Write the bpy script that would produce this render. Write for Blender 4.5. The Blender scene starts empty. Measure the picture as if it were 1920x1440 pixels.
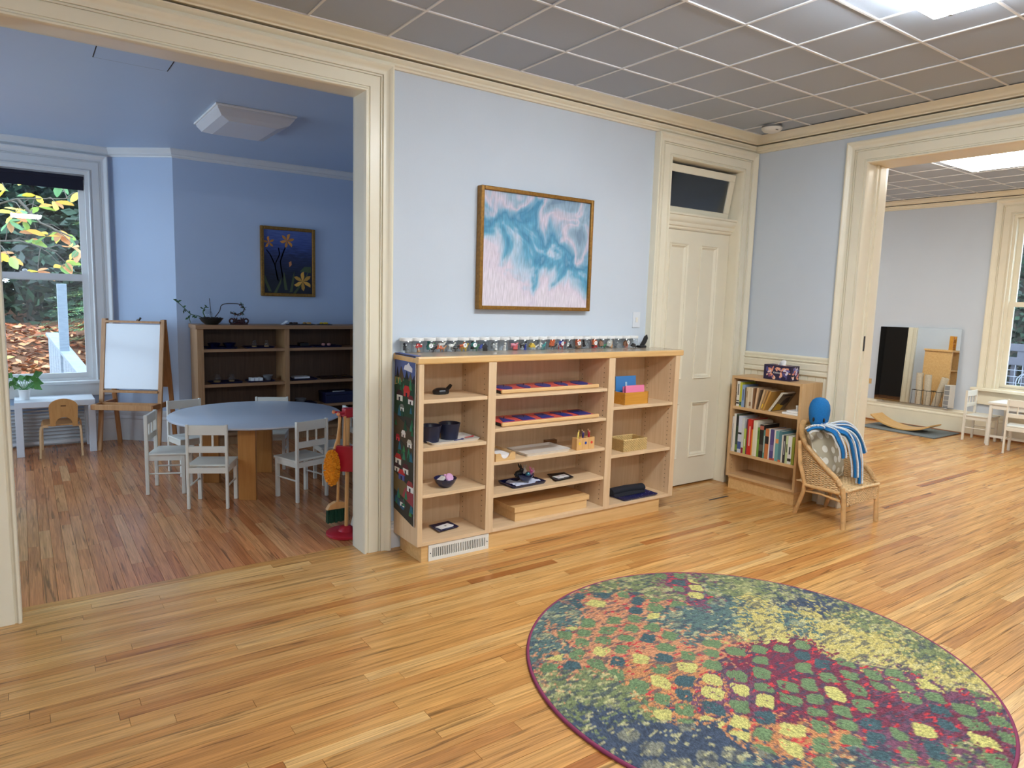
import bpy, math, random
import numpy as np
from mathutils import Vector, Matrix
random.seed(11)
sc = bpy.context.scene
col = sc.collection
PI = math.pi
def S(r, g, b):                      # sRGB 0-255 -> linear
    f = lambda c: c/12.92 if c <= .04045 else ((c+.055)/1.055)**2.4
    return (f(r/255), f(g/255), f(b/255))

# ------------------------------------------------------------------ camera
F_PX, YAW, PITCH, ROLL = 1295.114, math.radians(35.4255), math.radians(-7.0268), math.radians(1.693)
CAM = Vector((-1.7242, -3.6442, 1.5))
fwd = Vector((math.sin(YAW)*math.cos(PITCH), math.cos(YAW)*math.cos(PITCH), math.sin(PITCH)))
rgt0 = Vector((math.cos(YAW), -math.sin(YAW), 0)); up0 = rgt0.cross(fwd)
rgt = math.cos(ROLL)*rgt0 + math.sin(ROLL)*up0
up = -math.sin(ROLL)*rgt0 + math.cos(ROLL)*up0
cd = bpy.data.cameras.new('camera'); cam = bpy.data.objects.new('camera', cd); col.objects.link(cam)
cd.sensor_width = 36; cd.lens = 36*F_PX/1920; cd.clip_start = .02; cd.clip_end = 200
cam.matrix_world = Matrix(((rgt.x, up.x, -fwd.x, CAM.x), (rgt.y, up.y, -fwd.y, CAM.y), (rgt.z, up.z, -fwd.z, CAM.z), (0, 0, 0, 1)))
sc.camera = cam
def project(P):
    d = Vector(P)-CAM; z = d.dot(fwd)
    if z < .05: return None
    return 960+F_PX*d.dot(rgt)/z, 720-F_PX*d.dot(up)/z

# ------------------------------------------------------------------ light and exposure
wd = bpy.data.worlds.new('overcast_sky'); sc.world = wd; wd.use_nodes = True
bg = wd.node_tree.nodes['Background']
bg.inputs[0].default_value = (.64, .81, 1.0, 1); bg.inputs[1].default_value = 4.2
FIX_MAIN, FIX_RIGHT = 28.0, 10.0        # emission of the ceiling fixtures
WARM = (.915, .97, 1.0)
vs = sc.view_settings
vs.view_transform = 'Standard'; vs.look = 'None'; vs.gamma = 1; vs.use_curve_mapping = False
vs.exposure = .98

# ------------------------------------------------------------------ material helpers
MATS = {}
def new_mat(name):
    m = bpy.data.materials.new(name); m.use_nodes = True
    nt = m.node_tree
    return m, nt, nt.nodes, nt.links, nt.nodes['Principled BSDF']
def mat(name, c, rough=.5, var=0, scale=20, bump=0, bscale=80, metal=0, spec=.5, stretch=None, trans=0):
    if name in MATS: return MATS[name]
    m, nt, N, L, b = new_mat(name)
    b.inputs['Base Color'].default_value = (*c, 1); b.inputs['Roughness'].default_value = rough
    b.inputs['Metallic'].default_value = metal; b.inputs['Specular IOR Level'].default_value = spec
    if trans: b.inputs['Transmission Weight'].default_value = trans
    if var or bump:
        tc = N.new('ShaderNodeTexCoord'); mp = N.new('ShaderNodeMapping'); L.new(tc.outputs['Object'], mp.inputs[0])
        if stretch: mp.inputs['Scale'].default_value = stretch
    if var:
        n = N.new('ShaderNodeTexNoise'); n.inputs['Scale'].default_value = scale; n.inputs['Detail'].default_value = 5
        L.new(mp.outputs[0], n.inputs['Vector'])
        mx = N.new('ShaderNodeMix'); mx.data_type = 'RGBA'
        mx.inputs[6].default_value = (*[x*(1-var) for x in c], 1); mx.inputs[7].default_value = (*[min(1, x*(1+var)) for x in c], 1)
        mr = N.new('ShaderNodeMapRange'); mr.inputs[1].default_value = .3; mr.inputs[2].default_value = .7
        L.new(n.outputs[0], mr.inputs[0]); L.new(mr.outputs[0], mx.inputs[0]); L.new(mx.outputs[2], b.inputs['Base Color'])
    if bump:
        n2 = N.new('ShaderNodeTexNoise'); n2.inputs['Scale'].default_value = bscale; n2.inputs['Detail'].default_value = 3
        L.new(mp.outputs[0], n2.inputs['Vector'])
        bp = N.new('ShaderNodeBump'); bp.inputs['Strength'].default_value = bump; bp.inputs['Distance'].default_value = .002
        L.new(n2.outputs[0], bp.inputs['Height']); L.new(bp.outputs[0], b.inputs['Normal'])
    MATS[name] = m; return m
def vcol(name, rough=.6, bump=0, bscale=300, noise=0):      # colour from the mesh's own colour attribute
    if name in MATS: return MATS[name]
    m, nt, N, L, b = new_mat(name)
    a = N.new('ShaderNodeAttribute'); a.attribute_name = 'Col'
    out = a.outputs[0]
    if noise:
        tc = N.new('ShaderNodeTexCoord'); n = N.new('ShaderNodeTexNoise'); n.inputs['Scale'].default_value = bscale; n.inputs['Detail'].default_value = 2
        L.new(tc.outputs['Object'], n.inputs['Vector'])
        mr = N.new('ShaderNodeMapRange'); mr.inputs[1].default_value = .35; mr.inputs[2].default_value = .65; mr.inputs[3].default_value = 1-noise; mr.inputs[4].default_value = 1+noise
        L.new(n.outputs[0], mr.inputs[0])
        vm = N.new('ShaderNodeVectorMath'); vm.operation = 'SCALE'; L.new(out, vm.inputs[0]); L.new(mr.outputs[0], vm.inputs['Scale']); out = vm.outputs[0]
    L.new(out, b.inputs['Base Color']); b.inputs['Roughness'].default_value = rough
    if bump:
        tc = N.new('ShaderNodeTexCoord'); n = N.new('ShaderNodeTexNoise'); n.inputs['Scale'].default_value = bscale
        L.new(tc.outputs['Object'], n.inputs['Vector'])
        bp = N.new('ShaderNodeBump'); bp.inputs['Strength'].default_value = bump; bp.inputs['Distance'].default_value = .003
        L.new(n.outputs[0], bp.inputs['Height']); L.new(bp.outputs[0], b.inputs['Normal'])
    MATS[name] = m; return m
def objcol(name='object_colour', rough=.5):                 # colour from the object's own colour
    if name in MATS: return MATS[name]
    m, nt, N, L, b = new_mat(name)
    o = N.new('ShaderNodeObjectInfo'); L.new(o.outputs['Color'], b.inputs['Base Color']); b.inputs['Roughness'].default_value = rough
    MATS[name] = m; return m
def wood(name, c0, c1, axis='x', rough=.4, scale=1.0, spec=.4):
    if name in MATS: return MATS[name]
    m, nt, N, L, b = new_mat(name)
    tc = N.new('ShaderNodeTexCoord'); mp = N.new('ShaderNodeMapping'); L.new(tc.outputs['Object'], mp.inputs[0])
    st = {'x': (1.5, 22, 22), 'y': (22, 1.5, 22), 'z': (22, 22, 1.5)}[axis]
    mp.inputs['Scale'].default_value = tuple(v*scale for v in st)
    n = N.new('ShaderNodeTexNoise'); n.inputs['Scale'].default_value = 2.2; n.inputs['Detail'].default_value = 6; n.inputs['Distortion'].default_value = .6
    L.new(mp.outputs[0], n.inputs['Vector'])
    mr = N.new('ShaderNodeMapRange'); mr.inputs[1].default_value = .3; mr.inputs[2].default_value = .72; L.new(n.outputs[0], mr.inputs[0])
    mx = N.new('ShaderNodeMix'); mx.data_type = 'RGBA'; mx.inputs[6].default_value = (*c0, 1); mx.inputs[7].default_value = (*c1, 1)
    L.new(mr.outputs[0], mx.inputs[0]); L.new(mx.outputs[2], b.inputs['Base Color'])
    b.inputs['Roughness'].default_value = rough; b.inputs['Specular IOR Level'].default_value = spec
    MATS[name] = m; return m
def glass(name, tint=(1, 1, 1), rough=.0, refl=1.0, opac=0.0):  # thin clear sheet: transparency plus Fresnel reflection
    if name in MATS: return MATS[name]
    m, nt, N, L, b = new_mat(name); N.remove(b)
    t = N.new('ShaderNodeBsdfTransparent'); t.inputs[0].default_value = (*tint, 1)
    g = N.new('ShaderNodeBsdfGlossy'); g.inputs['Roughness'].default_value = rough
    lw = N.new('ShaderNodeLayerWeight'); lw.inputs[0].default_value = .5
    fr = N.new('ShaderNodeMath'); fr.operation = 'POWER'; fr.inputs[1].default_value = 4.0; L.new(lw.outputs['Facing'], fr.inputs[0])
    opac += .04
    mm = N.new('ShaderNodeMath'); mm.operation = 'MULTIPLY_ADD'; mm.inputs[1].default_value = refl; mm.inputs[2].default_value = opac; mm.use_clamp = True
    L.new(fr.outputs[0], mm.inputs[0])
    mx = N.new('ShaderNodeMixShader'); L.new(mm.outputs[0], mx.inputs[0]); L.new(t.outputs[0], mx.inputs[1]); L.new(g.outputs[0], mx.inputs[2])
    L.new(mx.outputs[0], N['Material Output'].inputs[0]); MATS[name] = m; return m
def emit(name, c, s):
    if name in MATS: return MATS[name]
    m, nt, N, L, b = new_mat(name)
    b.inputs['Base Color'].default_value = (.9, .9, .88, 1); b.inputs['Emission Color'].default_value = (*c, 1); b.inputs['Emission Strength'].default_value = s
    MATS[name] = m; return m

# ------------------------------------------------------------------ mesh helpers
WM = {}
class MB:
    def __init__(s, T=None): s.v = []; s.f = []; s.c = []; s.cur = None; s.T = T
    def col(s, c): s.cur = c; return s
    def at(s, T): s.T = T; return s
    def add(s, vs, fs):
        o = len(s.v)
        s.v += [tuple(s.T @ Vector(v)) for v in vs] if s.T is not None else [tuple(v) for v in vs]
        s.f += [tuple(i+o for i in f) for f in fs]; s.c += [s.cur]*len(fs); return s
    BF = ((0, 3, 2, 1), (4, 5, 6, 7), (0, 1, 5, 4), (1, 2, 6, 5), (2, 3, 7, 6), (3, 0, 4, 7))
    def box(s, x0, x1, y0, y1, z0, z1):
        return s.add([(x0, y0, z0), (x1, y0, z0), (x1, y1, z0), (x0, y1, z0), (x0, y0, z1), (x1, y0, z1), (x1, y1, z1), (x0, y1, z1)], MB.BF)
    def hexa(s, b, t):                       # 4 bottom + 4 top corners
        return s.add(list(b)+list(t), MB.BF)
    def tube(s, pts, r, n=8, caps=True, closed=False, flat=1.0):
        P = [Vector(p) for p in pts]; m = len(P); R = r if isinstance(r, (list, tuple)) else [r]*m
        vs = []; prev = None
        for i in range(m):
            a = P[i-1] if (i or closed) else P[i]; b = P[(i+1) % m] if (i < m-1 or closed) else P[i]
            d = (b-a).normalized() if (b-a).length > 1e-9 else Vector((0, 0, 1))
            if prev is None:
                h = Vector((0, 0, 1)) if abs(d.z) < .9 else Vector((1, 0, 0)); u = d.cross(h).normalized()
            else:
                u = (prev - d*prev.dot(d)); u = u.normalized() if u.length > 1e-6 else d.orthogonal().normalized()
            prev = u; w = d.cross(u)
            for k in range(n):
                t = 2*PI*k/n; vs.append(P[i]+R[i]*(math.cos(t)*u+flat*math.sin(t)*w))
        fs = []; seg = m if closed else m-1
        for i in range(seg):
            for k in range(n):
                a = i*n+k; b = i*n+(k+1) % n; j = (i+1) % m; fs.append((a, b, j*n+(k+1) % n, j*n+k))
        if caps and not closed:
            fs.append(tuple(range(n-1, -1, -1))); fs.append(tuple(range((m-1)*n, m*n)))
        return s.add(vs, fs)
    def lathe(s, prof, n=24, c=(0, 0, 0), sx=1, sy=1):
        vs = []; fs = []
        for r, z in prof:
            for k in range(n): vs.append((c[0]+sx*r*math.cos(2*PI*k/n), c[1]+sy*r*math.sin(2*PI*k/n), c[2]+z))
        for i in range(len(prof)-1):
            for k in range(n): fs.append((i*n+k, i*n+(k+1) % n, (i+1)*n+(k+1) % n, (i+1)*n+k))
        if prof[0][0] > 1e-5: fs.append(tuple(range(n-1, -1, -1)))
        if prof[-1][0] > 1e-5: fs.append(tuple(range((len(prof)-1)*n, len(prof)*n)))
        return s.add(vs, fs)
    def ball(s, c, rx, ry=None, rz=None, n=12, m=8):
        ry = ry or rx; rz = rz or rx
        prof = [(math.sin(PI*i/m), -math.cos(PI*i/m)) for i in range(m+1)]
        vs = [(c[0], c[1], c[2]-rz)]; fs = []
        for r, z in prof[1:-1]:
            for k in range(n): vs.append((c[0]+rx*r*math.cos(2*PI*k/n), c[1]+ry*r*math.sin(2*PI*k/n), c[2]+rz*z))
        vs.append((c[0], c[1], c[2]+rz)); q = m-1
        for k in range(n):
            fs.append((0, 1+(k+1) % n, 1+k))
            for i in range(q-1): fs.append((1+i*n+k, 1+i*n+(k+1) % n, 1+(i+1)*n+(k+1) % n, 1+(i+1)*n+k))
            fs.append((1+(q-1)*n+k, 1+(q-1)*n+(k+1) % n, len(vs)-1))
        return s.add(vs, fs)
    def prism(s, poly, h0, h1, fn=lambda a, b, h: (a, b, h)):     # polygon (a, b) pushed from h0 to h1
        n = len(poly); vs = [fn(a, b, h0) for a, b in poly]+[fn(a, b, h1) for a, b in poly]
        fs = [tuple(range(n-1, -1, -1)), tuple(range(n, 2*n))]+[(k, (k+1) % n, n+(k+1) % n, n+k) for k in range(n)]
        return s.add(vs, fs)
    def surf(s, fn, nu, nv, cu=False, cv=False):
        U = nu if cu else nu+1; V = nv if cv else nv+1
        vs = [fn(i/nu, j/nv) for i in range(U) for j in range(V)]
        fs = [(i*V+j, ((i+1) % U)*V+j, ((i+1) % U)*V+(j+1) % V, i*V+(j+1) % V) for i in range(nu) for j in range(nv)]
        return s.add(vs, fs)
    def build(s, name, m, parent=None, smooth=None, bevel=0, local=False, kind=None, label=None, color=None):
        vs = s.v
        if parent is not None and not local:
            inv = WM[parent].inverted(); vs = [tuple(inv @ Vector(v)) for v in vs]
        me = bpy.data.meshes.new(name); me.from_pydata(vs, [], s.f)
        if any(c is not None for c in s.c):
            ca = me.color_attributes.new('Col', 'FLOAT_COLOR', 'CORNER')
            arr = []
            for p, c in zip(me.polygons, s.c):
                c = c or (.5, .5, .5)
                for _ in range(p.loop_total): arr += [c[0], c[1], c[2], 1]
            ca.data.foreach_set('color', arr)
        me.materials.append(m)
        if smooth is not None:
            me.polygons.foreach_set('use_smooth', [True]*len(me.polygons)); me.set_sharp_from_angle(angle=math.radians(smooth))
        me.update()
        o = bpy.data.objects.new(name, me); col.objects.link(o)
        if parent is not None: o.parent = parent; WM[o] = WM[parent]
        else: WM[o] = Matrix.Identity(4)
        if bevel:
            b = o.modifiers.new('bevel', 'BEVEL'); b.width = bevel; b.segments = 2; b.limit_method = 'ANGLE'; b.angle_limit = math.radians(50)
        if kind: o['kind'] = kind
        if label: o['label'] = label
        if color: o.color = (*color, 1)
        return o
def tag(o, label, cat, group=None, kind=None):
    o['label'] = label; o['category'] = cat
    if group: o['group'] = group
    if kind: o['kind'] = kind
    return o
def thing(name, label, cat, loc=(0, 0, 0), rz=0, group=None, kind=None):
    o = bpy.data.objects.new(name, None); o.empty_display_size = .05; col.objects.link(o)
    o.location = loc; o.rotation_euler = (0, 0, rz)
    WM[o] = Matrix.Translation(Vector(loc)) @ Matrix.Rotation(rz, 4, 'Z')
    return tag(o, label, cat, group, kind)
def dup(o, loc=None, rz=None, parent=None, label=None):
    c = o.copy(); col.objects.link(c)
    if parent is not None: c.parent = parent
    if loc is not None: c.location = loc
    if rz is not None: c.rotation_euler = (0, 0, rz)
    if label: c['label'] = label
    for ch in list(o.children): dup(ch, parent=c)
    return c
def text_part(txt, size, T, m, parent, name='lettering', depth=.0004):
    cu = bpy.data.curves.new(name, 'FONT'); cu.body = txt; cu.size = size; cu.align_x = 'CENTER'; cu.align_y = 'CENTER'; cu.extrude = depth
    tmp = bpy.data.objects.new(name+'_tmp', cu); col.objects.link(tmp)
    dg = bpy.context.evaluated_depsgraph_get(); me = bpy.data.meshes.new_from_object(tmp.evaluated_get(dg))
    bpy.data.objects.remove(tmp); bpy.data.curves.remove(cu)
    M4 = WM[parent].inverted() @ T; me.transform(M4)
    me.materials.clear(); me.materials.append(m); me.name = name
    o = bpy.data.objects.new(name, me); col.objects.link(o); o.parent = parent; WM[o] = WM[parent]; return o
ORD = ['first', 'second', 'third', 'fourth', 'fifth', 'sixth', 'seventh', 'eighth', 'ninth', 'tenth', 'eleventh', 'twelfth', 'thirteenth', 'fourteenth', 'fifteenth', 'sixteenth', 'seventeenth', 'eighteenth', 'nineteenth', 'twentieth', 'twenty-first', 'twenty-second', 'twenty-third', 'twenty-fourth', 'twenty-fifth', 'twenty-sixth', 'twenty-seventh', 'twenty-eighth', 'twenty-ninth', 'thirtieth']

# ------------------------------------------------------------------ shared materials
M_WALL = mat('pale_blue_wall_paint', S(200, 210, 222), .75, var=.015, scale=3, bump=.12, bscale=160)
M_WALLB = mat('pale_blue_wall_paint_bay_room', S(188, 204, 228), .75, var=.015, scale=3, bump=.12, bscale=160)
M_TRIM = mat('cream_gloss_trim', S(233, 226, 204), .32, var=.02, scale=6)
M_TRIMW = mat('white_gloss_trim', S(222, 222, 222), .32, var=.02, scale=6)
M_DARKGAP = mat('gap_shade_and_backing_brown', S(48, 36, 28), .9)  # brown standing in for cornice-gap shade; also hatch joint and picture backing
M_TILE = mat('ceiling_tile_board', S(174, 185, 200), .9, var=.04, scale=400, bump=.25, bscale=350)
M_BAR = mat('white_ceiling_grid_metal', S(226, 227, 228), .35)
M_CEILB = mat('pale_blue_ceiling_paint', S(180, 200, 226), .42, var=.01, scale=3)
M_MAPLE = wood('maple_veneer', S(214, 182, 142), S(226, 197, 160), 'z', .38)
M_MAPLEX = wood('maple_veneer_level', S(216, 185, 145), S(229, 200, 163), 'x', .36)
M_EDGE = wood('oiled_birch_edge', S(212, 168, 108), S(228, 188, 130), 'x', .35)
M_TOPLAM = wood('grey_beige_laminate', S(176, 160, 142), S(190, 175, 156), 'x', .18, spec=.6)
M_BLACK = mat('black_plastic', S(22, 22, 24), .4)
M_WHITE = mat('white_paint_satin', S(226, 224, 216), .4)
M_NAVY = mat('glossy_navy_glaze', S(22, 28, 70), .15, spec=.7)

# ================================================================== STRUCTURE
# ---- oak strip floor
def oak(name, axis, pal):
    m, nt, N, L, b = new_mat(name)
    g = N.new('ShaderNodeNewGeometry'); a = N.new('ShaderNodeAttribute'); a.attribute_name = 'tone'
    mul = N.new('ShaderNodeMath'); mul.operation = 'MULTIPLY'; mul.inputs[1].default_value = 37.0; L.new(a.outputs['Fac'], mul.inputs[0])
    cmb = N.new('ShaderNodeCombineXYZ'); L.new(mul.outputs[0], cmb.inputs[0]); L.new(mul.outputs[0], cmb.inputs[1]); L.new(mul.outputs[0], cmb.inputs[2])
    ad = N.new('ShaderNodeVectorMath'); ad.operation = 'ADD'; L.new(g.outputs['Position'], ad.inputs[0]); L.new(cmb.outputs[0], ad.inputs[1])
    def noise(sc_, det, dist=0):
        mp = N.new('ShaderNodeMapping'); mp.inputs['Scale'].default_value = sc_; L.new(ad.outputs[0], mp.inputs[0])
        n = N.new('ShaderNodeTexNoise'); n.inputs['Scale'].default_value = 1; n.inputs['Detail'].default_value = det; n.inputs['Distortion'].default_value = dist
        L.new(mp.outputs[0], n.inputs['Vector']); return n.outputs[0]
    along, fine = ((1.3, 30, 1), (5, 210, 1)) if axis == 'x' else ((30, 1.3, 1), (210, 5, 1))
    ramp = N.new('ShaderNodeValToRGB'); cr = ramp.color_ramp
    cr.elements[0].position = 0; cr.elements[0].color = (*pal[0], 1)
    cr.elements[1].position = 1; cr.elements[1].color = (*pal[5], 1)
    for pos, c in ((.12, pal[1]), (.35, pal[2]), (.65, pal[3]), (.85, pal[4])):
        e = cr.elements.new(pos); e.color = (*c, 1)
    L.new(a.outputs['Fac'], ramp.inputs[0])
    def dark(colsock, fac, lo, hi, k0, k1):
        mr = N.new('ShaderNodeMapRange'); mr.inputs[1].default_value = lo; mr.inputs[2].default_value = hi; mr.inputs[3].default_value = k0; mr.inputs[4].default_value = k1
        L.new(fac, mr.inputs[0])
        v = N.new('ShaderNodeVectorMath'); v.operation = 'SCALE'; L.new(colsock, v.inputs[0]); L.new(mr.outputs[0], v.inputs['Scale']); return v.outputs[0]
    c1 = dark(ramp.outputs[0], noise(along, 5, 1.6), .32, .66, .74, 1.08)
    c2 = dark(c1, noise(fine, 3), .35, .6, .78, 1.04)
    strk = (2.2, 55, 1) if axis == 'x' else (55, 2.2, 1)
    c3 = dark(c2, noise(strk, 3, .8), .32, .41, .50, 1.0)
    L.new(c3, b.inputs['Base Color'])
    b.inputs['Roughness'].default_value = .22
    b.inputs['Specular IOR Level'].default_value = .5
    MATS[name] = m; return m
M_OAKX = oak('oak_strip_lengthwise', 'x', (S(146, 84, 38), S(180, 114, 58), S(204, 144, 80), S(213, 157, 90), S(220, 168, 102), S(230, 184, 120)))
M_OAKY = oak('red_oak_strip_crosswise', 'y', (S(140, 74, 40), S(172, 102, 60), S(192, 122, 76), S(202, 134, 86), S(208, 146, 96), S(218, 162, 112)))
floor = MB().box(-5.2, 8.0, -6.0, 4.3, -.06, -.006).build('floor', mat('floor_subfloor', S(70, 44, 24), .8))
tag(floor, 'honey coloured oak strip floor running through all three rooms', 'floor', kind='structure')
RUG_C, RUG_R = (.7235, -1.985), .931
planks = []          # (x0, x1, y0, y1, axis, tone)
rnd = random.Random(3)
PW = .0575
def tone(): return min(1, max(0, rnd.betavariate(3.0, 1.8)))
y = .165
for i in range(2):                                   # border boards along the threshold
    x = -1.95
    planks.append((-5, -1.9, y-PW, y, 'x', tone()))
    while x < 3.2:
        l = rnd.uniform(.8, 1.9); planks.append((x, min(x+l, 3.2), y-PW, y, 'x', tone())); x += l
    y -= PW
while y > -5.7:
    x = -5.1-rnd.uniform(0, .9)
    while x < 7.78:
        l = rnd.uniform(.4, 2.0); x1 = min(x+l, 7.78)
        if not (x1 > 3.4 and False): planks.append((x, x1, y-PW, y, 'x', tone()))
        x += l
    y -= PW
y = .05
while y < 4.05:                                      # rest of the right-hand room
    x = 3.28
    while x < 7.78:
        l = rnd.uniform(.4, 1.5); planks.append((x, min(x+l, 7.78), y, y+PW, 'x', tone())); x += l
    y += PW
x = -4.0
while x < 3.2:                                       # bay room, boards at right angles
    y = .165; first = True
    while y < 4.12:
        l = rnd.uniform(.3, 1.3); l = l*.7 if first else l; first = False
        planks.append((x, x+PW, y, min(y+l, 4.12), 'y', tone())); y += l
    x += PW
def score(p):
    x0, x1, y0, y1, ax, t = p
    cx_, cy_ = (x0+x1)/2, (y0+y1)/2
    if math.hypot(cx_-RUG_C[0], cy_-RUG_C[1]) < RUG_R-.1: return 0
    q = [project((x, y, 0)) for x, y in ((x0, y0), (x1, y0), (x1, y1), (x0, y1))]
    if any(k is None for k in q): return 0
    q = [(min(1920, max(0, a)), min(1440, max(0, b))) for a, b in q]
    A = abs(sum(q[i][0]*q[(i+1) % 4][1]-q[(i+1) % 4][0]*q[i][1] for i in range(4)))/2
    if .13 < cy_ and cx_ > -.12: A *= .02             # behind the wall
    if cx_ < -1.8 and cy_ > 0: A *= .02
    return A
planks.sort(key=score, reverse=True)
def plank_mesh(ps, name, ax):
    vs = []; fs = []; tn = []; g = .0007
    for x0, x1, y0, y1, _, t in ps:
        o = len(vs); z = rnd.uniform(-.0004, 0)
        vs += [(x0+g, y0+g, -.006), (x1-g, y0+g, -.006), (x1-g, y1-g, -.006), (x0+g, y1-g, -.006), (x0+g, y0+g, z), (x1-g, y0+g, z), (x1-g, y1-g, z), (x0+g, y1-g, z)]
        fs += [tuple(k+o for k in f) for f in MB.BF]; tn += [t]*8
    me = bpy.data.meshes.new(name); me.from_pydata(vs, [], fs)
    at = me.attributes.new('tone', 'FLOAT', 'POINT'); at.data.foreach_set('value', tn)
    me.materials.append(M_OAKX if ax == 'x' else M_OAKY); me.update(); return me
for p in planks[:290]:
    o = bpy.data.objects.new('plank', plank_mesh([p], 'plank', p[4])); col.objects.link(o); o.parent = floor
for ax in 'xy':
    o = bpy.data.objects.new('plank_remainder', plank_mesh([p for p in planks[290:] if p[4] == ax], 'plank_remainder', ax))
    col.objects.link(o); o.parent = floor; o['kind'] = 'stuff'

# ---- walls
WY, ZB = .02, 2.95                                   # face of the painted wall
DX0, DX1, DZ = 2.2547, 3.0974, 2.5707                # door opening
OX0, OX1, OZ = -1.7847, -.1605, 2.584                # wide opening into the bay room
XR = 3.2711                                          # face of the right-hand wall
RY1, RY0, RZ = -.9519, -2.95, 2.531                  # opening into the right-hand room
L_ = .014
wb = MB()
wb.box(-4.6, OX0-L_, WY, .128, 0, ZB).box(OX0-L_, OX1+L_, WY, .128, OZ+L_, ZB).box(OX1+L_, DX0-L_, WY, .128, 0, ZB)
wb.box(DX0-L_, DX1+L_, WY, .128, DZ+L_, ZB).box(DX1+L_, 3.29, WY, .128, 0, ZB)
tag(wb.build('wall_back', M_WALL), 'pale blue painted wall carrying the framed picture and the door', 'wall', kind='structure')
wr = MB()
wr.box(XR, 3.498, RY1+L_, 2.70-.0, 0, 3.0).box(XR, 3.498, RY0-L_, RY1+L_, RZ+L_, 3.0).box(XR, 3.498, -5.75, RY0-L_, 0, 3.0)
wr.box(XR, 3.498, 3.5, 4.1, 0, 3.0).box(XR, 3.498, 2.70, 3.5, 2.1, 3.0)
tag(wr.build('wall_right', M_WALL), 'pale blue wall with the wide opening beside the small bookcase', 'wall', kind='structure')
tag(MB().box(-4.7, -4.6, -5.7, .128, 0, ZB).build('wall_left', M_WALL), 'pale blue side wall behind the viewer to the left', 'wall', kind='structure')
tag(MB().box(-4.7, 3.29, -5.8, -5.7, 0, ZB).build('wall_front', M_WALL), 'pale blue wall behind the viewer', 'wall', kind='structure')
# bay room shell
BX0, BX1, BY = -2.9, -.975, 4.11                     # central bay wall
CW = .18
WIN = dict(x0=-2.46, x1=-1.155, z0=.605, z1=2.56)
bw = MB()
bw.box(-4.1, -3.36, 3.69, 3.81, 0, 2.9)
bw.box(BX0-.05, WIN['x0'], BY, BY+.12, 0, 2.9).box(WIN['x1'], BX1+.03, BY, BY+.12, 0, 2.9).box(WIN['x0'], WIN['x1'], BY, BY+.12, 0, WIN['z0']).box(WIN['x0'], WIN['x1'], BY, BY+.12, WIN['z1'], 2.9)
tag(bw.build('wall_bay_window', M_WALLB), 'blue wall around the bay window in the far room', 'wall', kind='structure')
tag(MB().hexa([(BX1, BY, 0), (-.50, 3.69, 0), (-.42, 3.80, 0), (-.92, 4.24, 0)], [(BX1, BY, 2.9), (-.50, 3.69, 2.9), (-.42, 3.80, 2.9), (-.92, 4.24, 2.9)]).build('wall_bay_slant', M_WALLB), 'bright blue slanting bay wall behind the whiteboard easel', 'wall', kind='structure')
tag(MB().box(-.50, 2.3, 3.69, 3.81, 0, 2.9).build('wall_bay_back', M_WALLB), 'shaded blue wall with the lily picture over the low shelves', 'wall', kind='structure')
tag(MB().box(2.2, 2.3, .128, 3.70, 0, 2.9).build('wall_bay_right', M_WALLB), 'blue side wall of the far room hidden behind the opening', 'wall', kind='structure')
lb = MB(); lb.box(-4.2, -4.1, .128, 1.2, 0, 2.9).box(-4.2, -4.1, 2.9, 3.81, 0, 2.9).box(-4.2, -4.1, 1.2, 2.9, 0, .6).box(-4.2, -4.1, 1.2, 2.9, 2.56, 2.9)
tag(lb.build('wall_bay_left', M_WALLB), 'blue side wall with a tall window, left of the opening', 'wall', kind='structure')
# slanting left bay wall (open to its own window)
sl = MB()
def slab(mb, t0, t1, z0, z1):
    a = Vector((-3.36, 3.69)); b = Vector((BX0, BY)); d = b-a; n = Vector((-.66, .75))*.12
    p, q = a+d*t0, a+d*t1
    mb.hexa([(p.x, p.y, z0), (q.x, q.y, z0), (q.x+n.x, q.y+n.y, z0), (p.x+n.x, p.y+n.y, z0)], [(p.x, p.y, z1), (q.x, q.y, z1), (q.x+n.x, q.y+n.y, z1), (p.x+n.x, p.y+n.y, z1)])
slab(sl, 0, .12, 0, 2.9); slab(sl, .88, 1, 0, 2.9); slab(sl, .12, .88, 0, .6); slab(sl, .12, .88, 2.56, 2.9)
tag(sl.build('wall_bay_slant_left', M_WALLB), 'left slanting bay wall with its own narrow window', 'wall', kind='structure')
tag(MB().box(-4.2, 2.3, .128, 4.3, 2.80, 2.9).build('ceiling_bay', M_CEILB), 'smooth pale blue ceiling of the far bay room', 'ceiling', kind='structure')
# right-hand room shell
XM = 7.755
tag(MB().box(XM, XM+.12, -.30, 4.1, 0, 3.0).box(XM, XM+.12, -1.75, -.30, 0, .62).box(XM, XM+.12, -1.75, -.30, 2.63, 3.0).box(XM, XM+.12, -5.75, -1.75, 0, 3.0).build('wall_far_right', M_WALL), 'pale grey-blue wall of the right-hand room with low mirror and window', 'wall', kind='structure')
tag(MB().box(3.498, XM, 4.0, 4.1, 0, 3.0).build('wall_far_back', M_WALL), 'back wall of the right-hand room out of direct view', 'wall', kind='structure')
tag(MB().box(3.27, XM+.1, -5.75, -5.65, 0, 3.0).build('wall_far_front', M_WALL), 'front wall of the right-hand room out of view', 'wall', kind='structure')
tag(MB().box(2.2, 3.3, 3.7, 4.0, 0, 2.95).box(2.301, 2.32, .135, 3.7, 0, 2.75).build('wall_closet', mat('closet_painted_shade', S(60, 56, 54), .8)), 'back wall of the unlit passage seen in the mirror, coloured dark for its shade', 'wall', kind='structure')  # dark colour paints the passage's lack of light

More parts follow.
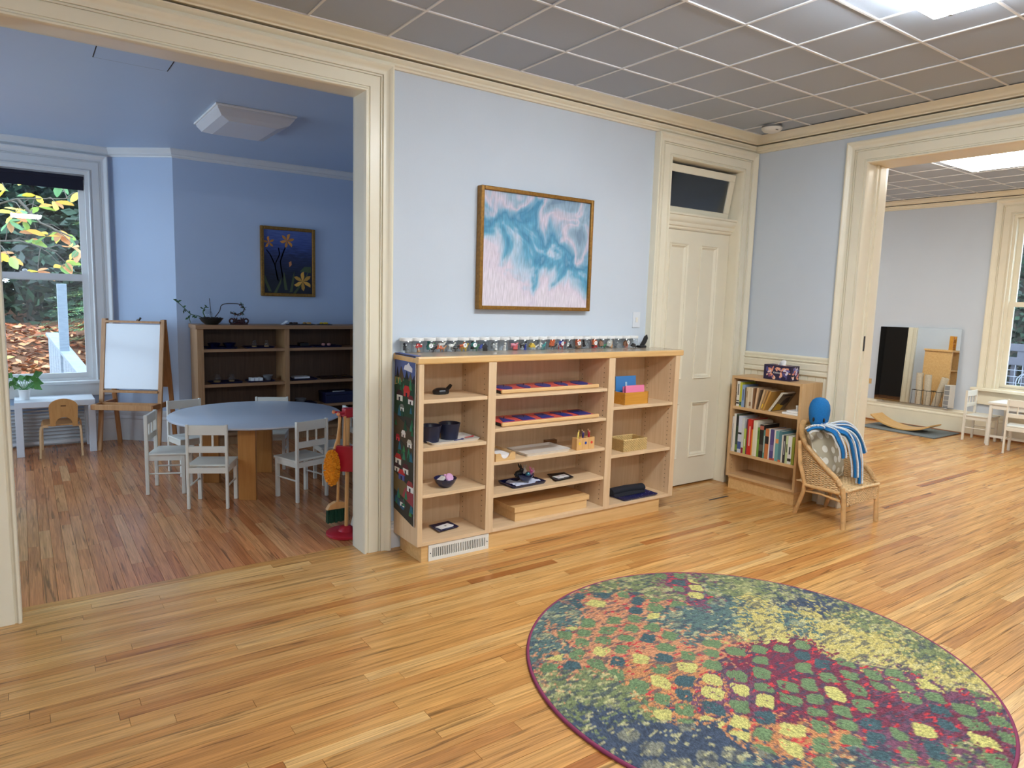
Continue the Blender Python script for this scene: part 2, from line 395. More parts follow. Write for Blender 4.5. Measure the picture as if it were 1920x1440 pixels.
tag(MB().box(2.3, 3.27, .128, 4.0, 2.75, 2.85).build('ceiling_closet', MATS['closet_painted_shade']), 'ceiling of the unlit passage behind the door, coloured dark for its shade', 'ceiling', kind='structure')  # same painted darkness as the passage walls
# ---- suspended ceilings
def tiled(name, label, x_lines, y_lines, z):
    c = MB().box(x_lines[0], x_lines[-1], y_lines[-1], y_lines[0], z+.02, z+.10).build(name, M_TILE)
    tag(c, label, 'ceiling', kind='structure')
    shared = {}
    for i in range(len(x_lines)-1):
        for j in range(len(y_lines)-1):
            w, h = round(x_lines[i+1]-x_lines[i], 4), round(y_lines[j]-y_lines[j+1], 4)
            if (w, h) not in shared:
                o = MB().box(.004, w-.004, -h+.004, -.004, 0, .02).build('ceiling_tile', M_TILE, c); shared[(w, h)] = o
            else: o = shared[(w, h)].copy(); col.objects.link(o)
            o.location = (x_lines[i], y_lines[j], z+.006+random.uniform(0, .0015)); o.parent = c
    for x in x_lines[1:-1]: MB().box(x-.006, x+.006, y_lines[-1], y_lines[0], z, z+.006).build('grid_bar', M_BAR, c)
    for y in y_lines[1:-1]: MB().box(x_lines[0], x_lines[-1], y-.006, y+.006, z+.0003, z+.0062).build('grid_bar', M_BAR, c)
xs = [-4.6]+[-.09+.4258*k for k in range(-10, 8)]+[3.28]
ys = [.02]+[-.1345-.4215*k for k in range(0, 13)]+[-5.7]
tiled('ceiling', 'suspended ceiling of square grey-beige tiles in a white metal grid', xs, ys, 2.84)
xs2 = [3.498]+[3.70+.4258*k for k in range(0, 10)]+[XM]
ys2 = [4.0]+[3.85-.4215*k for k in range(0, 23)]+[-5.65]
tiled('ceiling_far_right', 'suspended tile ceiling of the right-hand room', xs2, ys2, 2.905)

# ---- cornices
CL = [(0, 2.735), (.018, 2.735), (.022, 2.744), (.033, 2.75), (.033, 2.760), (.043, 2.766), (.052, 2.777), (.052, 2.783), (0, 2.783)]
CU = [(0, 2.793), (.060, 2.793), (.064, 2.800), (.076, 2.803), (.086, 2.810), (.104, 2.822), (.128, 2.831), (.142, 2.834), (.154, 2.84), (0, 2.84)]
GAP = [(0, 2.783), (.012, 2.783), (.012, 2.793), (0, 2.793)]  # strip at the back of the slot, its colour paints the gap's shade
def sweep(mb, prof, ends):                  # ends(d, z) -> list of path points
    rows = [ends(d, z) for d, z in prof]; n = len(rows); m = len(rows[0])
    mb.add([p for r in rows for p in r], [(i*m+k, i*m+k+1, ((i+1) % n)*m+k+1, ((i+1) % n)*m+k) for i in range(n) for k in range(m-1)]+[tuple(i*m for i in range(n-1, -1, -1)), tuple(i*m+m-1 for i in range(n))])
c = thing('trim_1', 'cream crown moulding with a dark gap line around the main room ceiling', 'moulding', (XR, WY, 0), kind='structure')
for nm, pr, mt in (('lower_moulding', CL, M_TRIM), ('crown', CU, M_TRIM), ('gap_shade_strip', GAP, M_DARKGAP)):
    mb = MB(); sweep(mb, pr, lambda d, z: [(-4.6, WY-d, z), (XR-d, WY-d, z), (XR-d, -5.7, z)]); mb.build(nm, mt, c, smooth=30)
c = thing('trim_2', 'cream crown moulding with dark gap in the right-hand room', 'moulding', (XM, 0, 0), kind='structure')
for nm, pr, mt in (('lower_moulding', CL, M_TRIM), ('crown', CU, M_TRIM), ('gap_shade_strip', GAP, M_DARKGAP)):
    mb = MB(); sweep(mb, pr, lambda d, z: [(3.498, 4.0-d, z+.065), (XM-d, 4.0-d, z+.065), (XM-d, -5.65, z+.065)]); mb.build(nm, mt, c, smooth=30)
CB = [(0, 2.722), (.016, 2.722), (.02, 2.735), (.03, 2.742), (.03, 2.755), (.045, 2.775), (.055, 2.788), (.055, 2.80), (0, 2.80)]
c = thing('trim_3', 'painted picture-rail cornice around the bay room ceiling', 'moulding', (-.5, 3.69, 0), kind='structure')
mb = MB(); sweep(mb, CB, lambda d, z: [(BX0, BY-d, z), (BX1-d*.41, BY-d, z), (-.50-d*.41, 3.69-d, z), (2.2, 3.69-d, z)]); mb.build('cornice', M_TRIMW, c, smooth=30)

# ---- casings
PROF = [(0, 0), (0, .030), (.004, .036), (.012, .036), (.017, .030), (.019, .024), (.027, .024), (.028, .031), (.084, .031), (.0845, .024), (.090, .024), (.0905, .034), (.096, .034), (.0965, .026), (.102, .026), (.1025, .037), (.108, .039), (.116, .037), (.124, .038), (.134, .044), (.142, .052), (.150, .055), (.1595, .052), (.1605, 0)]
def casing(root, place, a0, a1, zt, z0=0, m=None, w=1.0, head=True, legs=(1, 1)):
    P = [(u*w, d) for u, d in PROF]; m = m or M_TRIM
    if legs[0]:
        mb = MB(); sweep(mb, P, lambda u, d: [place(a0-u, z0, d), place(a0-u, zt+u, d)]); mb.build('casing_upright', m, root, smooth=35)
    if legs[1]:
        mb = MB(); sweep(mb, P, lambda u, d: [place(a1+u, z0, d), place(a1+u, zt+u, d)]); mb.build('casing_upright', m, root, smooth=35)
    if head:
        mb = MB(); sweep(mb, P, lambda u, d: [place(a0-u, zt+u, d), place(a1+u, zt+u, d)]); mb.build('casing_head', m, root, smooth=35)
back = lambda a, z, d: (a, WY-d, z)
right = lambda a, z, d: (XR-d, a, z)
t = thing('trim_4', 'cream moulded casing framing the wide opening into the bay room', 'casing', (OX1, WY, 0), kind='structure')
casing(t, back, OX0, OX1, OZ)
MB().box(OX1, OX1+L_, WY, .128, 0, OZ).build('jamb_board', M_TRIM, t); MB().box(OX0-L_, OX0, WY, .128, 0, OZ).build('jamb_board', M_TRIM, t)
MB().box(OX0-L_, OX1+L_, WY, .128, OZ, OZ+L_).build('head_board', M_TRIM, t)
bayp = lambda a, z, d: (a, .128+d, z)
casing(t, bayp, OX0, OX1, OZ)
t = thing('trim_5', 'cream moulded casing framing the opening into the right-hand room', 'casing', (XR, RY1, 0), kind='structure')
casing(t, right, RY0, RY1, RZ)
casing(t, lambda a, z, d: (3.498+d, a, z), RY0, RY1, RZ)
for s_, y in ((1, RY1), (-1, RY0)):
    MB().box(XR, 3.498, min(y, y+s_*L_), max(y, y+s_*L_), 0, RZ).build('jamb_board', M_TRIM, t)
    for xa, xb in ((XR+.085, XR+.10), (XR+.128, XR+.143)):
        MB().box(xa, xb, min(y, y-s_*.012), max(y, y-s_*.012), 0, RZ).build('jamb_stop', M_TRIM, t)
MB().box(XR, 3.498, RY0-L_, RY1+L_, RZ, RZ+L_).build('head_board', M_TRIM, t)
MB().box(XR+.105, XR+.124, RY1-.012, RY1-.0005, 1.19, 1.30).build('strike_plate', M_BLACK, t)

# ---- door_1 with transom
d1 = thing('door_1', 'closed cream four-panel door under a tilted transom window', 'door', (DX0, WY, 0), kind='structure')
casing(d1, back, DX0, DX1, DZ)
MB().box(DX1, DX1+L_, WY, .14, 0, DZ).build('jamb_board', M_TRIM, d1); MB().box(DX0-L_, DX0, WY, .14, 0, DZ).build('jamb_board', M_TRIM, d1)
MB().box(DX0-L_, DX1+L_, WY, .14, DZ, DZ+L_).build('head_board', M_TRIM, d1)
DY = .087
rail = MB(); sweep(rail, [(0, 2.072), (.02, 2.072), (.03, 2.082), (.03, 2.095), (.045, 2.10), (.05, 2.115), (.05, 2.125), (.062, 2.135), (.07, 2.15), (.07, 2.172), (.08, 2.178), (.08, 2.19), (0, 2.19)], lambda d, z: [(DX0, .10-d, z), (DX1, .10-d, z)])
rail.build('transom_rail', M_TRIM, d1, smooth=35)
leaf = MB()
lx0, lx1, lz0, lz1 = DX0+.003, DX1-.003, .012, 2.07
px = [(2.385, 2.598), (2.742, 2.960)]; pz = [(.237, .700), (.893, 1.972)]
leaf.box(lx0, px[0][0], DY, DY+.035, lz0, lz1).box(px[0][1], px[1][0], DY, DY+.035, lz0, lz1).box(px[1][1], lx1, DY, DY+.035, lz0, lz1)
for x0, x1 in px: leaf.box(x0, x1, DY, DY+.035, lz0, pz[0][0]).box(x0, x1, DY, DY+.035, pz[0][1], pz[1][0]).box(x0, x1, DY, DY+.035, pz[1][1], lz1)
lf = leaf.build('door_leaf', M_TRIM, d1)
for x0, x1 in px:
    for z0, z1 in pz:
        MB().box(x0, x1, DY+.016, DY+.03, z0, z1).build('door_panel', M_TRIM, lf)
        fr = MB(); pr = [(0, .016), (0, -.006), (.004, -.009), (.010, -.006), (.014, .000), (.020, -.001), (.024, .006), (.030, .012), (.036, .016)]
        for (ua, va, ub, vb, du, dv) in ((x0, z0, x1, z0, 0, 1), (x1, z0, x1, z1, -1, 0), (x1, z1, x0, z1, 0, -1), (x0, z1, x0, z0, 1, 0)):
            su, sv = (ub-ua > 0)-(ub-ua < 0), (vb-va > 0)-(vb-va < 0)
            sweep(fr, pr, lambda w, d, ua=ua, va=va, ub=ub, vb=vb, du=du, dv=dv, su=su, sv=sv: [(ua+du*w+su*w, DY+d, va+dv*w+sv*w), (ub+du*w-su*w, DY+d, vb+dv*w-sv*w)])
        fr.build('panel_moulding', M_TRIM, lf, smooth=30)
T = Matrix.Translation((0, .048, 2.548)) @ Matrix.Rotation(math.radians(9.5), 4, 'X')
sx0, sx1, sh = DX0+.006, DX1-.016, .362
w = MB(T); w.box(sx0, sx1, 0, .03, -.055, 0).box(sx0, sx1, 0, .03, -sh, -sh+.055).box(sx0, sx0+.06, 0, .03, -sh+.055, -.055).box(sx1-.06, sx1, 0, .03, -sh+.055, -.055)
sash = w.build('transom_sash', M_TRIM, d1, bevel=.003)
MB(T).box(sx0+.06, sx1-.06, .012, .016, -sh+.055, -.055).build('pane', glass('transom_glass', (.55, .6, .68), .06, 1.6, .04), sash)

# ---- baseboards, chair rail, beadboard
BB = [(0, 0), (.022, 0), (.022, .20), (.026, .205), (.026, .222), (.020, .232), (.024, .245), (.024, .262), (.014, .275), (.012, .29), (0, .29)]
mb = MB(); sweep(mb, [(d, z*.55) for d, z in BB], lambda d, z: [(.0, WY-d, z), (2.09, WY-d, z)])
tag(mb.build('baseboard_back', M_TRIMW, smooth=35), 'white baseboard glimpsed between opening and long shelf', 'baseboard', kind='structure')
mb = MB(); sweep(mb, BB, lambda d, z: [(XM-d, 4.0, z), (XM-d, -5.6, z)])
b_ = mb.build('baseboard_right', M_TRIM, smooth=35); tag(b_, 'tall cream moulded baseboard under the mirror', 'baseboard', kind='structure')
MB().box(XM-.038, XM-.022, -5.6, 4.0, 0, .02).build('shoe_moulding', mat('stained_shoe_moulding', S(150, 92, 46), .35), b_)
mb = MB(); sweep(mb, BB, lambda d, z: [(BX0, BY-d, z*1.06), (BX1-d*.41, BY-d, z*1.06), (-.50-d*.41, 3.69-d, z*1.06), (2.2, 3.69-d, z*1.06)])
tag(mb.build('baseboard_bay', M_TRIMW, smooth=35), 'tall white baseboard around the bay behind the easel', 'baseboard', kind='structure')
RAIL = [(0, .972), (.022, .972), (.03, .98), (.03, 1.0), (.022, 1.008), (.022, 1.015), (.03, 1.02), (.03, 1.062), (.024, 1.066), (.024, 1.074), (.034, 1.08), (.034, 1.088), (.026, 1.092), (.030, 1.10), (.03, 1.112), (.02, 1.123), (0, 1.123)]
t = thing('trim_6', 'cream chair rail over beadboard behind the small bookcase', 'chair rail', (XR, -.4, 0), kind='structure')
mb = MB(); sweep(mb, RAIL, lambda d, z: [(XR-d, -.005, z), (XR-d, -.788, z)]); mb.build('chair_rail', M_TRIM, t, smooth=30)
yb = -.03
while yb > -.77:
    w_ = min(.0645, .79+yb); MB().box(XR-.012, XR, yb-w_+.0015, yb-.0015, 0, .973).build('bead_board', M_TRIM, t, bevel=.002); yb -= .0645

# ---- windows
M_GLASS = glass('window_glass', (.96, .98, .98), .0, .8)
w1 = thing('window_1', 'white double-hung bay window with navy roller blind, looking onto autumn leaves', 'window', (-1.8, BY, 0), kind='structure')
casing(w1, lambda a, z, d: (a, BY-d, z), WIN['x0'], WIN['x1'], WIN['z1'], WIN['z0'], M_TRIMW)
x0, x1, z0, z1 = WIN['x0'], WIN['x1'], WIN['z0'], WIN['z1']
fr = MB().box(x0, x0+.03, BY-.01, BY+.12, z0, z1).box(x1-.03, x1, BY-.01, BY+.12, z0, z1).box(x0+.03, x1-.03, BY-.01, BY+.12, z1-.03, z1).box(x0+.03, x1-.03, BY-.01, BY+.12, z0, z0+.02)
fr.build('window_frame', M_TRIMW, w1)
def sash_(nm, parent, xa, xb, ya, za, zb, bot, top, st=.05):
    s = MB().box(xa, xa+st, ya, ya+.03, za, zb).box(xb-st, xb, ya, ya+.03, za, zb).box(xa+st, xb-st, ya, ya+.03, za, za+bot).box(xa+st, xb-st, ya, ya+.03, zb-top, zb).build(nm, M_TRIMW, parent)
    MB().box(xa+st, xb-st, ya+.012, ya+.016, za+bot, zb-top).build('pane', M_GLASS, s); return s
lo = sash_('lower_sash', w1, x0+.03, x1-.03, BY+.025, z0+.02, 1.61, .05, .055)
sash_('upper_sash', w1, x0+.03, x1-.03, BY+.058, 1.545, z1-.03, .055, .05)
MB().box(-1.72, -1.64, BY+.02, BY+.05, 1.61, 1.622).ball((-1.68, BY+.035, 1.63), .02, .015, .014, 8, 6).build('sash_lock', M_TRIMW, lo)
MB().box(x0-.18, x1+.18, BY-.075, BY+.02, z0-.03, z0).build('window_stool', M_TRIMW, w1, bevel=.006)
MB().box(x0-.15, x1+.15, BY-.028, BY, z0-.15, z0-.03).build('window_apron', M_TRIMW, w1, bevel=.004)
rb = thing('roller_blind', 'dark navy roller blind drawn up at the top of the bay window', 'blind', (-1.8, BY, 2.5))
bl = MB().box(x0+.035, x1-.04, BY+.004, BY+.006, 2.388, 2.50).build('blind_cloth', mat('navy_blind_cloth', S(24, 22, 40), .8), rb)
MB().tube([(x0+.033, BY+.008, 2.50), (x1-.036, BY+.008, 2.50)], .016, 10).build('blind_roll', MATS['navy_blind_cloth'], rb, smooth=40)
# windows out of the camera's view, lighting the bay room
def slantbox(mb, t0, t1, o0, o1, z0, z1):
    a = Vector((-3.36, 3.69)); b = Vector((BX0, BY)); d = b-a; n = Vector((-.66, .75))
    P = lambda t_, o: (a.x+d.x*t_+n.x*o, a.y+d.y*t_+n.y*o)
    c4 = [P(t0, o0), P(t1, o0), P(t1, o1), P(t0, o1)]
    mb.hexa([(*q, z0) for q in c4], [(*q, z1) for q in c4])
w2 = thing('window_2', 'narrow white window in the left slant of the bay', 'window', (-3.1, 3.9, 0), kind='structure')
mb = MB()
for a_, b_, c_, d_ in ((.12, .18, .6, 2.56), (.82, .88, .6, 2.56), (.18, .82, .6, .66), (.18, .82, 2.5, 2.56), (.18, .82, 1.55, 1.61)): slantbox(mb, a_, b_, .02, .08, c_, d_)
mb.build('window_frame', M_TRIMW, w2); mb = MB(); slantbox(mb, .18, .82, .045, .05, .66, 2.5); mb.build('pane', M_GLASS, w2)
w3 = thing('window_3', 'tall white window in the left side wall of the bay room', 'window', (-4.15, 2.05, 0), kind='structure')
MB().box(-4.18, -4.12, 1.2, 1.26, .6, 2.56).box(-4.18, -4.12, 2.84, 2.9, .6, 2.56).box(-4.18, -4.12, 1.26, 2.84, .6, .66).box(-4.18, -4.12, 1.26, 2.84, 2.5, 2.56).box(-4.18, -4.12, 1.26, 2.84, 1.55, 1.61).build('window_frame', M_TRIMW, w3)
MB().box(-4.152, -4.148, 1.26, 2.84, .66, 2.5).build('pane', M_GLASS, w3)
# right-hand room window
w4 = thing('window_4', 'cream double-hung window of the right-hand room overlooking a deck railing', 'window', (XM, -1, 0), kind='structure')
casing(w4, lambda a, z, d: (XM-d, a, z), -1.735, -.30, 2.635, .60, M_TRIM, w=1.15)
MB().box(XM-.01, XM+.12, -.33, -.30, .6, 2.635).box(XM-.01, XM+.12, -1.75, -1.72, .6, 2.635).box(XM-.01, XM+.12, -1.72, -.33, 2.605, 2.635).box(XM-.01, XM+.12, -1.72, -.33, .6, .62).build('window_frame', M_TRIM, w4)
def sashY(nm, xa, za, zb, bot, top, st=.055):
    s = MB().box(xa, xa+.03, -.33-st, -.33, za, zb).box(xa, xa+.03, -1.72, -1.72+st, za, zb).box(xa, xa+.03, -1.72+st, -.33-st, za, za+bot).box(xa, xa+.03, -1.72+st, -.33-st, zb-top, zb).build(nm, M_TRIM, w4)
    MB().box(xa+.012, xa+.016, -1.72+st, -.33-st, za+bot, zb-top).build('pane', M_GLASS, s)
sashY('lower_sash', XM+.02, .62, 1.635, .04, .055); sashY('upper_sash', XM+.055, 1.578, 2.605, .055, .045)
MB().box(XM-.09, XM+.02, -1.95, -.06, .565, .60).build('window_stool', M_TRIM, w4, bevel=.006)
MB().box(XM-.03, XM, -1.92, -.10, .40, .565).build('window_apron', M_TRIM, w4, bevel=.004)
# light portals in the window openings (they guide sky sampling, they emit nothing)
def portal(loc, rot, sx, sy):
    l = bpy.data.lights.new('window_portal', 'AREA'); l.shape = 'RECTANGLE'; l.size = sx; l.size_y = sy; l.cycles.is_portal = True
    o = bpy.data.objects.new('window_portal', l); col.objects.link(o); o.location = loc; o.rotation_euler = rot
portal((-1.81, 4.25, 1.58), (-PI/2, 0, 0), 1.3, 1.95)
portal((-4.22, 2.05, 1.58), (0, -PI/2, 0), 1.95, 1.7)
portal((-3.2, 4.0, 1.58), (-PI/2, 0, math.radians(41.4)), .55, 1.95)
portal((7.9, -1.02, 1.6), (0, PI/2, 0), 2.0, 1.45)

# ---- ceiling fixtures
M_LENS_ON = emit('lit_acrylic_lens', WARM, FIX_MAIN)
M_LENS_ON2 = emit('lit_acrylic_lens_far', (1.0, .97, .88), FIX_RIGHT)
M_LENS_OFF = mat('white_acrylic_lens', S(214, 214, 216), .25)
M_PAN = mat('white_enamel_pan', S(236, 236, 232), .4)
def fixture(label, x0, x1, y0, y1, z, lens, h=.06, inset=.055, group=None):
    t = thing('ceiling_light', label, 'ceiling light', ((x0+x1)/2, (y0+y1)/2, z), group=group)
    MB().box(x0, x1, y0, y1, z-.015, z).build('pan', M_PAN, t, bevel=.004)
    i = inset; j = .012
    mb = MB(); rings = []
    for k, (ins, zz) in enumerate(((j, -.015), (j+.004, -.03), (j+i*.35, -.015-h*.75), (j+i, -.015-h))):
        rings += [(x0+ins, y0+ins, z+zz), (x1-ins, y0+ins, z+zz), (x1-ins, y1-ins, z+zz), (x0+ins, y1-ins, z+zz)]
    fs = [(k*4+a, k*4+(a+1) % 4, k*4+4+(a+1) % 4, k*4+4+a) for k in range(3) for a in range(4)]+[(12, 13, 14, 15)]
    mb.add(rings, [f[::-1] for f in fs]); mb.build('lens', lens, t)
    if lens is not M_LENS_OFF: MB().lathe([(.001, -.016), (.009, -.015), (.009, -.006), (.005, 0)], 10, (x1-.10, y1-.13, z-.015-h)).build('lens_screw', mat('grey_metal', S(120, 120, 120), .35, metal=1), t, smooth=40)
    return t
fixture('long lit ceiling light panel above the round rug', .36, 1.66, -2.42, -2.03, 2.84, M_LENS_ON)
fixture('lit ceiling light panel behind the viewer', -2.6, -1.3, -4.65, -4.25, 2.84, M_LENS_ON)
fixture('warm lit ceiling light panel in the right-hand room', 5.05, 5.72, -1.85, -.58, 2.905, M_LENS_ON2, h=.075)
fixture('added lit ceiling light panel over the mirror-side play area, out of view', 5.05, 5.72, 1.6, 2.85, 2.905, M_LENS_ON2, h=.075)  # added panel, brightens the room beyond what the visible one gives
fixture('added lit ceiling light panel at the near end of the right-hand room, out of view', 5.05, 5.72, -4.4, -3.1, 2.905, M_LENS_ON2, h=.075)  # another added panel, lifts the room's light from outside the view
fixture('unlit white ceiling light in the bay room', -.55, .02, 1.66, 2.42, 2.80, M_LENS_OFF, h=.075, inset=.10)
hx = MB()
for a in ((-1.325, -.935, 1.136, 1.141), (-1.325, -1.320, .80, 1.141), (-.94, -.935, .80, 1.141), (-1.325, -.935, .80, .805)): hx.box(*a, 2.7985, 2.80)
ht = thing('trim_7', 'flush ceiling access hatch outlined by a thin dark gap', 'hatch', (-1.13, .97, 2.8), kind='structure')
hx.build('hatch_gap', M_DARKGAP, ht); MB().box(-1.319, -.941, .806, 1.135, 2.7975, 2.80).build('hatch_board', M_CEILB, ht)
sd = thing('smoke_detector', 'round white smoke detector on the ceiling near the corner', 'smoke detector', (2.93, -.36, 2.84))
MB().lathe([(.072, 0), (.072, -.012), (.066, -.014)], 28, (2.93, -.36, 2.838)).build('base', mat('grey_shadow_plastic', S(120, 118, 116), .5), sd, smooth=40)
MB().lathe([(.001, -.048), (.035, -.046), (.06, -.038), (.074, -.022), (.075, -.014), (.05, -.013)], 28, (2.93, -.36, 2.838)).build('cover', M_WHITE, sd, smooth=50)
MB().box(2.893, 2.918, -.425, -.418, 2.7985, 2.8015).build('vent_slot', M_BLACK, sd)
sp = thing('light_switch', 'small white switch plate on the wall by the door casing', 'switch', (1.99, WY, 1.37))
MB().box(1.953, 2.028, WY-.006, WY, 1.315, 1.43).build('cover_plate', mat('wall_coloured_plate', S(214, 220, 228), .4), sp, bevel=.002)
MB().box(1.980, 2.000, WY-.012, WY-.006, 1.355, 1.39).build('rocker', M_WHITE, sp, bevel=.001)

# ================================================================== OUTSIDE
rnd = random.Random(5)
def gz(x, y):        # garden slope beyond the bay window
    return -.35 + min(max(0, y-4.6), 3.9)*.30 + max(0, y-8.5)*.03 + .05*math.sin(3*x+y) + .04*math.sin(5*y)
g = MB(); g.surf(lambda u, v: (-9+16*u, 4.32+14*v, gz(-9+16*u, 4.32+14*v)), 40, 40)
tag(g.build('garden_slope', mat('leaf_mould_soil', S(104, 66, 42), .9, var=.3, scale=6), smooth=60), 'rising garden bank covered with fallen leaves outside the bay window', 'ground', kind='structure')
lv = MB()
for k in range(5200):
    y = 4.5+5.2*rnd.random()**1.2; x = -1.9+rnd.uniform(-1.6, 1.1)*(1+.12*(y-4.5)); z = gz(x, y)+rnd.uniform(.005, .05)
    s = rnd.uniform(.04, .075); a = rnd.uniform(0, 2*PI); t1 = rnd.uniform(-.5, .5); t2 = rnd.uniform(-.2, .8)
    u = Vector((math.cos(a), math.sin(a), t1)); v = Vector((-math.sin(a), math.cos(a)*.9, t2))
    p = Vector((x, y, z)); c = rnd.choice([(178, 100, 56), (150, 78, 42), (196, 128, 80), (122, 64, 38), (206, 148, 104), (170, 112, 70), (134, 84, 56)])
    lv.col(S(*c)); lv.add([p-u*s, p+v*s*.45, p+u*s, p-v*s*.45], [(0, 1, 2, 3)])
tag(lv.build('fallen_leaves', vcol('leaf_colours', .7)), 'russet and tan fallen leaves carpeting the garden bank', 'leaves', kind='stuff')
def foliage(mb, c, rx, ry, rz, n, size, cols, rr):
    for k in range(n):
        d = Vector((rr.gauss(0, 1), rr.gauss(0, 1), rr.gauss(0, 1))).normalized()*rr.random()**.4
        p = Vector((c[0]+d.x*rx, c[1]+d.y*ry, c[2]+d.z*rz)); a = Vector((rr.gauss(0, 1), rr.gauss(0, 1), rr.gauss(0, .6))).normalized(); b = a.orthogonal().normalized()
        b = (b*math.cos(k)+a.cross(b)*math.sin(k)); s = size*rr.uniform(.6, 1.4)
        mb.col(S(*rr.choice(cols))); mb.add([p-a*s, p+b*s*.4, p+a*s, p-b*s*.4], [(0, 1, 2, 3)])
DK = [(30, 46, 36), (40, 60, 44), (22, 34, 28), (54, 78, 58), (26, 42, 34), (70, 96, 76)]
GR = [(62, 98, 60), (84, 122, 72), (48, 80, 52), (110, 142, 88), (70, 110, 74), (140, 160, 96)]
M_FOL = vcol('foliage_colours', .55); M_BARK = mat('grey_bark', S(92, 84, 76), .9, var=.25, scale=30)
def tree(name, label, x, y, z, h, r, n, size, cols, blobs=5):
    t = thing(name, label, 'tree', (x, y, z), group=None)
    rr = random.Random(int(x*100+y*7))
    MB().tube([(x, y, z-.3), (x+.05, y, z+h*.5), (x, y, z+h*.95)], [.12, .09, .03], 8).build('trunk', M_BARK, t, smooth=60)
    mb = MB()
    for k in range(blobs):
        f = (k+.5)/blobs; foliage(mb, (x+rr.uniform(-.3, .3)*r, y+rr.uniform(-.3, .3)*r, z+h*(.08+.9*f)), r*(1.15-.5*f), r*(1.15-.5*f), h/blobs*.8, n//blobs, size, cols, rr)
    mb.build('foliage', M_FOL, t, kind='stuff'); return t
def conifer(name, label, x, y, z, h, r, cols):
    t = thing(name, label, 'tree', (x, y, z)); rr = random.Random(int(x*91+y*13))
    MB().tube([(x, y, z-.3), (x, y, z+h)], [.07, .01], 8).build('trunk', M_BARK, t, smooth=60)
    mb = MB()
    for k in range(95):
        f = rr.random(); zz = z+h*(.04+.94*f); L0 = r*(1-f)*rr.uniform(.7, 1.15)+.08; a = rr.uniform(0, 2*PI); d = Vector((math.cos(a), math.sin(a), -.18)); e = Vector((-math.sin(a), math.cos(a), 0))
        q = int(L0/.045)
        for j in range(q):
            p = Vector((x, y, zz))+d*(L0*(j+1)/q)
            for s_ in (-1, 1):
                w_ = .14*(1.1-j/q)+.03; dd = (e*s_+d*.8+Vector((0, 0, rr.uniform(-.3, .15)))).normalized()
                n_ = d.cross(e).normalized(); mb.col(S(*rr.choice(cols)))
                mb.add([p, p+dd*w_*.5+d*.018, p+dd*w_, p+dd*w_*.5-d*.018], [(0, 1, 2, 3)])
    mb.build('foliage', M_FOL, t, kind='stuff'); return t
conifer('fir_tree', 'light green fir with flat sprays beside the white deck post', -.75, 8.0, gz(-.75, 8.0), 2.3, .95, GR)
conifer('fir_tree', 'second fir further up the leafy bank behind the deck post', -.5, 9.6, gz(-.5, 9.6), 2.8, 1.0, GR[:3]+DK[3:])
for i, (x, y, h, r) in enumerate(((-2.9, 10.6, 5.5, 1.0), (-1.55, 11.0, 6.0, 1.0), (-.2, 11.4, 5.6, 1.0), (1.9, 13.0, 6.0, 1.3), (-5.2, 11.6, 5.6, 1.3), (-2.4, 14.6, 7.0, 1.7), (.2, 15, 7, 1.7))):
    tree('evergreen_tree', 'dark evergreen atop the bay-window bank, '+['directly left of the window centre', 'straight up the bank', 'behind the light green firs', 'off to the right', 'far to the left', 'in the back row on the left', 'in the back row on the right'][i], x, y, gz(x, y)-.3, h, r, 4800 if i < 5 else 9000, .12 if i < 5 else .16, DK, 6)
# magnolia with big autumn leaves just outside
mg = thing('magnolia_tree', 'bare-branched magnolia holding large yellow, orange and green autumn leaves', 'tree', (-2.9, 6.6, gz(-2.9, 6.6)))
rr = random.Random(21); tips = []
MB().tube([(-2.9, 6.6, -.2), (-2.75, 6.5, 1.5), (-2.6, 6.4, 3.4)], [.07, .05, .03], 8).build('trunk', M_BARK, mg, smooth=60)
for (z0, pts) in ((2.0, [(-2.75, 6.5, 1.95), (-2.2, 6.2, 2.25), (-1.7, 6.05, 2.45), (-1.1, 5.9, 2.5)]), (2.4, [(-2.65, 6.4, 2.6), (-2.1, 6.15, 2.7), (-1.5, 6.0, 2.85), (-1.0, 6.0, 2.8)]), (1.6, [(-2.8, 6.5, 1.6), (-2.2, 6.1, 1.95), (-1.7, 5.9, 1.98), (-1.35, 5.8, 1.88)]), (2.7, [(-2.6, 6.3, 2.9), (-1.9, 6.2, 2.95), (-1.3, 6.3, 3.1)]), (2.2, [(-1.7, 6.05, 2.45), (-1.5, 6.0, 2.2), (-1.2, 5.9, 2.05)])):
    MB().tube(pts, [.018, .013, .009, .005][:len(pts)], 6).build('branch', M_BARK, mg, smooth=60)
    for i in range(len(pts)-1):
        for k in range(4):
            a = Vector(pts[i]).lerp(Vector(pts[i+1]), rr.random()); b = a+Vector((rr.uniform(-.15, .25), rr.uniform(-.25, .1), rr.uniform(-.28, .22)))
            MB().tube([a, a.lerp(b, .5)+Vector((0, 0, .03)), b], [.006, .005, .003], 5).build('twig', M_BARK, mg, smooth=60); tips.append(b)
lm = MB(); lm.add([(0, 0, 0), (.035, .05, .006), (.042, .10, .01), (.022, .15, .004), (0, .172, -.006), (-.022, .15, .004), (-.042, .10, .01), (-.035, .05, .006), (0, .09, -.008)], [(0, 1, 8), (1, 2, 8), (2, 3, 8), (3, 4, 8), (4, 5, 8), (5, 6, 8), (6, 7, 8), (7, 0, 8)])
m_, nt, N, L, b = new_mat('magnolia_leaf'); o = N.new('ShaderNodeObjectInfo'); L.new(o.outputs['Color'], b.inputs['Base Color']); b.inputs['Roughness'].default_value = .5
tr = N.new('ShaderNodeBsdfTranslucent'); L.new(o.outputs['Color'], tr.inputs[0]); mxs = N.new('ShaderNodeMixShader'); mxs.inputs[0].default_value = .5
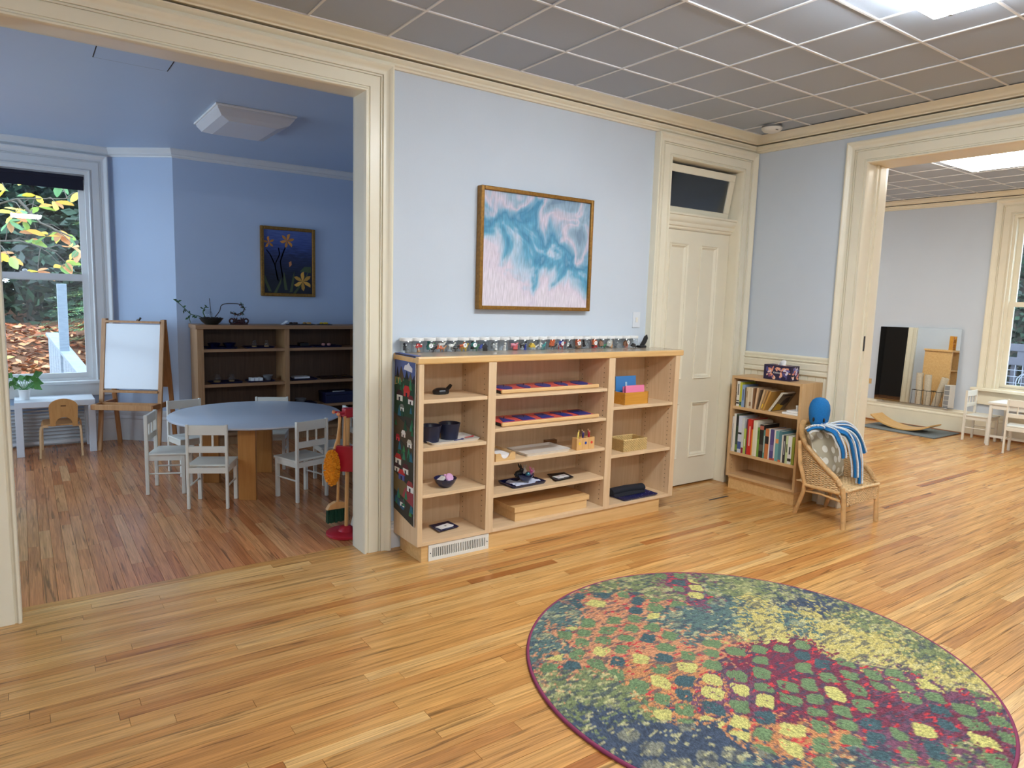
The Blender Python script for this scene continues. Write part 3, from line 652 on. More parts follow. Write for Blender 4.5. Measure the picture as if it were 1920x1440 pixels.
L.new(b.outputs[0], mxs.inputs[1]); L.new(tr.outputs[0], mxs.inputs[2]); L.new(mxs.outputs[0], N['Material Output'].inputs[0])
leaf0 = lm.build('leaf', m_, mg, smooth=80, local=True); first = True
base = Vector(mg.location)
for tip in tips:
    for k in range(rr.randint(3, 5)):
        if first: o = leaf0; first = False
        else: o = leaf0.copy(); col.objects.link(o)
        o.parent = mg; o.location = tip-base; s = rr.uniform(.75, 1.15); o.scale = (s, s, s)
        o.rotation_euler = (rr.uniform(-1.2, .4), rr.uniform(-.8, .8), rr.uniform(0, 2*PI))
        o.color = (*S(*rr.choice([(240, 200, 70), (232, 176, 84), (214, 160, 116), (126, 168, 96), (160, 190, 96), (236, 214, 110), (206, 140, 92), (112, 158, 110)])), 1)
sp_ = thing('yellow_sapling', 'young plant with broad pale yellow leaves just outside the bay window', 'plant', (-1.98, 5.0, gz(-1.98, 5.0)))
MB().tube([(-1.98, 5.0, -.3), (-1.97, 5.0, .72)], .008, 6).build('stem', M_BARK, sp_, smooth=60)
for k, (ax, tz) in enumerate(((-.3, .3), (.6, .15), (2.6, .3), (1.6, -.1), (4.2, .0))):
    o = leaf0.copy(); col.objects.link(o); o.parent = sp_; o.location = (.01, 0, .72+.02*k-gz(-1.98, 5.0)); o.rotation_euler = (tz, 0, ax-PI/2); o.scale = (1.25, 1.1, 1); o.color = (*S(244, 226, 128), 1)
# white deck railing
M_DECKW = mat('weathered_white_boards', S(138, 148, 156), .6, var=.12, scale=9, stretch=(1, 1, 6))
dk = thing('deck_railing', 'white board railing with flat cap and tall square post outside the bay window', 'railing', (-1.33, 6.2, -.4))
def rx(y): return -1.25-(y-4.9)*.131
def rz(y): return .585+(y-4.9)*.195
y = 4.6
while y < 6.45: MB().hexa([(rx(y), y, -.5), (rx(y)+.022, y, -.5), (rx(y)+.005, y+.136, -.5), (rx(y)-.017, y+.136, -.5)], [(rx(y), y, rz(y)-.03), (rx(y)+.022, y, rz(y)-.03), (rx(y)+.005, y+.136, rz(y)), (rx(y)-.017, y+.136, rz(y))]).build('board', M_DECKW, dk); y += .142
q = [(rx(4.55)-.02, 4.55, rz(4.55)-.03), (rx(4.55)+.11, 4.55, rz(4.55)-.03), (rx(6.6)+.11, 6.6, rz(6.6)-.03), (rx(6.6)-.02, 6.6, rz(6.6)-.03)]
MB().hexa(q, [(a_, b_, c_+.035) for a_, b_, c_ in q]).build('cap_board', M_DECKW, dk, bevel=.004)
MB().box(-1.385, -1.29, 5.75, 5.845, -.4, 1.52).build('post', M_DECKW, dk, bevel=.004)
# outside the right-hand window
g = MB().box(7.95, 16, -9, 9, -.9, -.45)
tag(g.build('deck_ground', mat('dark_garden_soil', S(60, 54, 46), .9)), 'dark ground beyond the right-hand window', 'ground', kind='structure')
for i, (x, y, h, r) in enumerate(((12.6, 1.2, 4.8, 1.1), (13.0, 2.9, 5.2, 1.3), (12.9, -.4, 5.0, 1.2), (13.2, 4.6, 5, 1.4), (14.8, 2.0, 6.5, 1.7), (12.8, -2.4, 5, 1.3))):
    tree('garden_tree', 'dark leafy tree outside the right-hand window, '+['nearest the deck railing', 'left of the nearest one', 'right of the nearest one', 'far left and mostly hidden', 'tallest in the back row', 'far right and mostly hidden'][i], x, y, -.5, h, r, 4600 if i != 4 else 9000, .085 if i != 4 else .13, DK, 6)
rl = thing('deck_fence', 'grey-violet deck fence with white wire lattice outside the right-hand window', 'fence', (11, .8, -.45))
M_DECKG = mat('weathered_violet_grey_timber', S(92, 89, 97), .7, var=.1, scale=12)
M_WIRE = mat('white_coated_wire', S(160, 162, 170), .4)
MB().box(10.98, 11.06, -3, 3, .92, 1.03).build('top_rail', M_DECKG, rl); MB().box(10.98, 11.06, -3, 3, .70, .82).build('middle_rail', M_DECKG, rl)
for k in range(24): MB().box(10.99, 11.05, -3+.25*k, -2.90+.25*k, .82, .92).build('spacer', M_DECKG, rl)
for k in range(40): MB().box(11.03, 11.05, -3+.15*k, -2.92+.15*k, -.4, .70).build('picket', M_DECKG, rl)
for k in range(60): MB().tube([(10.97, -3+.1*k, -.3), (10.97, -3+.1*k, .70)], .005, 5).build('lattice_wire', M_WIRE, rl)
for k in range(9): MB().tube([(10.965, -3, .62-.1*k), (10.965, 3, .62-.1*k)], .005, 5).build('lattice_wire', M_WIRE, rl)
for k in range(9):
    cy_ = -2.6+.6*k; MB().tube([(10.96, cy_+.13*(1+.02*j)*math.cos(j*.42), .42+.17*math.sin(j*.42)) for j in range(22)], .008, 6).build('wire_scroll', M_WIRE, rl, smooth=60)

# ================================================================== MAIN ROOM THINGS
# ---- picture on the main wall (plain pastel stand-in)
pic = thing('framed_picture', 'square gold-framed pastel picture in blue and pink above the long shelf', 'picture', (1.035, WY, 1.80))
M_GOLD = mat('antique_gold_frame', S(150, 108, 48), .35, var=.25, scale=60, metal=.55)
PX0, PX1, PZ0, PZ1, FW = .580, 1.489, 1.430, 2.179, .024
for a, b in (((PX0, PX0+FW), (PZ0, PZ1)), ((PX1-FW, PX1), (PZ0, PZ1)), ((PX0+FW, PX1-FW), (PZ0, PZ0+FW)), ((PX0+FW, PX1-FW), (PZ1-FW, PZ1))):
    MB().box(*a, -.032, WY, *b).build('frame_side', M_GOLD, pic, bevel=.005)
def pastel():
    m, nt, N, L, b = new_mat('pastel_colour_fields')
    tc = N.new('ShaderNodeTexCoord'); mp = N.new('ShaderNodeMapping'); L.new(tc.outputs['Object'], mp.inputs[0])
    n = N.new('ShaderNodeTexNoise'); n.inputs['Scale'].default_value = 4.2; n.inputs['Detail'].default_value = 3; n.inputs['Distortion'].default_value = .8; L.new(mp.outputs[0], n.inputs['Vector'])
    sep = N.new('ShaderNodeSeparateXYZ'); L.new(tc.outputs['Object'], sep.inputs[0])
    # paler towards the foot of the sheet, bluer towards upper right
    ma = N.new('ShaderNodeMath'); ma.operation = 'MULTIPLY_ADD'; ma.inputs[1].default_value = .95; L.new(sep.outputs[2], ma.inputs[0]); L.new(n.outputs[0], ma.inputs[2])
    mb_ = N.new('ShaderNodeMath'); mb_.operation = 'MULTIPLY_ADD'; mb_.inputs[1].default_value = .28; L.new(sep.outputs[0], mb_.inputs[0]); L.new(ma.outputs[0], mb_.inputs[2])
    r = N.new('ShaderNodeValToRGB'); cr = r.color_ramp
    cr.elements[0].position = .18; cr.elements[0].color = (*S(222, 214, 226), 1); cr.elements[1].position = .92; cr.elements[1].color = (*S(118, 146, 172), 1)
    for p_, c in ((.33, S(214, 204, 220)), (.42, S(176, 200, 220)), (.50, S(98, 164, 196)), (.58, S(70, 138, 176)), (.66, S(128, 172, 200)), (.74, S(206, 196, 212)), (.82, S(150, 178, 200))):
        e = cr.elements.new(p_); e.color = (*c, 1)
    L.new(mb_.outputs[0], r.inputs[0])
    mp2 = N.new('ShaderNodeMapping'); mp2.inputs['Rotation'].default_value = (0, math.radians(35), 0); mp2.inputs['Scale'].default_value = (160, 1, 14); L.new(tc.outputs['Object'], mp2.inputs[0])
    st = N.new('ShaderNodeTexNoise'); st.inputs['Scale'].default_value = 1; st.inputs['Detail'].default_value = 3; L.new(mp2.outputs[0], st.inputs['Vector'])
    mr = N.new('ShaderNodeMapRange'); mr.inputs[1].default_value = .35; mr.inputs[2].default_value = .65; mr.inputs[3].default_value = .80; mr.inputs[4].default_value = 1.1; L.new(st.outputs[0], mr.inputs[0])
    v = N.new('ShaderNodeVectorMath'); v.operation = 'SCALE'; L.new(r.outputs[0], v.inputs[0]); L.new(mr.outputs[0], v.inputs['Scale']); L.new(v.outputs[0], b.inputs['Base Color'])
    b.inputs['Roughness'].default_value = .35; return m
MB().box(PX0+FW-.002, PX1-FW+.002, -.016, .0, PZ0+FW-.002, PZ1-FW+.002).build('picture_sheet', pastel(), pic)
MB().box(PX0+.01, PX1-.01, .0, .018, PZ0+.01, PZ1-.01).build('backing_board', M_DARKGAP, pic)

# ---- long shelf unit
sh = thing('shelf_unit', 'long low maple shelf unit with open compartments below the pastel picture', 'shelf', (1.07, -.16, 0))
SF, SB = -.309, .0
MB().box(.0185, 2.157, SF-.004, SB+.003, 1.130, 1.171).build('top', M_EDGE, sh, bevel=.008)
MB().box(.027, 2.149, SF+.006, SB-.002, 1.1712, 1.1722).build('top_laminate', M_TOPLAM, sh)
def pegs(x, s_):
    mb = MB()
    for y in (SF+.045, SB-.045):
        for k in range(29): mb.box(min(x, x+s_*.0006), max(x, x+s_*.0006), y-.0028, y+.0028, .162+.032*k, .1676+.032*k)
    return mb
M_HOLE = mat('dark_peg_hole', S(60, 42, 28), .9)
panels = [(.0281, .0585), (.482, .5365), (1.4335, 1.491), (2.078, 2.1235)]
for i, (a, b) in enumerate(panels):
    o = MB().box(a, b, SF, SB-.008, .0983, 1.130).build('side_panel' if i in (0, 3) else 'divider', M_MAPLE, sh, bevel=.0015)
    if i: pegs(a, -1).build('peg_holes', M_HOLE, o, kind='stuff')
MB().box(.04, 2.11, SB-.008, SB, .0983, 1.130).build('back_panel', M_MAPLE, sh)
bays = [(.0585, .482), (.5365, 1.4335), (1.491, 2.078)]
levels = [[(.911, .933), (.642, .662), (.374, .394)], [(.909, .929), (.710, .730), (.508, .528), (.309, .329)], [(.776, .797), (.445, .466)]]
for (a, b), lv in zip(bays, levels):
    for z0, z1 in lv: MB().box(a+.0015, b-.0015, SF+.006, SB-.008, z0, z1).build('shelf_board', M_MAPLEX, sh, bevel=.0015)
    MB().box(a, b, SF, SB-.008, .0983, .120).build('bottom_board', M_MAPLEX, sh, bevel=.001)
MB().box(.0608, 1.998, -.297, SB-.03, 0, .0983).build('plinth', M_EDGE, sh)
for x in (.395, 1.335, 1.985): MB().box(x-.028, x+.028, SB-.05, SB-.009, 1.113, 1.130).build('bracket', M_BLACK, sh)
# floor register let into the plinth
fr_ = thing('floor_register', 'white slotted metal heating register in the shelf plinth', 'vent', (.31, -.30, 0))
R0, R1, RH = .104, .513, .0955
pl = MB().box(R0, R1, -.304, -.2975, 0, .020).box(R0, R1, -.304, -.2975, .074, RH).box(R0, R0+.024, -.304, -.2975, .020, .074).box(R1-.024, R1, -.304, -.2975, .020, .074)
pl.build('frame', M_WHITE, fr_, bevel=.001)
MB().box(R0+.024, R1-.024, -.2985, -.2972, .020, .074).build('dark_duct', M_BLACK, fr_)
n_ = 30; st = (R1-R0-.048)/n_
for k in range(n_+1):
    xk = R0+.024+st*k; MB().box(xk-.0032, xk+.0032, -.303, -.2988, .020, .074).build('louvre', M_WHITE, fr_)
for x in (R0+.012, R1-.012): MB().lathe([(.0035, 0), (.0035, .0008)], 8).build('screw', M_BLACK, fr_, local=True).matrix_local = Matrix.Translation((x-.31, -.0048, .047)) @ Matrix.Rotation(PI/2, 4, 'X')

# ---- appliqué runner hanging over the shelf end
tp = thing('applique_runner', 'dark appliqué village runner hanging down the left end of the long shelf', 'textile', (.02, -.15, .2))
TB, TF, TZ0, TZ1 = -.026, -.280, .228, 1.169
def tx(u, v): return (TB+(TF-TB)*u, TZ0+(TZ1-TZ0)*v)
cl = MB()
bend = lambda v: .0225-.004*math.sin(min(1, v*1.1)*PI)
cl.col(S(52, 48, 38))
N_ = 30
for k in range(N_):
    v0, v1 = k/N_, (k+1)/N_; za, zb = tx(0, v0)[1], tx(0, v1)[1]; c = (.16 if k == 0 else 0)
    f = lambda v, u: (bend(v)-.003, tx(u, v)[0], tx(u, v)[1]-(.05*u if v < .02 else 0)+(.03 if v < .02 else 0)); g_ = lambda v, u: (bend(v), tx(u, v)[0], tx(u, v)[1]-(.05*u if v < .02 else 0)+(.03 if v < .02 else 0))
    cl.hexa([f(v0, 0), f(v0, 1), g_(v0, 1), g_(v0, 0)], [f(v1, 0), f(v1, 1), g_(v1, 1), g_(v1, 0)])
cl.add([], [])
cloth = cl.build('cloth', vcol('felt_colours', .9, bump=.3, bscale=500), tp)
MB().col(S(84, 98, 150)).box(.017, .05, TF, TB, 1.1725, 1.1755).build('cloth_on_top', MATS['felt_colours'], tp)
MB().col(S(214, 206, 196)).tube([(bend(v)-.0015, TF-.001, TZ0-.02+(TZ1-TZ0+.02)*v) for v in [k/20 for k in range(21)]], .0022, 5).build('piping', MATS['felt_colours'], tp)
rr = random.Random(4)
def patch(name, poly, c, lift=.001):
    mb = MB().col(S(*c)); pts = [tx(min(.985, max(.01, u)), v) for u, v in poly]; vm = sum(v for u, v in poly)/len(poly)
    mb.prism(pts, bend(vm)-.003-lift, bend(vm)-.0015, lambda a, b, h: (h, a, b)); return mb.build(name, MATS['felt_colours'], tp)
patch('sky_patch', [(0, .86), (1, .86), (1, .998), (0, .998)], (86, 100, 150), .0006)
patch('cloud', [(.45, .915), (.85, .905), (.86, .93), (.74, .945), (.68, .96), (.60, .945), (.50, .94)], (226, 222, 226), .0016)
for i, (u0, u1, uc, vt, c) in enumerate(((0, .3, .14, .925, (36, 34, 34)), (.1, .6, .32, .93, (84, 66, 46)), (.4, .8, .60, .91, (30, 34, 36)), (.55, 1, .78, .90, (96, 84, 62)), (.75, 1, .96, .89, (30, 26, 28)))):
    patch('mountain', [(u0, .80), (u1, .80), (uc, vt)], c, .0008+.0003*i)
patch('hill', [(0, .62), (1, .56), (1, .84), (.6, .86), (.3, .83), (0, .81)], (34, 62, 40), .0012)
patch('field', [(0, .79), (.45, .80), (.3, .86), (.0, .86)], (168, 148, 96), .0014)
patch('field', [(0, .52), (1, .42), (1, .55), (0, .64)], (74, 58, 38), .0012)
patch('field', [(0, .32), (1, .28), (1, .42), (0, .50)], (58, 52, 40), .0011)
patch('field', [(0, .16), (1, .10), (1, .20), (0, .27)], (110, 90, 52), .0013)
patch('flower_field', [(.45, .14), (1, .10), (1, .19), (.6, .20)], (150, 60, 66), .0017)
patch('stream', [(.05, .08), (.5, .05), (.6, .08), (.1, .12)], (40, 84, 110), .0016)
def house(u, v, s, wall=(226, 220, 206), roof=(176, 44, 40)):
    a, h = .13*s, .035*s
    patch('house', [(u-a, v), (u+a, v), (u+a, v+h), (u-a, v+h)], wall, .0022)
    patch('roof', [(u-a*1.25, v+h*.9), (u+a*1.25, v+h*.9), (u+a*.6, v+h*1.7), (u-a*.6, v+h*1.7)], roof, .0026)
    patch('doorway', [(u-a*.3, v), (u+a*.2, v), (u+a*.2, v+h*.6), (u-a*.3, v+h*.6)], (40, 30, 40), .0026)
for a in ((.28, .72, 1.1, (226, 222, 210), (60, 30, 34)), (.62, .755, 1.1, (200, 50, 46), (190, 40, 40)), (.82, .715, .9, (228, 222, 214), (110, 40, 40)), (.25, .325, 1.1), (.18, .275, .9, (224, 220, 208), (70, 40, 44)), (.62, .285, 1.0, (226, 220, 208), (84, 30, 34)), (.42, .235, 1.1, (80, 84, 140), (180, 40, 40)), (.84, .185, 1.1, (230, 226, 218), (150, 60, 60)), (.45, .07, .8, (222, 222, 216), (70, 60, 60)), (.22, .47, .7, (200, 60, 70), (150, 30, 40)), (.5, .505, .7, (226, 210, 196), (226, 216, 206)), (.8, .455, .8, (226, 218, 206), (200, 190, 170)), (.4, .66, .7, (226, 226, 220), (120, 120, 110))): house(*a)
for k in range(34):
    u = rr.uniform(.06, .94); v = rr.choice([rr.uniform(.60, .70), rr.uniform(.76, .83), rr.uniform(.36, .43), rr.uniform(.03, .13), rr.uniform(.52, .6)]); s_ = rr.uniform(.6, 1.2)
    patch('tree', [(u-.07*s_, v), (u+.07*s_, v), (u+.04*s_, v+.03*s_), (u, v+.055*s_), (u-.04*s_, v+.03*s_)], rr.choice([(36, 96, 58), (50, 120, 84), (24, 70, 48), (66, 128, 70), (40, 100, 120)]), .002+.0008*rr.random())

# ---- row of jars on the shelf top
M_JAR = glass('clear_plastic_jar', (.97, .98, .98), .05, .8, .03)
M_LID = mat('white_plastic_lid', S(240, 240, 238), .35)
ZT = 1.1725
NJ, JX0, JP = 25, .088, .0765
jar0 = None
digits = {2: '2', 5: '8', 6: '3', 15: '9', 17: '5', 19: '0', 23: '9'}
COLS = {'green': (44, 120, 76), 'red': (196, 46, 40), 'orange': (226, 108, 56), 'blue': (34, 60, 170), 'white': (228, 226, 220), 'black': (30, 30, 34), 'brown': (134, 84, 46), 'yellow': (226, 190, 70), 'teal': (60, 150, 150), 'tan': (196, 150, 104), 'grey': (140, 144, 146), 'pink': (226, 130, 150)}
fill = [['grey', 'black'], ['tan', 'white', 'red'], ['black', 'teal', 'green'], ['tan', 'orange', 'white'], ['black', 'white'], ['yellow', 'orange'], ['green', 'black', 'teal'], ['black', 'blue'], ['white', 'grey'], ['white'], ['red', 'pink'], ['blue', 'black'], ['white', 'yellow'], ['teal', 'white'], ['black', 'brown', 'orange'], ['red', 'white', 'blue'], ['black', 'white'], ['brown', 'tan', 'orange'], ['grey', 'black'], ['red', 'black', 'orange'], ['green', 'brown'], ['tan', 'white'], ['grey'], ['orange', 'brown'], ['black']]
rr = random.Random(9)
minis = {}
def mini_mesh(kind):
    mb = MB()
    if kind == 0:      # four-legged animal
        mb.tube([(-.016, 0, .016), (-.006, 0, .018), (.008, 0, .017), (.016, 0, .02), (.021, 0, .028)], [.006, .009, .008, .006, .004], 7).ball((.024, 0, .03), .006, .005, .005, 7, 5)
        for x in (-.011, .010):
            for y in (-.005, .005): mb.tube([(x, y, .015), (x, y, 0)], .0025, 5)
        mb.tube([(-.016, 0, .018), (-.024, 0, .024)], [.002, .001], 5)
    elif kind == 1:    # car-like lump with cabin and wheels
        mb.prism([(-.02, .004), (.02, .004), (.02, .013), (.012, .014), (.006, .024), (-.01, .024), (-.014, .014), (-.02, .013)], -.01, .01, lambda a, b, h: (a, h, b))
        for x in (-.012, .012):
            for y in (-.011, .011): mb.tube([(x, y-.001, .005), (x, y+.001, .005)], .005, 8)
    elif kind == 2:    # spool / house token
        mb.prism([(-.013, 0), (.013, 0), (.013, .018), (.017, .018), (0, .036), (-.017, .018), (-.013, .018)], -.011, .011, lambda a, b, h: (a, h, b))
    else:              # little figure
        mb.lathe([(.011, 0), (.012, .004), (.007, .014), (.009, .022), (.004, .026), (.008, .032), (.007, .038), (.001, .041)], 10); mb.tube([(0, -.014, .012), (0, -.008, .02), (0, .008, .02), (0, .014, .012)], .003, 5)
    return mb
mi_obj = {}
for i in range(NJ):
    x = JX0+JP*i; yj = -.026+.002*math.sin(i*2.1)
    lbl = 'clear plastic jar with white lid, %s from the left on the long shelf top' % ORD[i]
    if jar0 is None:
        jar0 = thing('jar', lbl, 'jar', (x, yj, ZT), group='lidded jars along the long shelf')
        MB().lathe([(.034, .001), (.035, .004), (.035, .068), (.033, .070)], 24).build('jar_body', M_JAR, jar0, smooth=50, local=True)
        MB().lathe([(.0372, .068), (.0378, .070), (.0378, .084), (.036, .086), (.001, .086)], 24).build('lid', M_LID, jar0, smooth=40, local=True)
        j = jar0
    else:
        j = dup(jar0, (x, yj, ZT), rr.uniform(0, .2), label=lbl)
    WM[j] = Matrix.Translation((x, yj, ZT))
    if i in digits:
        T = Matrix.Translation((x-.012, yj-.0365, ZT+.040)) @ Matrix.Rotation(PI/2, 4, 'X')
        lb = MB(T).lathe([(.014, 0), (.014, .0006)], 20).build('number_sticker', M_LID, j)
        text_part(digits[i], .018, T @ Matrix.Translation((0, 0, .001)), M_BLACK, j, 'number', .0002)
    for k, cn in enumerate(fill[i]):
        kd = rr.randint(0, 3)
        if kd not in mi_obj: o = mini_mesh(kd).build('miniature_toy', objcol('toy_paint', .4), smooth=40); mi_obj[kd] = o
        else: o = mi_obj[kd].copy(); col.objects.link(o)
        a = 2.1*k+rr.random(); r_ = .010 if len(fill[i]) > 1 else 0
        o.location = (x+r_*math.cos(a), yj-.006+r_*math.sin(a)*.6, ZT+.002+.012*k); o.rotation_euler = (rr.uniform(-.25, .25), rr.uniform(-.25, .25), rr.uniform(-.6, .6)); s_ = rr.uniform(1.05, 1.4); o.scale = (s_*.85, s_*.85, s_)
        o.color = (*S(*COLS[cn]), 1); tag(o, '%s miniature toy inside the %s jar from the left' % (cn, ORD[i]), 'toy', 'miniature toys in the jars')
bs = thing('loop_strap', 'black strap with a loop standing at the right end of the jars', 'strap', (1.985, -.05, ZT))
MB().box(1.955, 2.02, -.075, -.03, ZT, ZT+.016).build('base', M_BLACK, bs, bevel=.005)
MB().tube([(1.985, -.05, ZT+.014), (2.005, -.05, ZT+.04), (2.025, -.05, ZT+.075), (2.038, -.05, ZT+.085), (2.042, -.05, ZT+.07), (2.03, -.05, ZT+.045), (2.005, -.05, ZT+.014)], .006, 6, flat=2.0).build('loop', M_BLACK, bs, smooth=60)

# ---- things in the left compartments
t = thing('leather_case', 'small black leather case with a wrist strap on the top left shelf', 'case', (.27, -.12, .933), .25)
MB().lathe([(.048, 0), (.052, .004), (.052, .018), (.046, .026), (.030, .034), (.001, .036)], 8, sx=1.05, sy=.8).build('case_body', M_BLACK, t, smooth=25, local=True)
MB().tube([(.045, 0, .02), (.065, .005, .022), (.085, .006, .034), (.092, .006, .043), (.084, .006, .046), (.066, .006, .034), (.05, .004, .024)], .0045, 6, flat=1.8).build('strap', M_BLACK, t, smooth=50, local=True)
def tray(label, cx, cy, z, w, d, h, m, rz=0, name='tray', cat='tray', rim=.006, rc=.02):
    t = thing(name, label, cat, (cx, cy, z), rz)
    def rrect(w, d, r, zz, n=5):
        return [(sx*(w/2-r)+r*math.cos(a0+PI/2*k/n), sy*(d/2-r)+r*math.sin(a0+PI/2*k/n), zz) for sx, sy, a0 in ((1, 1, 0), (-1, 1, PI/2), (-1, -1, PI), (1, -1, 1.5*PI)) for k in range(n+1)]
    rings = [rrect(w*.94, d*.92, rc, .0), rrect(w, d, rc, h), rrect(w-2*rim, d-2*rim, rc*.8, h), rrect(w*.94-2*rim, d*.92-2*rim, rc*.8, .004)]
    n = len(rings[0]); vs_ = [p for r in rings for p in r]; fs_ = [(i*n+k, i*n+(k+1) % n, (i+1)*n+(k+1) % n, (i+1)*n+k) for i in range(3) for k in range(n)]+[tuple(range(n-1, -1, -1)), tuple(range(3*n, 4*n))]
    MB().add(vs_, fs_).build('tray_dish', m, t, smooth=40, local=True); return t
M_TRAYW = mat('white_melamine', S(226, 222, 216), .25)
tray('white tray with coloured ladle handles under two navy bowls', .302, -.165, .662, .335, .20, .014, M_TRAYW, .04)
def lathe_thing(name, label, cat, loc, prof, m, part, sx=1, sy=1, n=32):
    t = thing(name, label, cat, loc); MB().lathe(prof, n, sx=sx, sy=sy).build(part, m, t, smooth=40, local=True); return t
M_NAVYM = mat('matte_navy_bowl', S(30, 34, 58), .4)
BW = [(.001, .003), (.046, .003), (.050, .0), (.050, .006), (.062, .088), (.0655, .094), (.0625, .095), (.058, .088), (.046, .012), (.001, .010)]
lathe_thing('bowl', 'deep navy bowl at the left of the white tray', 'bowl', (.178, -.170, .667), BW, M_NAVYM, 'bowl_wall')
lathe_thing('bowl', 'deep navy bowl at the right of the white tray', 'bowl', (.316, -.150, .667), BW, M_NAVYM, 'bowl_wall')
for i, (x, y, c, nm) in enumerate(((.335, -.235, (40, 50, 110), 'blue'), (.435, -.19, (190, 50, 60), 'red'))):
    t = thing('spoon', '%s spoon lying on the white tray beside the bowls' % nm, 'spoon', (x, y, .668), .3)
    MB().tube([(-.045, 0, .007), (0, 0, .006), (.012, 0, .006)], .0025, 6).build('handle', mat('spoon_'+nm, S(*c), .3), t, local=True, smooth=50)
    MB().ball((.024, 0, .006), .014, .009, .004, 10, 6).build('spoon_bowl', MATS['spoon_'+nm], t, local=True, smooth=60)
lathe_thing('bowl', 'shiny cobalt bowl holding a pink gadget on the third left shelf', 'bowl', (.262, -.205, .394), [(.001, .004), (.028, .004), (.030, 0), (.034, .002), (.056, .026), (.068, .052), (.0665, .054), (.054, .030), (.032, .008), (.001, .007)], M_NAVY, 'bowl_wall')
M_PINK = mat('pink_plastic', S(216, 160, 200), .35)
t = thing('pink_gadget', 'round pink plastic gadget resting in the cobalt bowl', 'gadget', (.285, -.21, .432))
MB(Matrix.Translation((.285, -.215, .448)) @ Matrix.Rotation(math.radians(65), 4, 'X')).lathe([(.001, -.006), (.024, -.006), (.026, 0), (.022, .006), (.016, .005), (.001, .006)], 22).build('disc', M_PINK, t, smooth=40)
MB().ball((.262, -.20, .460), .008, .008, .008, 10, 6).build('knob', M_PINK, t, smooth=60)
t = thing('card_holder', 'pale grey card block leaning inside the cobalt bowl', 'card', (.235, -.205, .434), .3)
MB(Matrix.Rotation(-.35, 4, 'Y')).box(-.024, .026, -.014, .014, .0, .016).build('block', mat('pale_card', S(206, 204, 198), .6), t, local=True, bevel=.001)
def plate(label, pts, z, m, card=True, lc='white letter cards stacked on'):
    cx = sum(p[0] for p in pts)/4; cy = sum(p[1] for p in pts)/4
    t = thing('square_plate', label, 'plate', (cx, cy, z))
    P = [Vector((p[0]-cx, p[1]-cy, 0)) for p in pts]
    mb = MB(); ring = [(0.62, 0), (1, .010), (.97, .0115), (.66, .004)]
    vs_ = [(p.x*s_, p.y*s_, h) for s_, h in ring for p in P]; mb.add(vs_, [(i*4+k, i*4+(k+1) % 4, i*4+4+(k+1) % 4, i*4+4+k) for i in range(3) for k in range(4)]+[(3, 2, 1, 0), (12, 13, 14, 15)])
    mb.build('plate_dish', m, t, local=True); return cx, cy
cx, cy = plate('small square navy plate with word cards on the bottom left shelf', [(.218, -.219), (.372, -.194), (.367, -.072), (.222, -.086)], .120, M_NAVY)
for k in range(3):
    t = thing('word_card', 'white word card, %s in the pile on the bottom left navy plate' % ['lowest', 'middle', 'top'][k], 'card', (cx+.004*k, cy-.002, .126+.0018*k), .16+.06*k)
    MB().box(-.045, .045, -.028, .028, 0, .0015).build('card_sheet', M_LID, t, local=True)
    if k == 2: MB().box(-.006, .007, -.006, .006, .0015, .0018).build('printed_picture', mat('grey_print', S(120, 116, 110), .7), t, local=True)

# ---- geometric inset trays
M_CORAL = mat('coral_red_lacquer', S(226, 92, 84), .3)
M_INB = mat('cobalt_inset', S(24, 52, 140), .3)
M_PINE = wood('pale_birch', S(214, 172, 116), S(228, 190, 136), 'x', .4)
M_KNOB = mat('steel_knob', S(150, 150, 158), .25, metal=1)
def inset_tray(label, x0, x1, y0, y1, z, shapes):
    t = thing('inset_tray', label, 'tray', ((x0+x1)/2, (y0+y1)/2, z))
    MB().box(x0, x1, y0, y0+.018, z+.002, z+.026).build('front_rail', M_PINE, t, bevel=.006)
    MB().box(x0+.004, x1-.004, y0+.018, y1, z, z+.014).build('base_board', mat('black_tray_base', S(26, 24, 26), .5), t)
    MB().box(x0+.002, x0+.012, y0+.018, y1, z+.001, z+.018).build('end_rail', MATS['black_tray_base'], t)
    n = len(shapes); w = (x1-x0-.016)/n
    for k, poly in enumerate(shapes):
        a = x0+.008+w*k; T = Matrix.Translation((a+w/2, (y0+.018+y1)/2, z+.014)) @ Matrix.Rotation(math.radians(3.5), 4, 'X')
        d_ = (y1-y0-.02)/2
        fr_o = MB(T).box(-w/2+.0015, w/2-.0015, -d_, d_, 0, .010).build('frame_square', M_CORAL, t, bevel=.001)
        MB(T).prism([(px_*w*.36, py_*d_*.76) for px_, py_ in poly], .010, .0135).build('inset_shape', M_INB, fr_o)
        MB(T).lathe([(.002, .0135), (.002, .020), (.005, .022), (.005, .027), (.001, .029)], 10, (0, 0, 0)).build('knob', M_KNOB, fr_o, smooth=50)
ell = lambda a, b, n=28: [(a*math.cos(2*PI*k/n), b*math.sin(2*PI*k/n)) for k in range(n)]
oval = [(.62*math.cos(2*PI*k/28)*(1+.25*math.sin(2*PI*k/28)), .9*math.sin(2*PI*k/28)) for k in range(28)]
inset_tray('upper birch-edged tray of coral frames with rounded blue insets', .610, 1.395, -.262, -.06, .929, [ell(.95, .9), ell(.62, .9), ell(.9, .85), oval, ell(1, .95)])
inset_tray('lower birch-edged tray of coral frames with angular blue insets', .610, 1.395, -.276, -.07, .730, [[(-.8, -.8), (.8, -.8), (0, .8)], [(-.9, -.85), (.9, -.85), (.9, .85), (-.9, .85)], [(-.9, -.8), (.9, -.8), (.55, .8), (-.55, .8)], [(-.5, -.85), (.9, -.85), (.5, .85), (-.9, .85)], [(-.95, -.9), (.95, -.9), (.95, .9), (-.95, .9)]])

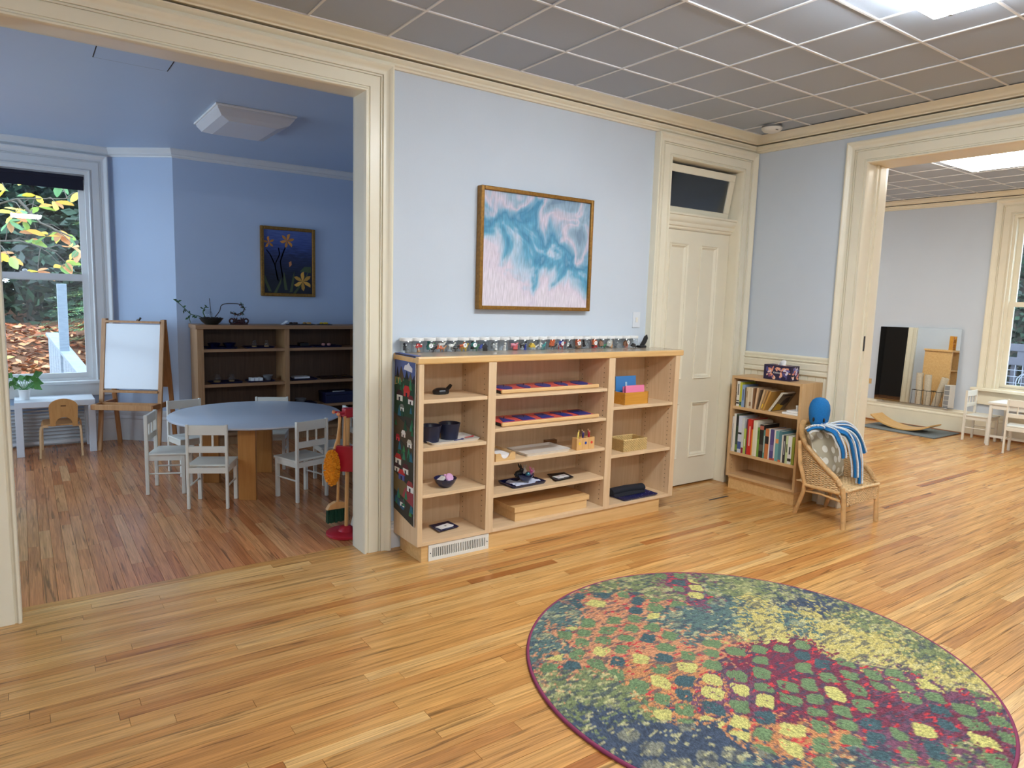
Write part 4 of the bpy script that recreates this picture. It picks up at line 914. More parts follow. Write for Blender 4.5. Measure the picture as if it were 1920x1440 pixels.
# ---- middle shelf
t = thing('paper_holder', 'light wooden paper tray with a scooped front at the left of the middle shelf', 'tray', (.625, -.19, .528))
n_ = 12; prof = [(-.072, .0), (.072, 0), (.072, .046), (.036, .046)]+[(.034*math.cos(PI*k/n_), .046-.034*math.sin(PI*k/n_)) for k in range(1, n_)]+[(-.036, .046), (-.072, .046)]
MB().prism(prof, -.108, -.098, lambda a, b, h: (a, h, b)).build('front', M_PINE, t, local=True)
MB().box(-.072, .072, .09, .10, 0, .046).build('back', M_PINE, t, local=True); MB().box(-.072, -.063, -.098, .09, 0, .046).build('side', M_PINE, t, local=True); MB().box(.063, .072, -.098, .09, 0, .046).build('side', M_PINE, t, local=True); MB().box(-.063, .063, -.098, .09, 0, .006).build('bottom', M_PINE, t, local=True)
ps = tag(MB().box(.566, .684, -.284, -.105, .535, .560).build('paper_stack', mat('white_paper', S(236, 236, 238), .7)), 'stack of white paper in the scooped wooden tray', 'paper')
tray('empty white rectangular tray on the middle shelf', .975, -.168, .528, .365, .225, .018, M_TRAYW, .02, rc=.012)
bx = tag(MB().box(1.135, 1.225, -.048, -.015, .528, .556).build('wooden_block', wood('walnut_block', S(110, 74, 46), S(134, 92, 58), 'x')), 'dark wooden block at the back of the middle shelf', 'block')
M_PENC = wood('beech_block', S(214, 164, 104), S(226, 182, 124), 'z', .4)
for k, (nm, c, pens) in enumerate((('yellow', (232, 196, 40), ((240, 214, 120), (226, 200, 60))), ('blue', (30, 70, 160), ((60, 40, 120), (30, 40, 90))), ('red', (216, 60, 40), ((200, 30, 50), (170, 30, 60))))):
    x0 = 1.198+.0515*k
    t = thing('pencil_block', 'square beech pencil holder marked with a %s dot' % nm, 'holder', (x0+.025, -.262, .528))
    w_ = MB().box(-.0252, .0252, -.025, -.020, 0, .078).box(-.0252, .0252, .020, .025, 0, .078).box(-.0252, -.020, -.020, .020, 0, .078).box(.020, .0252, -.020, .020, 0, .078).box(-.02, .02, -.02, .02, 0, .02)
    w_.build('block_body', M_PENC, t, local=True, bevel=.001)
    MB(Matrix.Translation((0, -.025, .044)) @ Matrix.Rotation(PI/2, 4, 'X')).lathe([(.0095, 0), (.0095, .0006)], 20).build('dot', mat('dot_'+nm, S(*c), .4), t, local=True)
    for q, pc in enumerate(pens):
        p_ = thing('pencil', '%s pencil standing in the %s-dot holder' % (['lighter', 'darker'][q], nm), 'pencil', (x0+.025+(-.006+.012*q), -.262+.006*q, .549))
        tl = Vector((.010-.022*q if k else .012, .004, .088+.01*q))
        MB().tube([(0, 0, 0), tl], .0036, 6).build('shaft', mat('pencil_%s_%d' % (nm, q), S(*pc), .35), p_, local=True)
        MB().tube([tl, tl*1.12], [.0036, .0006], 6).build('tip', mat('pencil_wood', S(222, 190, 140), .6), p_, local=True)

# ---- fourth shelf
tray('cobalt tray holding a cloth and a bowl of animal figures', .848, -.172, .329, .275, .178, .016, M_NAVY, .05)
ct = MB(); ct.surf(lambda u, v: (.755+.19*u, -.245+.13*v+.01*math.sin(9*u), .337+.006*math.sin(14*u+5*v)*math.sin(11*v)**2+.012*(u > .8)), 16, 12)
tag(ct.build('folded_cloth', mat('white_blue_cloth', S(206, 212, 232), .85), smooth=70), 'white cloth lining the cobalt tray', 'cloth')
lathe_thing('bowl', 'small dark bowl of rabbits and pigs on the cobalt tray', 'bowl', (.862, -.185, .352), [(.001, .003), (.026, .003), (.028, 0), (.05, .024), (.058, .040), (.056, .041), (.046, .026), (.026, .007), (.001, .007)], M_NAVY, 'bowl_wall')
def rabbit(label, loc, rz, c, s=1.0):
    t = thing('rabbit_figure', label, 'figurine', loc, rz); m = mat('fig_%d_%d_%d' % c, S(*c), .45)
    mb = MB().ball((0, 0, .020*s), .026*s, .018*s, .020*s, 12, 8).ball((.024*s, 0, .040*s), .015*s, .012*s, .013*s, 12, 8)
    mb.tube([(-.012*s, .012*s, .004), (.012*s, .014*s, .003)], .006*s, 6).tube([(-.012*s, -.012*s, .004), (.012*s, -.014*s, .003)], .006*s, 6).ball((-.027*s, 0, .018*s), .007*s, n=8, m=6)
    mb.build('body', m, t, smooth=60, local=True)
    for y in (-.006, .006): MB().tube([(.018*s, y*s, .050*s), (.010*s, y*1.6*s, .066*s), (.004*s, y*2.0*s, .082*s)], [.003*s, .006*s, .002*s], 7).build('ear', m, t, smooth=60, local=True)
rabbit('black toy rabbit sitting in the dark bowl', (.822, -.165, .372), .1, (26, 26, 28), 1.05)
rabbit('bright pink toy rabbit lying in the dark bowl', (.890, -.185, .378), -.7, (226, 110, 176), .7)
rabbit('pale pink toy rabbit hanging over the rim of the dark bowl', (.920, -.180, .372), .3, (232, 190, 204), .65)
rabbit('white toy rabbit at the back of the dark bowl', (.885, -.150, .384), 1.2, (230, 228, 222), .7)
tag(MB().ball((.868, -.205, .392), .018, .018, .018, 16, 10).build('glass_bead', mat('teal_iridescent_bead', S(70, 130, 150), .1, metal=.4), smooth=60), 'shiny teal ball at the front of the dark bowl', 'ball')
cx, cy = plate('black square plate with two cards on the fourth shelf', [(1.050, -.262), (1.220, -.247), (1.246, -.114), (1.108, -.098)], .329, mat('black_glaze', S(18, 20, 34), .2))
for k, (dx, dy) in enumerate(((-.022, -.006), (.034, .004))):
    t = thing('picture_card', 'white picture card on the %s of the black plate' % ['left', 'right'][k], 'card', (cx+dx, cy+dy, .335), .06-.1*k)
    MB().box(-.026, .026, -.030, .030, 0, .002).build('card_sheet', M_LID, t, local=True)
    MB().box(-.015, .015, -.014, .016, .002, .0024).build('printed_picture', mat('pink_grey_print', S(190, 178, 180), .7), t, local=True)
fb = thing('flat_wooden_box', 'long flat lidded birch box on the bottom middle shelf', 'box', (1.03, -.15, .12))
MB().box(.730, 1.322, -.268, -.03, .120, .176).build('box_body', M_PINE, fb, bevel=.001)
MB().box(.722, 1.338, -.274, -.026, .177, .210).build('lid', M_PINE, fb, bevel=.0015)

# ---- right compartments
M_HONEY = wood('honey_lacquered_box', S(196, 134, 46), S(212, 152, 62), 'x', .3)
cb = thing('dovetailed_box', 'honey-coloured dovetailed card box on the upper right shelf', 'box', (1.745, -.2, .797))
cx0, cx1, cy0, cy1, cz = 1.629, 1.862, -.266, -.135, .797
MB().box(cx0, cx1, cy0, cy0+.008, cz, cz+.084).build('front', M_HONEY, cb); MB().box(cx0, cx1, cy1-.008, cy1, cz, cz+.084).build('back', M_HONEY, cb)
MB().box(cx0, cx0+.008, cy0+.008, cy1-.008, cz, cz+.084).build('side', M_HONEY, cb); MB().box(cx1-.008, cx1, cy0+.008, cy1-.008, cz, cz+.084).build('side', M_HONEY, cb)
MB().box(cx0+.008, cx1-.008, cy0+.008, cy1-.008, cz, cz+.006).build('bottom', M_HONEY, cb)
M_DOVE = mat('dark_endgrain', S(104, 58, 22), .5)
for x in (cx0+.0035, cx1-.0035):
    for k in range(9): MB().box(x-.0035, x+.0035, cy0-.0006, cy0+.001, cz+.004+.009*k, cz+.0085+.009*k).build('dovetail', M_DOVE, cb)
M_CBLUE = mat('sky_blue_card', S(58, 126, 190), .5); M_CPINK = mat('pink_card', S(238, 130, 170), .55)
t = thing('blue_card', 'tall sky-blue letter board standing in the dovetailed box', 'card', (1.745, -.165, .803))
MB(Matrix.Translation((1.745, -.165, .803)) @ Matrix.Rotation(-.08, 4, 'X')).box(-.098, .098, -.003, .003, 0, .180).build('board', M_CBLUE, t)
MB(Matrix.Translation((1.745, -.165, .803)) @ Matrix.Rotation(-.08, 4, 'X')).box(-.008, .008, -.0042, -.003, .085, .138).build('letter_stroke', mat('sandpaper_letter', S(170, 200, 214), .8), t)
for k in range(4):
    t = thing('pink_card', 'pink letter board in the dovetailed box, %s from the front' % ORD[k], 'card', (1.765, -.238+.012*k, .803))
    MB(Matrix.Translation((1.765, -.238+.013*k, .803)) @ Matrix.Rotation(-.10, 4, 'X')).box(-.092+.01*k*(k % 2), .088, -.003, .003, 0, .122-.004*k).build('board', M_CPINK, t)
bk = thing('woven_basket', 'pale woven splint basket on the lower right shelf', 'basket', (1.755, -.19, .466))
bx0, bx1, by0, by1, bz, bh = 1.639, 1.868, -.268, -.125, .466, .082
M_SPL = mat('palm_splint', S(214, 186, 128), .6, var=.12, scale=40); M_SPL2 = mat('palm_splint_dark', S(190, 156, 98), .6, var=.12, scale=40)
MB().box(bx0+.004, bx1-.004, by0+.004, by1-.004, bz, bz+.004).build('basket_floor', M_SPL, bk)
for q, (pa, pb, nrm) in enumerate((((bx0, by0), (bx1, by0), (0, -1)), ((bx1, by0), (bx1, by1), (1, 0)), ((bx1, by1), (bx0, by1), (0, 1)), ((bx0, by1), (bx0, by0), (-1, 0)))):
    pa, pb, nrm = Vector(pa), Vector(pb), Vector(nrm); L_l = (pb-pa).length; nst = int(L_l/.011); e = (pb-pa)/L_l
    wv = MB()
    for r_ in range(9):
        z = bz+.004+.0086*r_
        for k in range(nst):
            o_ = .0018*(1 if (k+r_) % 2 else -1); p = pa+e*(L_l*k/nst); q_ = pa+e*(L_l*(k+1)/nst); n1 = nrm*(o_+.0012); n0 = nrm*(o_-.0006)
            wv.hexa([(p.x+n0.x, p.y+n0.y, z), (q_.x+n0.x, q_.y+n0.y, z), (q_.x+n1.x, q_.y+n1.y, z), (p.x+n1.x, p.y+n1.y, z)], [(p.x+n0.x, p.y+n0.y, z+.0075), (q_.x+n0.x, q_.y+n0.y, z+.0075), (q_.x+n1.x, q_.y+n1.y, z+.0075), (p.x+n1.x, p.y+n1.y, z+.0075)])
    wl = wv.build('woven_side', M_SPL if q % 2 == 0 else M_SPL2, bk, kind='stuff')
    MB().hexa([(pa.x, pa.y, bz), (pb.x, pb.y, bz), (pb.x-nrm.x*.0006, pb.y-nrm.y*.0006, bz), (pa.x-nrm.x*.0006, pa.y-nrm.y*.0006, bz)], [(pa.x, pa.y, bz+bh-.002), (pb.x, pb.y, bz+bh-.002), (pb.x-nrm.x*.0006, pb.y-nrm.y*.0006, bz+bh-.002), (pa.x-nrm.x*.0006, pa.y-nrm.y*.0006, bz+bh-.002)]).build('stake_lining', M_SPL2, bk)
MB().tube([(bx0, by0, bz+bh), (bx1, by0, bz+bh), (bx1, by1, bz+bh), (bx0, by1, bz+bh)], .0042, 6, closed=True).build('rim', M_SPL, bk)
def starry():
    m, nt, N, L, b = new_mat('navy_speckled_melamine'); tc = N.new('ShaderNodeTexCoord')
    v = N.new('ShaderNodeTexVoronoi'); v.inputs['Scale'].default_value = 55; L.new(tc.outputs['Object'], v.inputs['Vector'])
    mr = N.new('ShaderNodeMapRange'); mr.inputs[1].default_value = .20; mr.inputs[2].default_value = .12; L.new(v.outputs['Distance'], mr.inputs[0])
    mx = N.new('ShaderNodeMix'); mx.data_type = 'RGBA'; mx.inputs[6].default_value = (*S(24, 30, 84), 1); mx.inputs[7].default_value = (*S(190, 196, 226), 1); L.new(mr.outputs[0], mx.inputs[0]); L.new(mx.outputs[2], b.inputs['Base Color']); b.inputs['Roughness'].default_value = .3; return m
tray('navy tray sprinkled with white specks on the bottom right shelf', 1.815, -.205, .120, .345, .195, .012, starry(), .0)
t = thing('rolled_mat', 'rolled-up black cloth mat on the speckled navy tray', 'mat', (1.79, -.16, .13))
M_MAT = mat('black_mat_cloth', S(26, 28, 38), .9, bump=.4, bscale=300)
MB().tube([(1.632, -.165, .158), (1.79, -.160, .160), (1.952, -.168, .156)], .036, 14, flat=.72).build('roll', M_MAT, t, smooth=50)
MB().surf(lambda u, v: (1.64+.30*u, -.215+.03*v, .128+.03*v), 4, 3).build('loose_flap', M_MAT, t)

# ---- round rug
def vnoise(X, Y, seed=0):
    r_ = np.random.RandomState(seed); G = r_.rand(64, 64)
    xi = np.floor(X).astype(int); yi = np.floor(Y).astype(int); fx = X-xi; fy = Y-yi; fx = fx*fx*(3-2*fx); fy = fy*fy*(3-2*fy)
    g = lambda a, b: G[a % 64, b % 64]
    return (g(xi, yi)*(1-fx)+g(xi+1, yi)*fx)*(1-fy)+(g(xi, yi+1)*(1-fx)+g(xi+1, yi+1)*fx)*fy
def fbm(X, Y, seed=0, o=3):
    return sum(vnoise(X*2**k+7.3*k, Y*2**k+3.1*k, seed+k)/2**k for k in range(o))/sum(1/2**k for k in range(o))
rug = thing('round_rug', 'round multicoloured abstract rug with magenta edging on the oak floor', 'rug', (RUG_C[0], RUG_C[1], 0))
NR, NA = 150, 620
vsr = [(0, 0, .0135)]; fsr = []
for i in range(1, NR+1):
    r_ = RUG_R*(i/NR); z = .0135 if i < NR else .004
    vsr += [(r_*math.cos(2*PI*k/NA), r_*math.sin(2*PI*k/NA), z) for k in range(NA)]
fsr += [(0, 1+k, 1+(k+1) % NA) for k in range(NA)]
for i in range(NR-1):
    fsr += [(1+i*NA+k, 1+(i+1)*NA+k, 1+(i+1)*NA+(k+1) % NA, 1+i*NA+(k+1) % NA) for k in range(NA)]
me = bpy.data.meshes.new('pile'); me.from_pydata(vsr, [], fsr)
V = np.array(vsr); X, Y = V[:, 0], V[:, 1]
# world-direction controls: (x, y, colour) relative to the rug centre
ctl = [(-.62, .60, 'teal'), (-.40, .78, 'teal'), (-.45, .55, 'salmon'), (-.62, .35, 'salmon'), (-.30, .40, 'salmon'), (-.05, .62, 'salmon'), (-.72, .20, 'green'), (.15, .78, 'green'), (.42, .70, 'plum'), (.30, .60, 'plum'), (.30, .42, 'teal'), (.12, .35, 'teal'), (.55, .55, 'green'), (.70, .35, 'green'), (.45, .25, 'yellow'), (.25, .12, 'yellow'), (.62, .05, 'yellow'), (.80, -.05, 'green'), (.66, -.25, 'yellow'), (.75, -.40, 'green'), (.50, -.30, 'yellow'), (-.10, .15, 'salmon'), (-.40, .10, 'orange'), (-.06, -.12, 'magenta'), (-.25, -.12, 'plum'), (.20, -.18, 'magenta'), (.10, -.40, 'magenta'), (-.20, -.30, 'magenta'), (.35, -.50, 'plum'), (.30, -.70, 'magenta'), (.0, -.65, 'plum'), (-.65, .0, 'green'), (-.75, -.10, 'navy'), (-.60, -.25, 'navy'), (-.50, -.10, 'orange'), (-.50, -.45, 'navy'), (-.35, -.45, 'orange'), (-.60, -.55, 'teal'), (-.25, -.70, 'teal'), (-.05, -.85, 'green'), (.60, -.60, 'yellow'), (.45, -.75, 'plum'), (.50, .10, 'teal'), (.68, .18, 'navy')]
PAL = {'teal': (92, 116, 112), 'green': (124, 134, 92), 'salmon': (204, 142, 104), 'orange': (200, 136, 88), 'yellow': (196, 180, 108), 'plum': (124, 76, 98), 'magenta': (122, 54, 74), 'navy': (68, 80, 100)}
PAL = {k: np.array(S(*c))*.94 for k, c in PAL.items()}
wx = X+.16*(fbm(X*4+9, Y*4+5, 1)-.5)*2; wy = Y+.16*(fbm(X*4+3, Y*4+8, 2)-.5)*2
D = np.stack([np.hypot(wx-a, wy-b)*(.85+.3*((i*37) % 10)/10) for i, (a, b, c) in enumerate(ctl)])
o2 = np.argsort(D, axis=0)[:2]
base_c = np.stack([PAL[c] for _, _, c in ctl])
d0 = np.take_along_axis(D, o2[:1], 0)[0]; d1_ = np.take_along_axis(D, o2[1:2], 0)[0]
frag = fbm(X*60+2, Y*60+4, 30, 2)
w1_ = np.clip(.5+(d1_-d0)*3+(frag-.5)*1.8, 0, 1) > .5
C = np.where(w1_[:, None], base_c[o2[0]], base_c[o2[1]])
# woven lozenges, staggered in rows
ang = math.radians(38); U = (X*math.cos(ang)+Y*math.sin(ang))/.105+.35*(fbm(X*5, Y*5, 5)-.5)*2; W_ = (-X*math.sin(ang)+Y*math.cos(ang))/.092+.35*(fbm(X*5+4, Y*5, 6)-.5)*2
row = np.floor(W_); Us = U+.5*(row % 2); cell = np.floor(Us); fu = Us-cell-.5; fw = W_-row-.5
hsh = np.abs(np.sin(cell*12.9898+row*78.233)*43758.5453) % 1
edge = .37+.14*(fbm(X*24, Y*24, 8)-.5)*2
inside = (np.maximum(np.abs(fu), np.abs(fw)) < edge) & (np.abs(fu)+np.abs(fw) < edge*1.65)
zone = base_c[o2[0]]
isw = np.array([c in ('salmon', 'orange', 'magenta', 'plum') for _, _, c in ctl])[o2[0]]
lz = np.where((hsh < .45)[:, None], np.array(S(108, 132, 92)), np.where((hsh < .72)[:, None], np.array(S(196, 188, 112)), np.array(S(66, 92, 98))))
take = inside & isw & (hsh < .88) & (frag < .78)
C = np.where(take[:, None], lz, C)
yz = inside & ~isw & (hsh < .30); C = np.where(yz[:, None], C*.75+.25*np.array(S(210, 200, 140)), C)
# flecks of neighbouring yarns
fl = fbm(X*26, Y*90, 11, 2); C = np.where(((fl > .60) & ~take)[:, None], C*.30+.70*PAL['navy']*.8, C)
fl2 = fbm(X*34+5, Y*80+2, 12, 2); C = np.where(((fl2 > .73) & isw & ~take)[:, None], np.array(S(200, 60, 66)), C)
fl3 = fbm(X*30+9, Y*70+2, 13, 2); C = np.where(((fl3 > .69) & ~isw & ~take)[:, None], C*.4+.6*np.array(S(206, 196, 140)), C)
grain = .55+.75*np.random.RandomState(3).rand(len(X)); C = np.clip(C*grain[:, None], 0, 1)
ca = me.color_attributes.new('Col', 'FLOAT_COLOR', 'POINT'); ca.data.foreach_set('color', np.concatenate([C, np.ones((len(C), 1))], 1).astype(np.float32).ravel())
me.materials.append(vcol('rug_yarn_colours', .95, bump=1.0, bscale=320, noise=.28)); me.update()
o = bpy.data.objects.new('pile', me); col.objects.link(o); o.parent = rug
MB().tube([(RUG_R*math.cos(2*PI*k/160), RUG_R*math.sin(2*PI*k/160), .007) for k in range(160)], .0075, 8, closed=True).build('edging', mat('magenta_binding', S(132, 50, 84), .8), rug, smooth=60, local=True)
tag(MB().box(2.548, 2.778, -.318, -.300, 0, .0022).build('floor_slot_cover', mat('grey_rubber_strip', S(70, 64, 62), .6), bevel=.001), 'thin dark metal strip set in the floor before the door', 'floor strip')

# ---- small bookcase against the right-hand wall
bc = thing('bookcase', 'small maple bookcase full of picture books beside the door', 'bookcase', (3.12, -.43, 0))
BXF, BXB, BYL, BYR = 2.985, 3.255, -.118, -.744
M_BC = wood('maple_bookcase', S(200, 160, 112), S(214, 178, 132), 'z', .4); M_BCX = wood('maple_bookcase_level', S(204, 164, 116), S(218, 182, 136), 'y', .35)
MB().box(BXF, BXB, BYL-.021, BYL, .104, .935).build('side_panel', M_BC, bc, bevel=.001); MB().box(BXF, BXB, BYR, BYR+.021, .104, .935).build('side_panel', M_BC, bc, bevel=.001)
MB().box(BXF, BXB, BYR+.021, BYL-.021, .915, .935).build('top', M_BCX, bc, bevel=.001)
for a, b in ((.664, .688), (.288, .311)): MB().box(BXF+.004, BXB-.006, BYR+.021, BYL-.021, a, b).build('shelf_board', M_BCX, bc, bevel=.001)
MB().box(BXF, BXB, BYR+.021, BYL-.021, .104, .124).build('bottom_board', M_BCX, bc, bevel=.001)
MB().box(BXB-.006, BXB, BYR+.02, BYL-.02, .11, .93).build('back_panel', M_BC, bc)
mb = MB().box(BXF+.018, BXB, BYR+.012, BYL-.018, 0, .085); mb.build('plinth', M_EDGE, bc); MB().box(BXF+.010, BXB, BYR+.008, BYL-.014, .085, .104).build('plinth_moulding', M_EDGE, bc, bevel=.006)
pgm = MB()
for x in (BXF+.04,):
    for k in range(24): pgm.box(x-.0028, x+.0028, BYL-.0216, BYL-.021, .16+.03*k, .1656+.03*k)
pgm.build('peg_holes', M_HOLE, bc, kind='stuff')
M_PAGES = mat('book_page_edges', S(222, 212, 190), .8); M_COVER = objcol('book_cover', .38)
def book(label, yc, z, t, h, d, c, lean=0, band=None, x=None, group='books in the small bookcase', spread=None):
    # local: spine faces -x, thickness along y, height along z
    b = thing('book', label, 'book', (x or (BXF+.012), yc, z), group=group)
    b.rotation_euler = (lean, 0, 0); WM[b] = Matrix.Translation(b.location) @ Matrix.Rotation(lean, 4, 'X')
    cv = MB().box(0, .002, -t/2, t/2, 0, h).box(.002, d, -t/2, -t/2+.002, 0, h).box(.002, d, t/2-.002, t/2, 0, h).build('cover', M_COVER, b, local=True, color=S(*c))
    MB().box(.002, d-.004, -t/2+.002, t/2-.002, .003, h-.003).build('pages', M_PAGES, b, local=True)
    if band:
        for (z0, z1, bc_) in band: MB().box(-.0004, .0, *((-t*.17, t*.17) if z1-z0 > .25 else (-t/2+.0008, t/2-.0008)), h*z0, h*z1).build('spine_mark', objcol('book_print', .5), b, local=True, color=S(*bc_))
    return b
WHT = (228, 224, 214); BLK = (34, 32, 34)
up_ = [('tall white', .028, .203, WHT, 0, [(.1, .16, BLK), (.2, .24, BLK), (.45, .9, (90, 86, 80))]), ('lime green', .020, .197, (188, 190, 60), 0, [(.05, .2, (40, 90, 80))]), ('light blue', .026, .180, (138, 164, 200), 0, [(.3, .8, (80, 100, 140))]), ('floral dark', .013, .160, (96, 84, 74), 0, None), ('cream', .016, .166, (206, 186, 148), 0, [(.5, .8, (150, 120, 80))]), ('ivory', .012, .164, (226, 212, 184), 0, None), ('beige', .018, .167, (214, 196, 164), 0, [(.1, .3, (150, 110, 80))]), ('pale ivory', .012, .166, (224, 212, 190), 0, None), ('brown', .014, .164, (138, 98, 66), 0, None), ('peach', .016, .172, (216, 180, 140), .10, None), ('dark brown', .012, .158, (92, 72, 56), .16, None), ('sand', .014, .168, (210, 178, 132), .24, None), ('tan', .013, .164, (188, 146, 90), .30, [(.1, .3, (230, 190, 60))]), ('ochre', .014, .166, (196, 150, 76), .36, None)]
y = BYL-.045
for i, (nm, t, h, c, ln, bd) in enumerate(up_):
    y -= t/2+.0008+(.004 if ln else 0); book('%s book on the top bookcase shelf, %s from the left' % (nm, ORD[i]), y-(math.sin(ln)*0), .688+math.sin(ln)*t/2, t, h, .17, c, ln*1.0, bd, group='upper shelf books'); y -= t/2
lb = book('yellow-brown hardback leaning with its dark cover showing, top bookcase shelf', y-.042, .690, .018, .185, .175, (206, 198, 180), .60, None, x=BXF+.02, group='upper shelf books')
MB().box(.004, .175, -.0098, -.009, 0, .185).build('front_cover', mat('brown_book_cover', S(112, 96, 74), .4), lb, local=True)
MB().box(.02, .12, -.0103, -.0098, .01, .08).build('cover_picture', mat('yellow_cover_picture', S(206, 170, 40), .5), lb, local=True)
MB().prism([(.06, .07), (.12, .06), (.15, .10), (.13, .15), (.09, .14), (.07, .11)], -.0104, -.0098, lambda a, b, h: (a, h, b)).build('cover_picture', mat('dark_cover_picture', S(44, 34, 34), .5), lb, local=True)
MB().box(.03, .14, -.0102, -.0098, .160, .172).build('cover_title', mat('dark_cover_picture', S(44, 34, 34), .5), lb, local=True)
lo_ = [('white', .014, .288, (214, 214, 212), [(.1, .8, (150, 150, 150))]), ('plain white', .020, .312, WHT, None), ('dark green', .022, .310, (52, 70, 52), [(.7, .95, BLK), (.05, .2, (120, 150, 60))]), ('tall pale blue', .032, .302, (206, 212, 224), [(.1, .3, (70, 90, 150)), (.5, .55, BLK)]), ('grey-white', .020, .290, (206, 210, 208), [(0, .16, (140, 40, 60))]), ('thin lime', .020, .205, (176, 196, 86), [(.3, .6, (230, 236, 220))]), ('plum-edged', .010, .285, (110, 60, 70), None), ('bright red', .036, .290, (204, 44, 34), [(.25, .8, (230, 180, 160))]), ('thin orange', .010, .210, (230, 150, 50), None), ('cream', .022, .285, (224, 216, 186), None), ('ivory', .016, .280, (232, 226, 206), None), ('grass green', .018, .235, (120, 160, 60), [(.6, .9, (60, 100, 40))]), ('black', .034, .262, (40, 38, 36), [(.85, .97, (190, 110, 90)), (.2, .4, (90, 84, 76))]), ('teal-spined', .014, .225, (90, 140, 130), [(.2, .8, (210, 220, 214))]), ('rust and black', .030, .238, (196, 118, 66), [(.5, .75, BLK)]), ('thin white', .010, .240, WHT, None), ('purple', .032, .240, (84, 74, 128), [(0, .06, (190, 90, 60)), (.3, .5, (120, 110, 160))]), ('white and red', .012, .240, (224, 214, 206), [(0, .08, (200, 80, 60))]), ('turquoise', .026, .234, (110, 166, 164), [(.6, .75, (220, 150, 90))]), ('blue-green', .024, .238, (84, 128, 138), [(0, .07, (210, 110, 70))]), ('thin pale', .012, .215, (220, 214, 200), None), ('black lettered', .020, .212, (60, 58, 60), [(.3, .8, (190, 190, 190))]), ('green and white', .018, .214, (190, 204, 150), [(.4, .7, BLK)]), ('zebra white', .030, .215, (224, 222, 216), [(.1, .2, BLK), (.35, .62, (40, 40, 44))]), ('olive', .020, .212, (148, 156, 60), None)]
tot = sum(t for _, t, _, _, _ in lo_)+.0006*len(lo_); k_ = (BYL-.021-.002-(BYR+.021+.004))/tot
y = BYL-.023
for i, (nm, t, h, c, bd) in enumerate(lo_):
    t *= k_; y -= t/2; book('%s book on the middle bookcase shelf, %s from the left' % (nm, ORD[i]), y, .3115, t-.0006, h, .20, c, 0, bd, group='middle shelf books'); y -= t/2+.0003
for k in range(2):
    tag(MB().box(3.0+.004*k, 3.16, BYR+.024, BYR+.165-.035*k, .688+.016*k, .703+.016*k).build('notebook', M_LID, bevel=.003), 'white notebook lying flat on the top bookcase shelf, %s of two' % ['lower', 'upper'][k], 'notebook')
t = thing('white_basket', 'tiny white slatted basket on the notebooks in the bookcase', 'basket', (3.07, -.695, .7195))
MB().box(3.04, 3.10, -.720, -.672, .7195, .724).build('floor_panel', M_LID, t); MB().tube([(3.04, -.720, .757), (3.10, -.720, .757), (3.10, -.672, .757), (3.04, -.672, .757)], .004, 6, closed=True).build('rim', M_LID, t)
for k in range(5):
    for xx in (3.04, 3.10): MB().box(xx-.0015, xx+.0015, -.720+.0105*k, -.714+.0105*k, .722, .757).build('slat', M_LID, t)
# tissue box
tb = thing('tissue_box', 'navy tissue box printed with peach and plum leaves on the bookcase', 'tissue box', (3.09, -.49, .935))
tx0, tx1, ty0, ty1, tz0, tz1 = 3.035, 3.145, -.608, -.372, .9355, 1.050
MB().box(tx0, tx1, ty0, ty1, tz0, tz1).build('carton', mat('navy_carton', S(40, 32, 66), .45), tb, bevel=.001)
rr = random.Random(12)
def leafpoly(cx_, cy_, L0, w, a):
    pts = []
    for k in range(12):
        t_ = 2*PI*k/12; r_ = (L0*math.cos(t_), w*math.sin(t_)*(1-.35*math.cos(t_))); pts.append((cx_+r_[0]*math.cos(a)-r_[1]*math.sin(a), cy_+r_[0]*math.sin(a)+r_[1]*math.cos(a)))
    return pts
LC = [(236, 170, 140), (240, 196, 170), (124, 60, 90), (90, 84, 140), (150, 80, 110), (216, 210, 230), (110, 106, 170), (70, 50, 100), (226, 150, 120)]
for face in ('front', 'side', 'top'):
    for k in range({'front': 54, 'side': 24, 'top': 22}[face]):
        w_, h_ = {'front': (.236, .1145), 'side': (.11, .1145), 'top': (.236, .11)}[face]
        L0 = rr.uniform(.010, .024); wd_ = L0*rr.uniform(.3, .55); a = rr.uniform(0, PI); u = rr.uniform(L0+.001, w_-L0-.001); v = rr.uniform(L0+.001, h_-L0-.001); big = k < 3 and face == 'front'
        if face == 'front' and abs(u-.118) < .035 and abs(v-.058) < .022: continue
        if face == 'top' and abs(v-.055) < .02: continue
        if big: u, v = [(.045, .06), (.085, .022), (.195, .085)][k]; L0, wd_ = .024, .013
        pl_ = leafpoly(u, v, L0, wd_, a); c = S(*LC[k % 2] if big else LC[rr.randint(0, 8)]); hh = .0003+.00002*k
        fn = {'front': lambda a_, b_, h: (tx0-h, ty1-a_, tz0+b_), 'side': lambda a_, b_, h: (tx0+a_, ty0-h, tz0+b_), 'top': lambda a_, b_, h: (tx0+b_, ty0+a_, tz1+h)}[face]
        MB().col(c).prism(pl_, 0, hh, fn).build('printed_leaf', vcol('carton_print', .5), tb)
T = Matrix.Translation((tx0-.0015, -.49, .992)) @ Matrix(((0, 0, -1, 0), (-1, 0, 0, 0), (0, 1, 0, 0), (0, 0, 0, 1)))
text_part('Kleenex', .020, T, M_LID, tb, 'brand_lettering', .0004)
tis = MB(); tis.surf(lambda u, v: (3.09+.022*math.sin(6*u+2*v)*v+.004*(u-.5), -.49+(u-.5)*.075*(1-.35*v), 1.049+.034*v+.008*math.sin(9*u)*v), 14, 6)
tis.build('tissue', mat('tissue_paper', S(240, 240, 240), .8), tb, smooth=70)

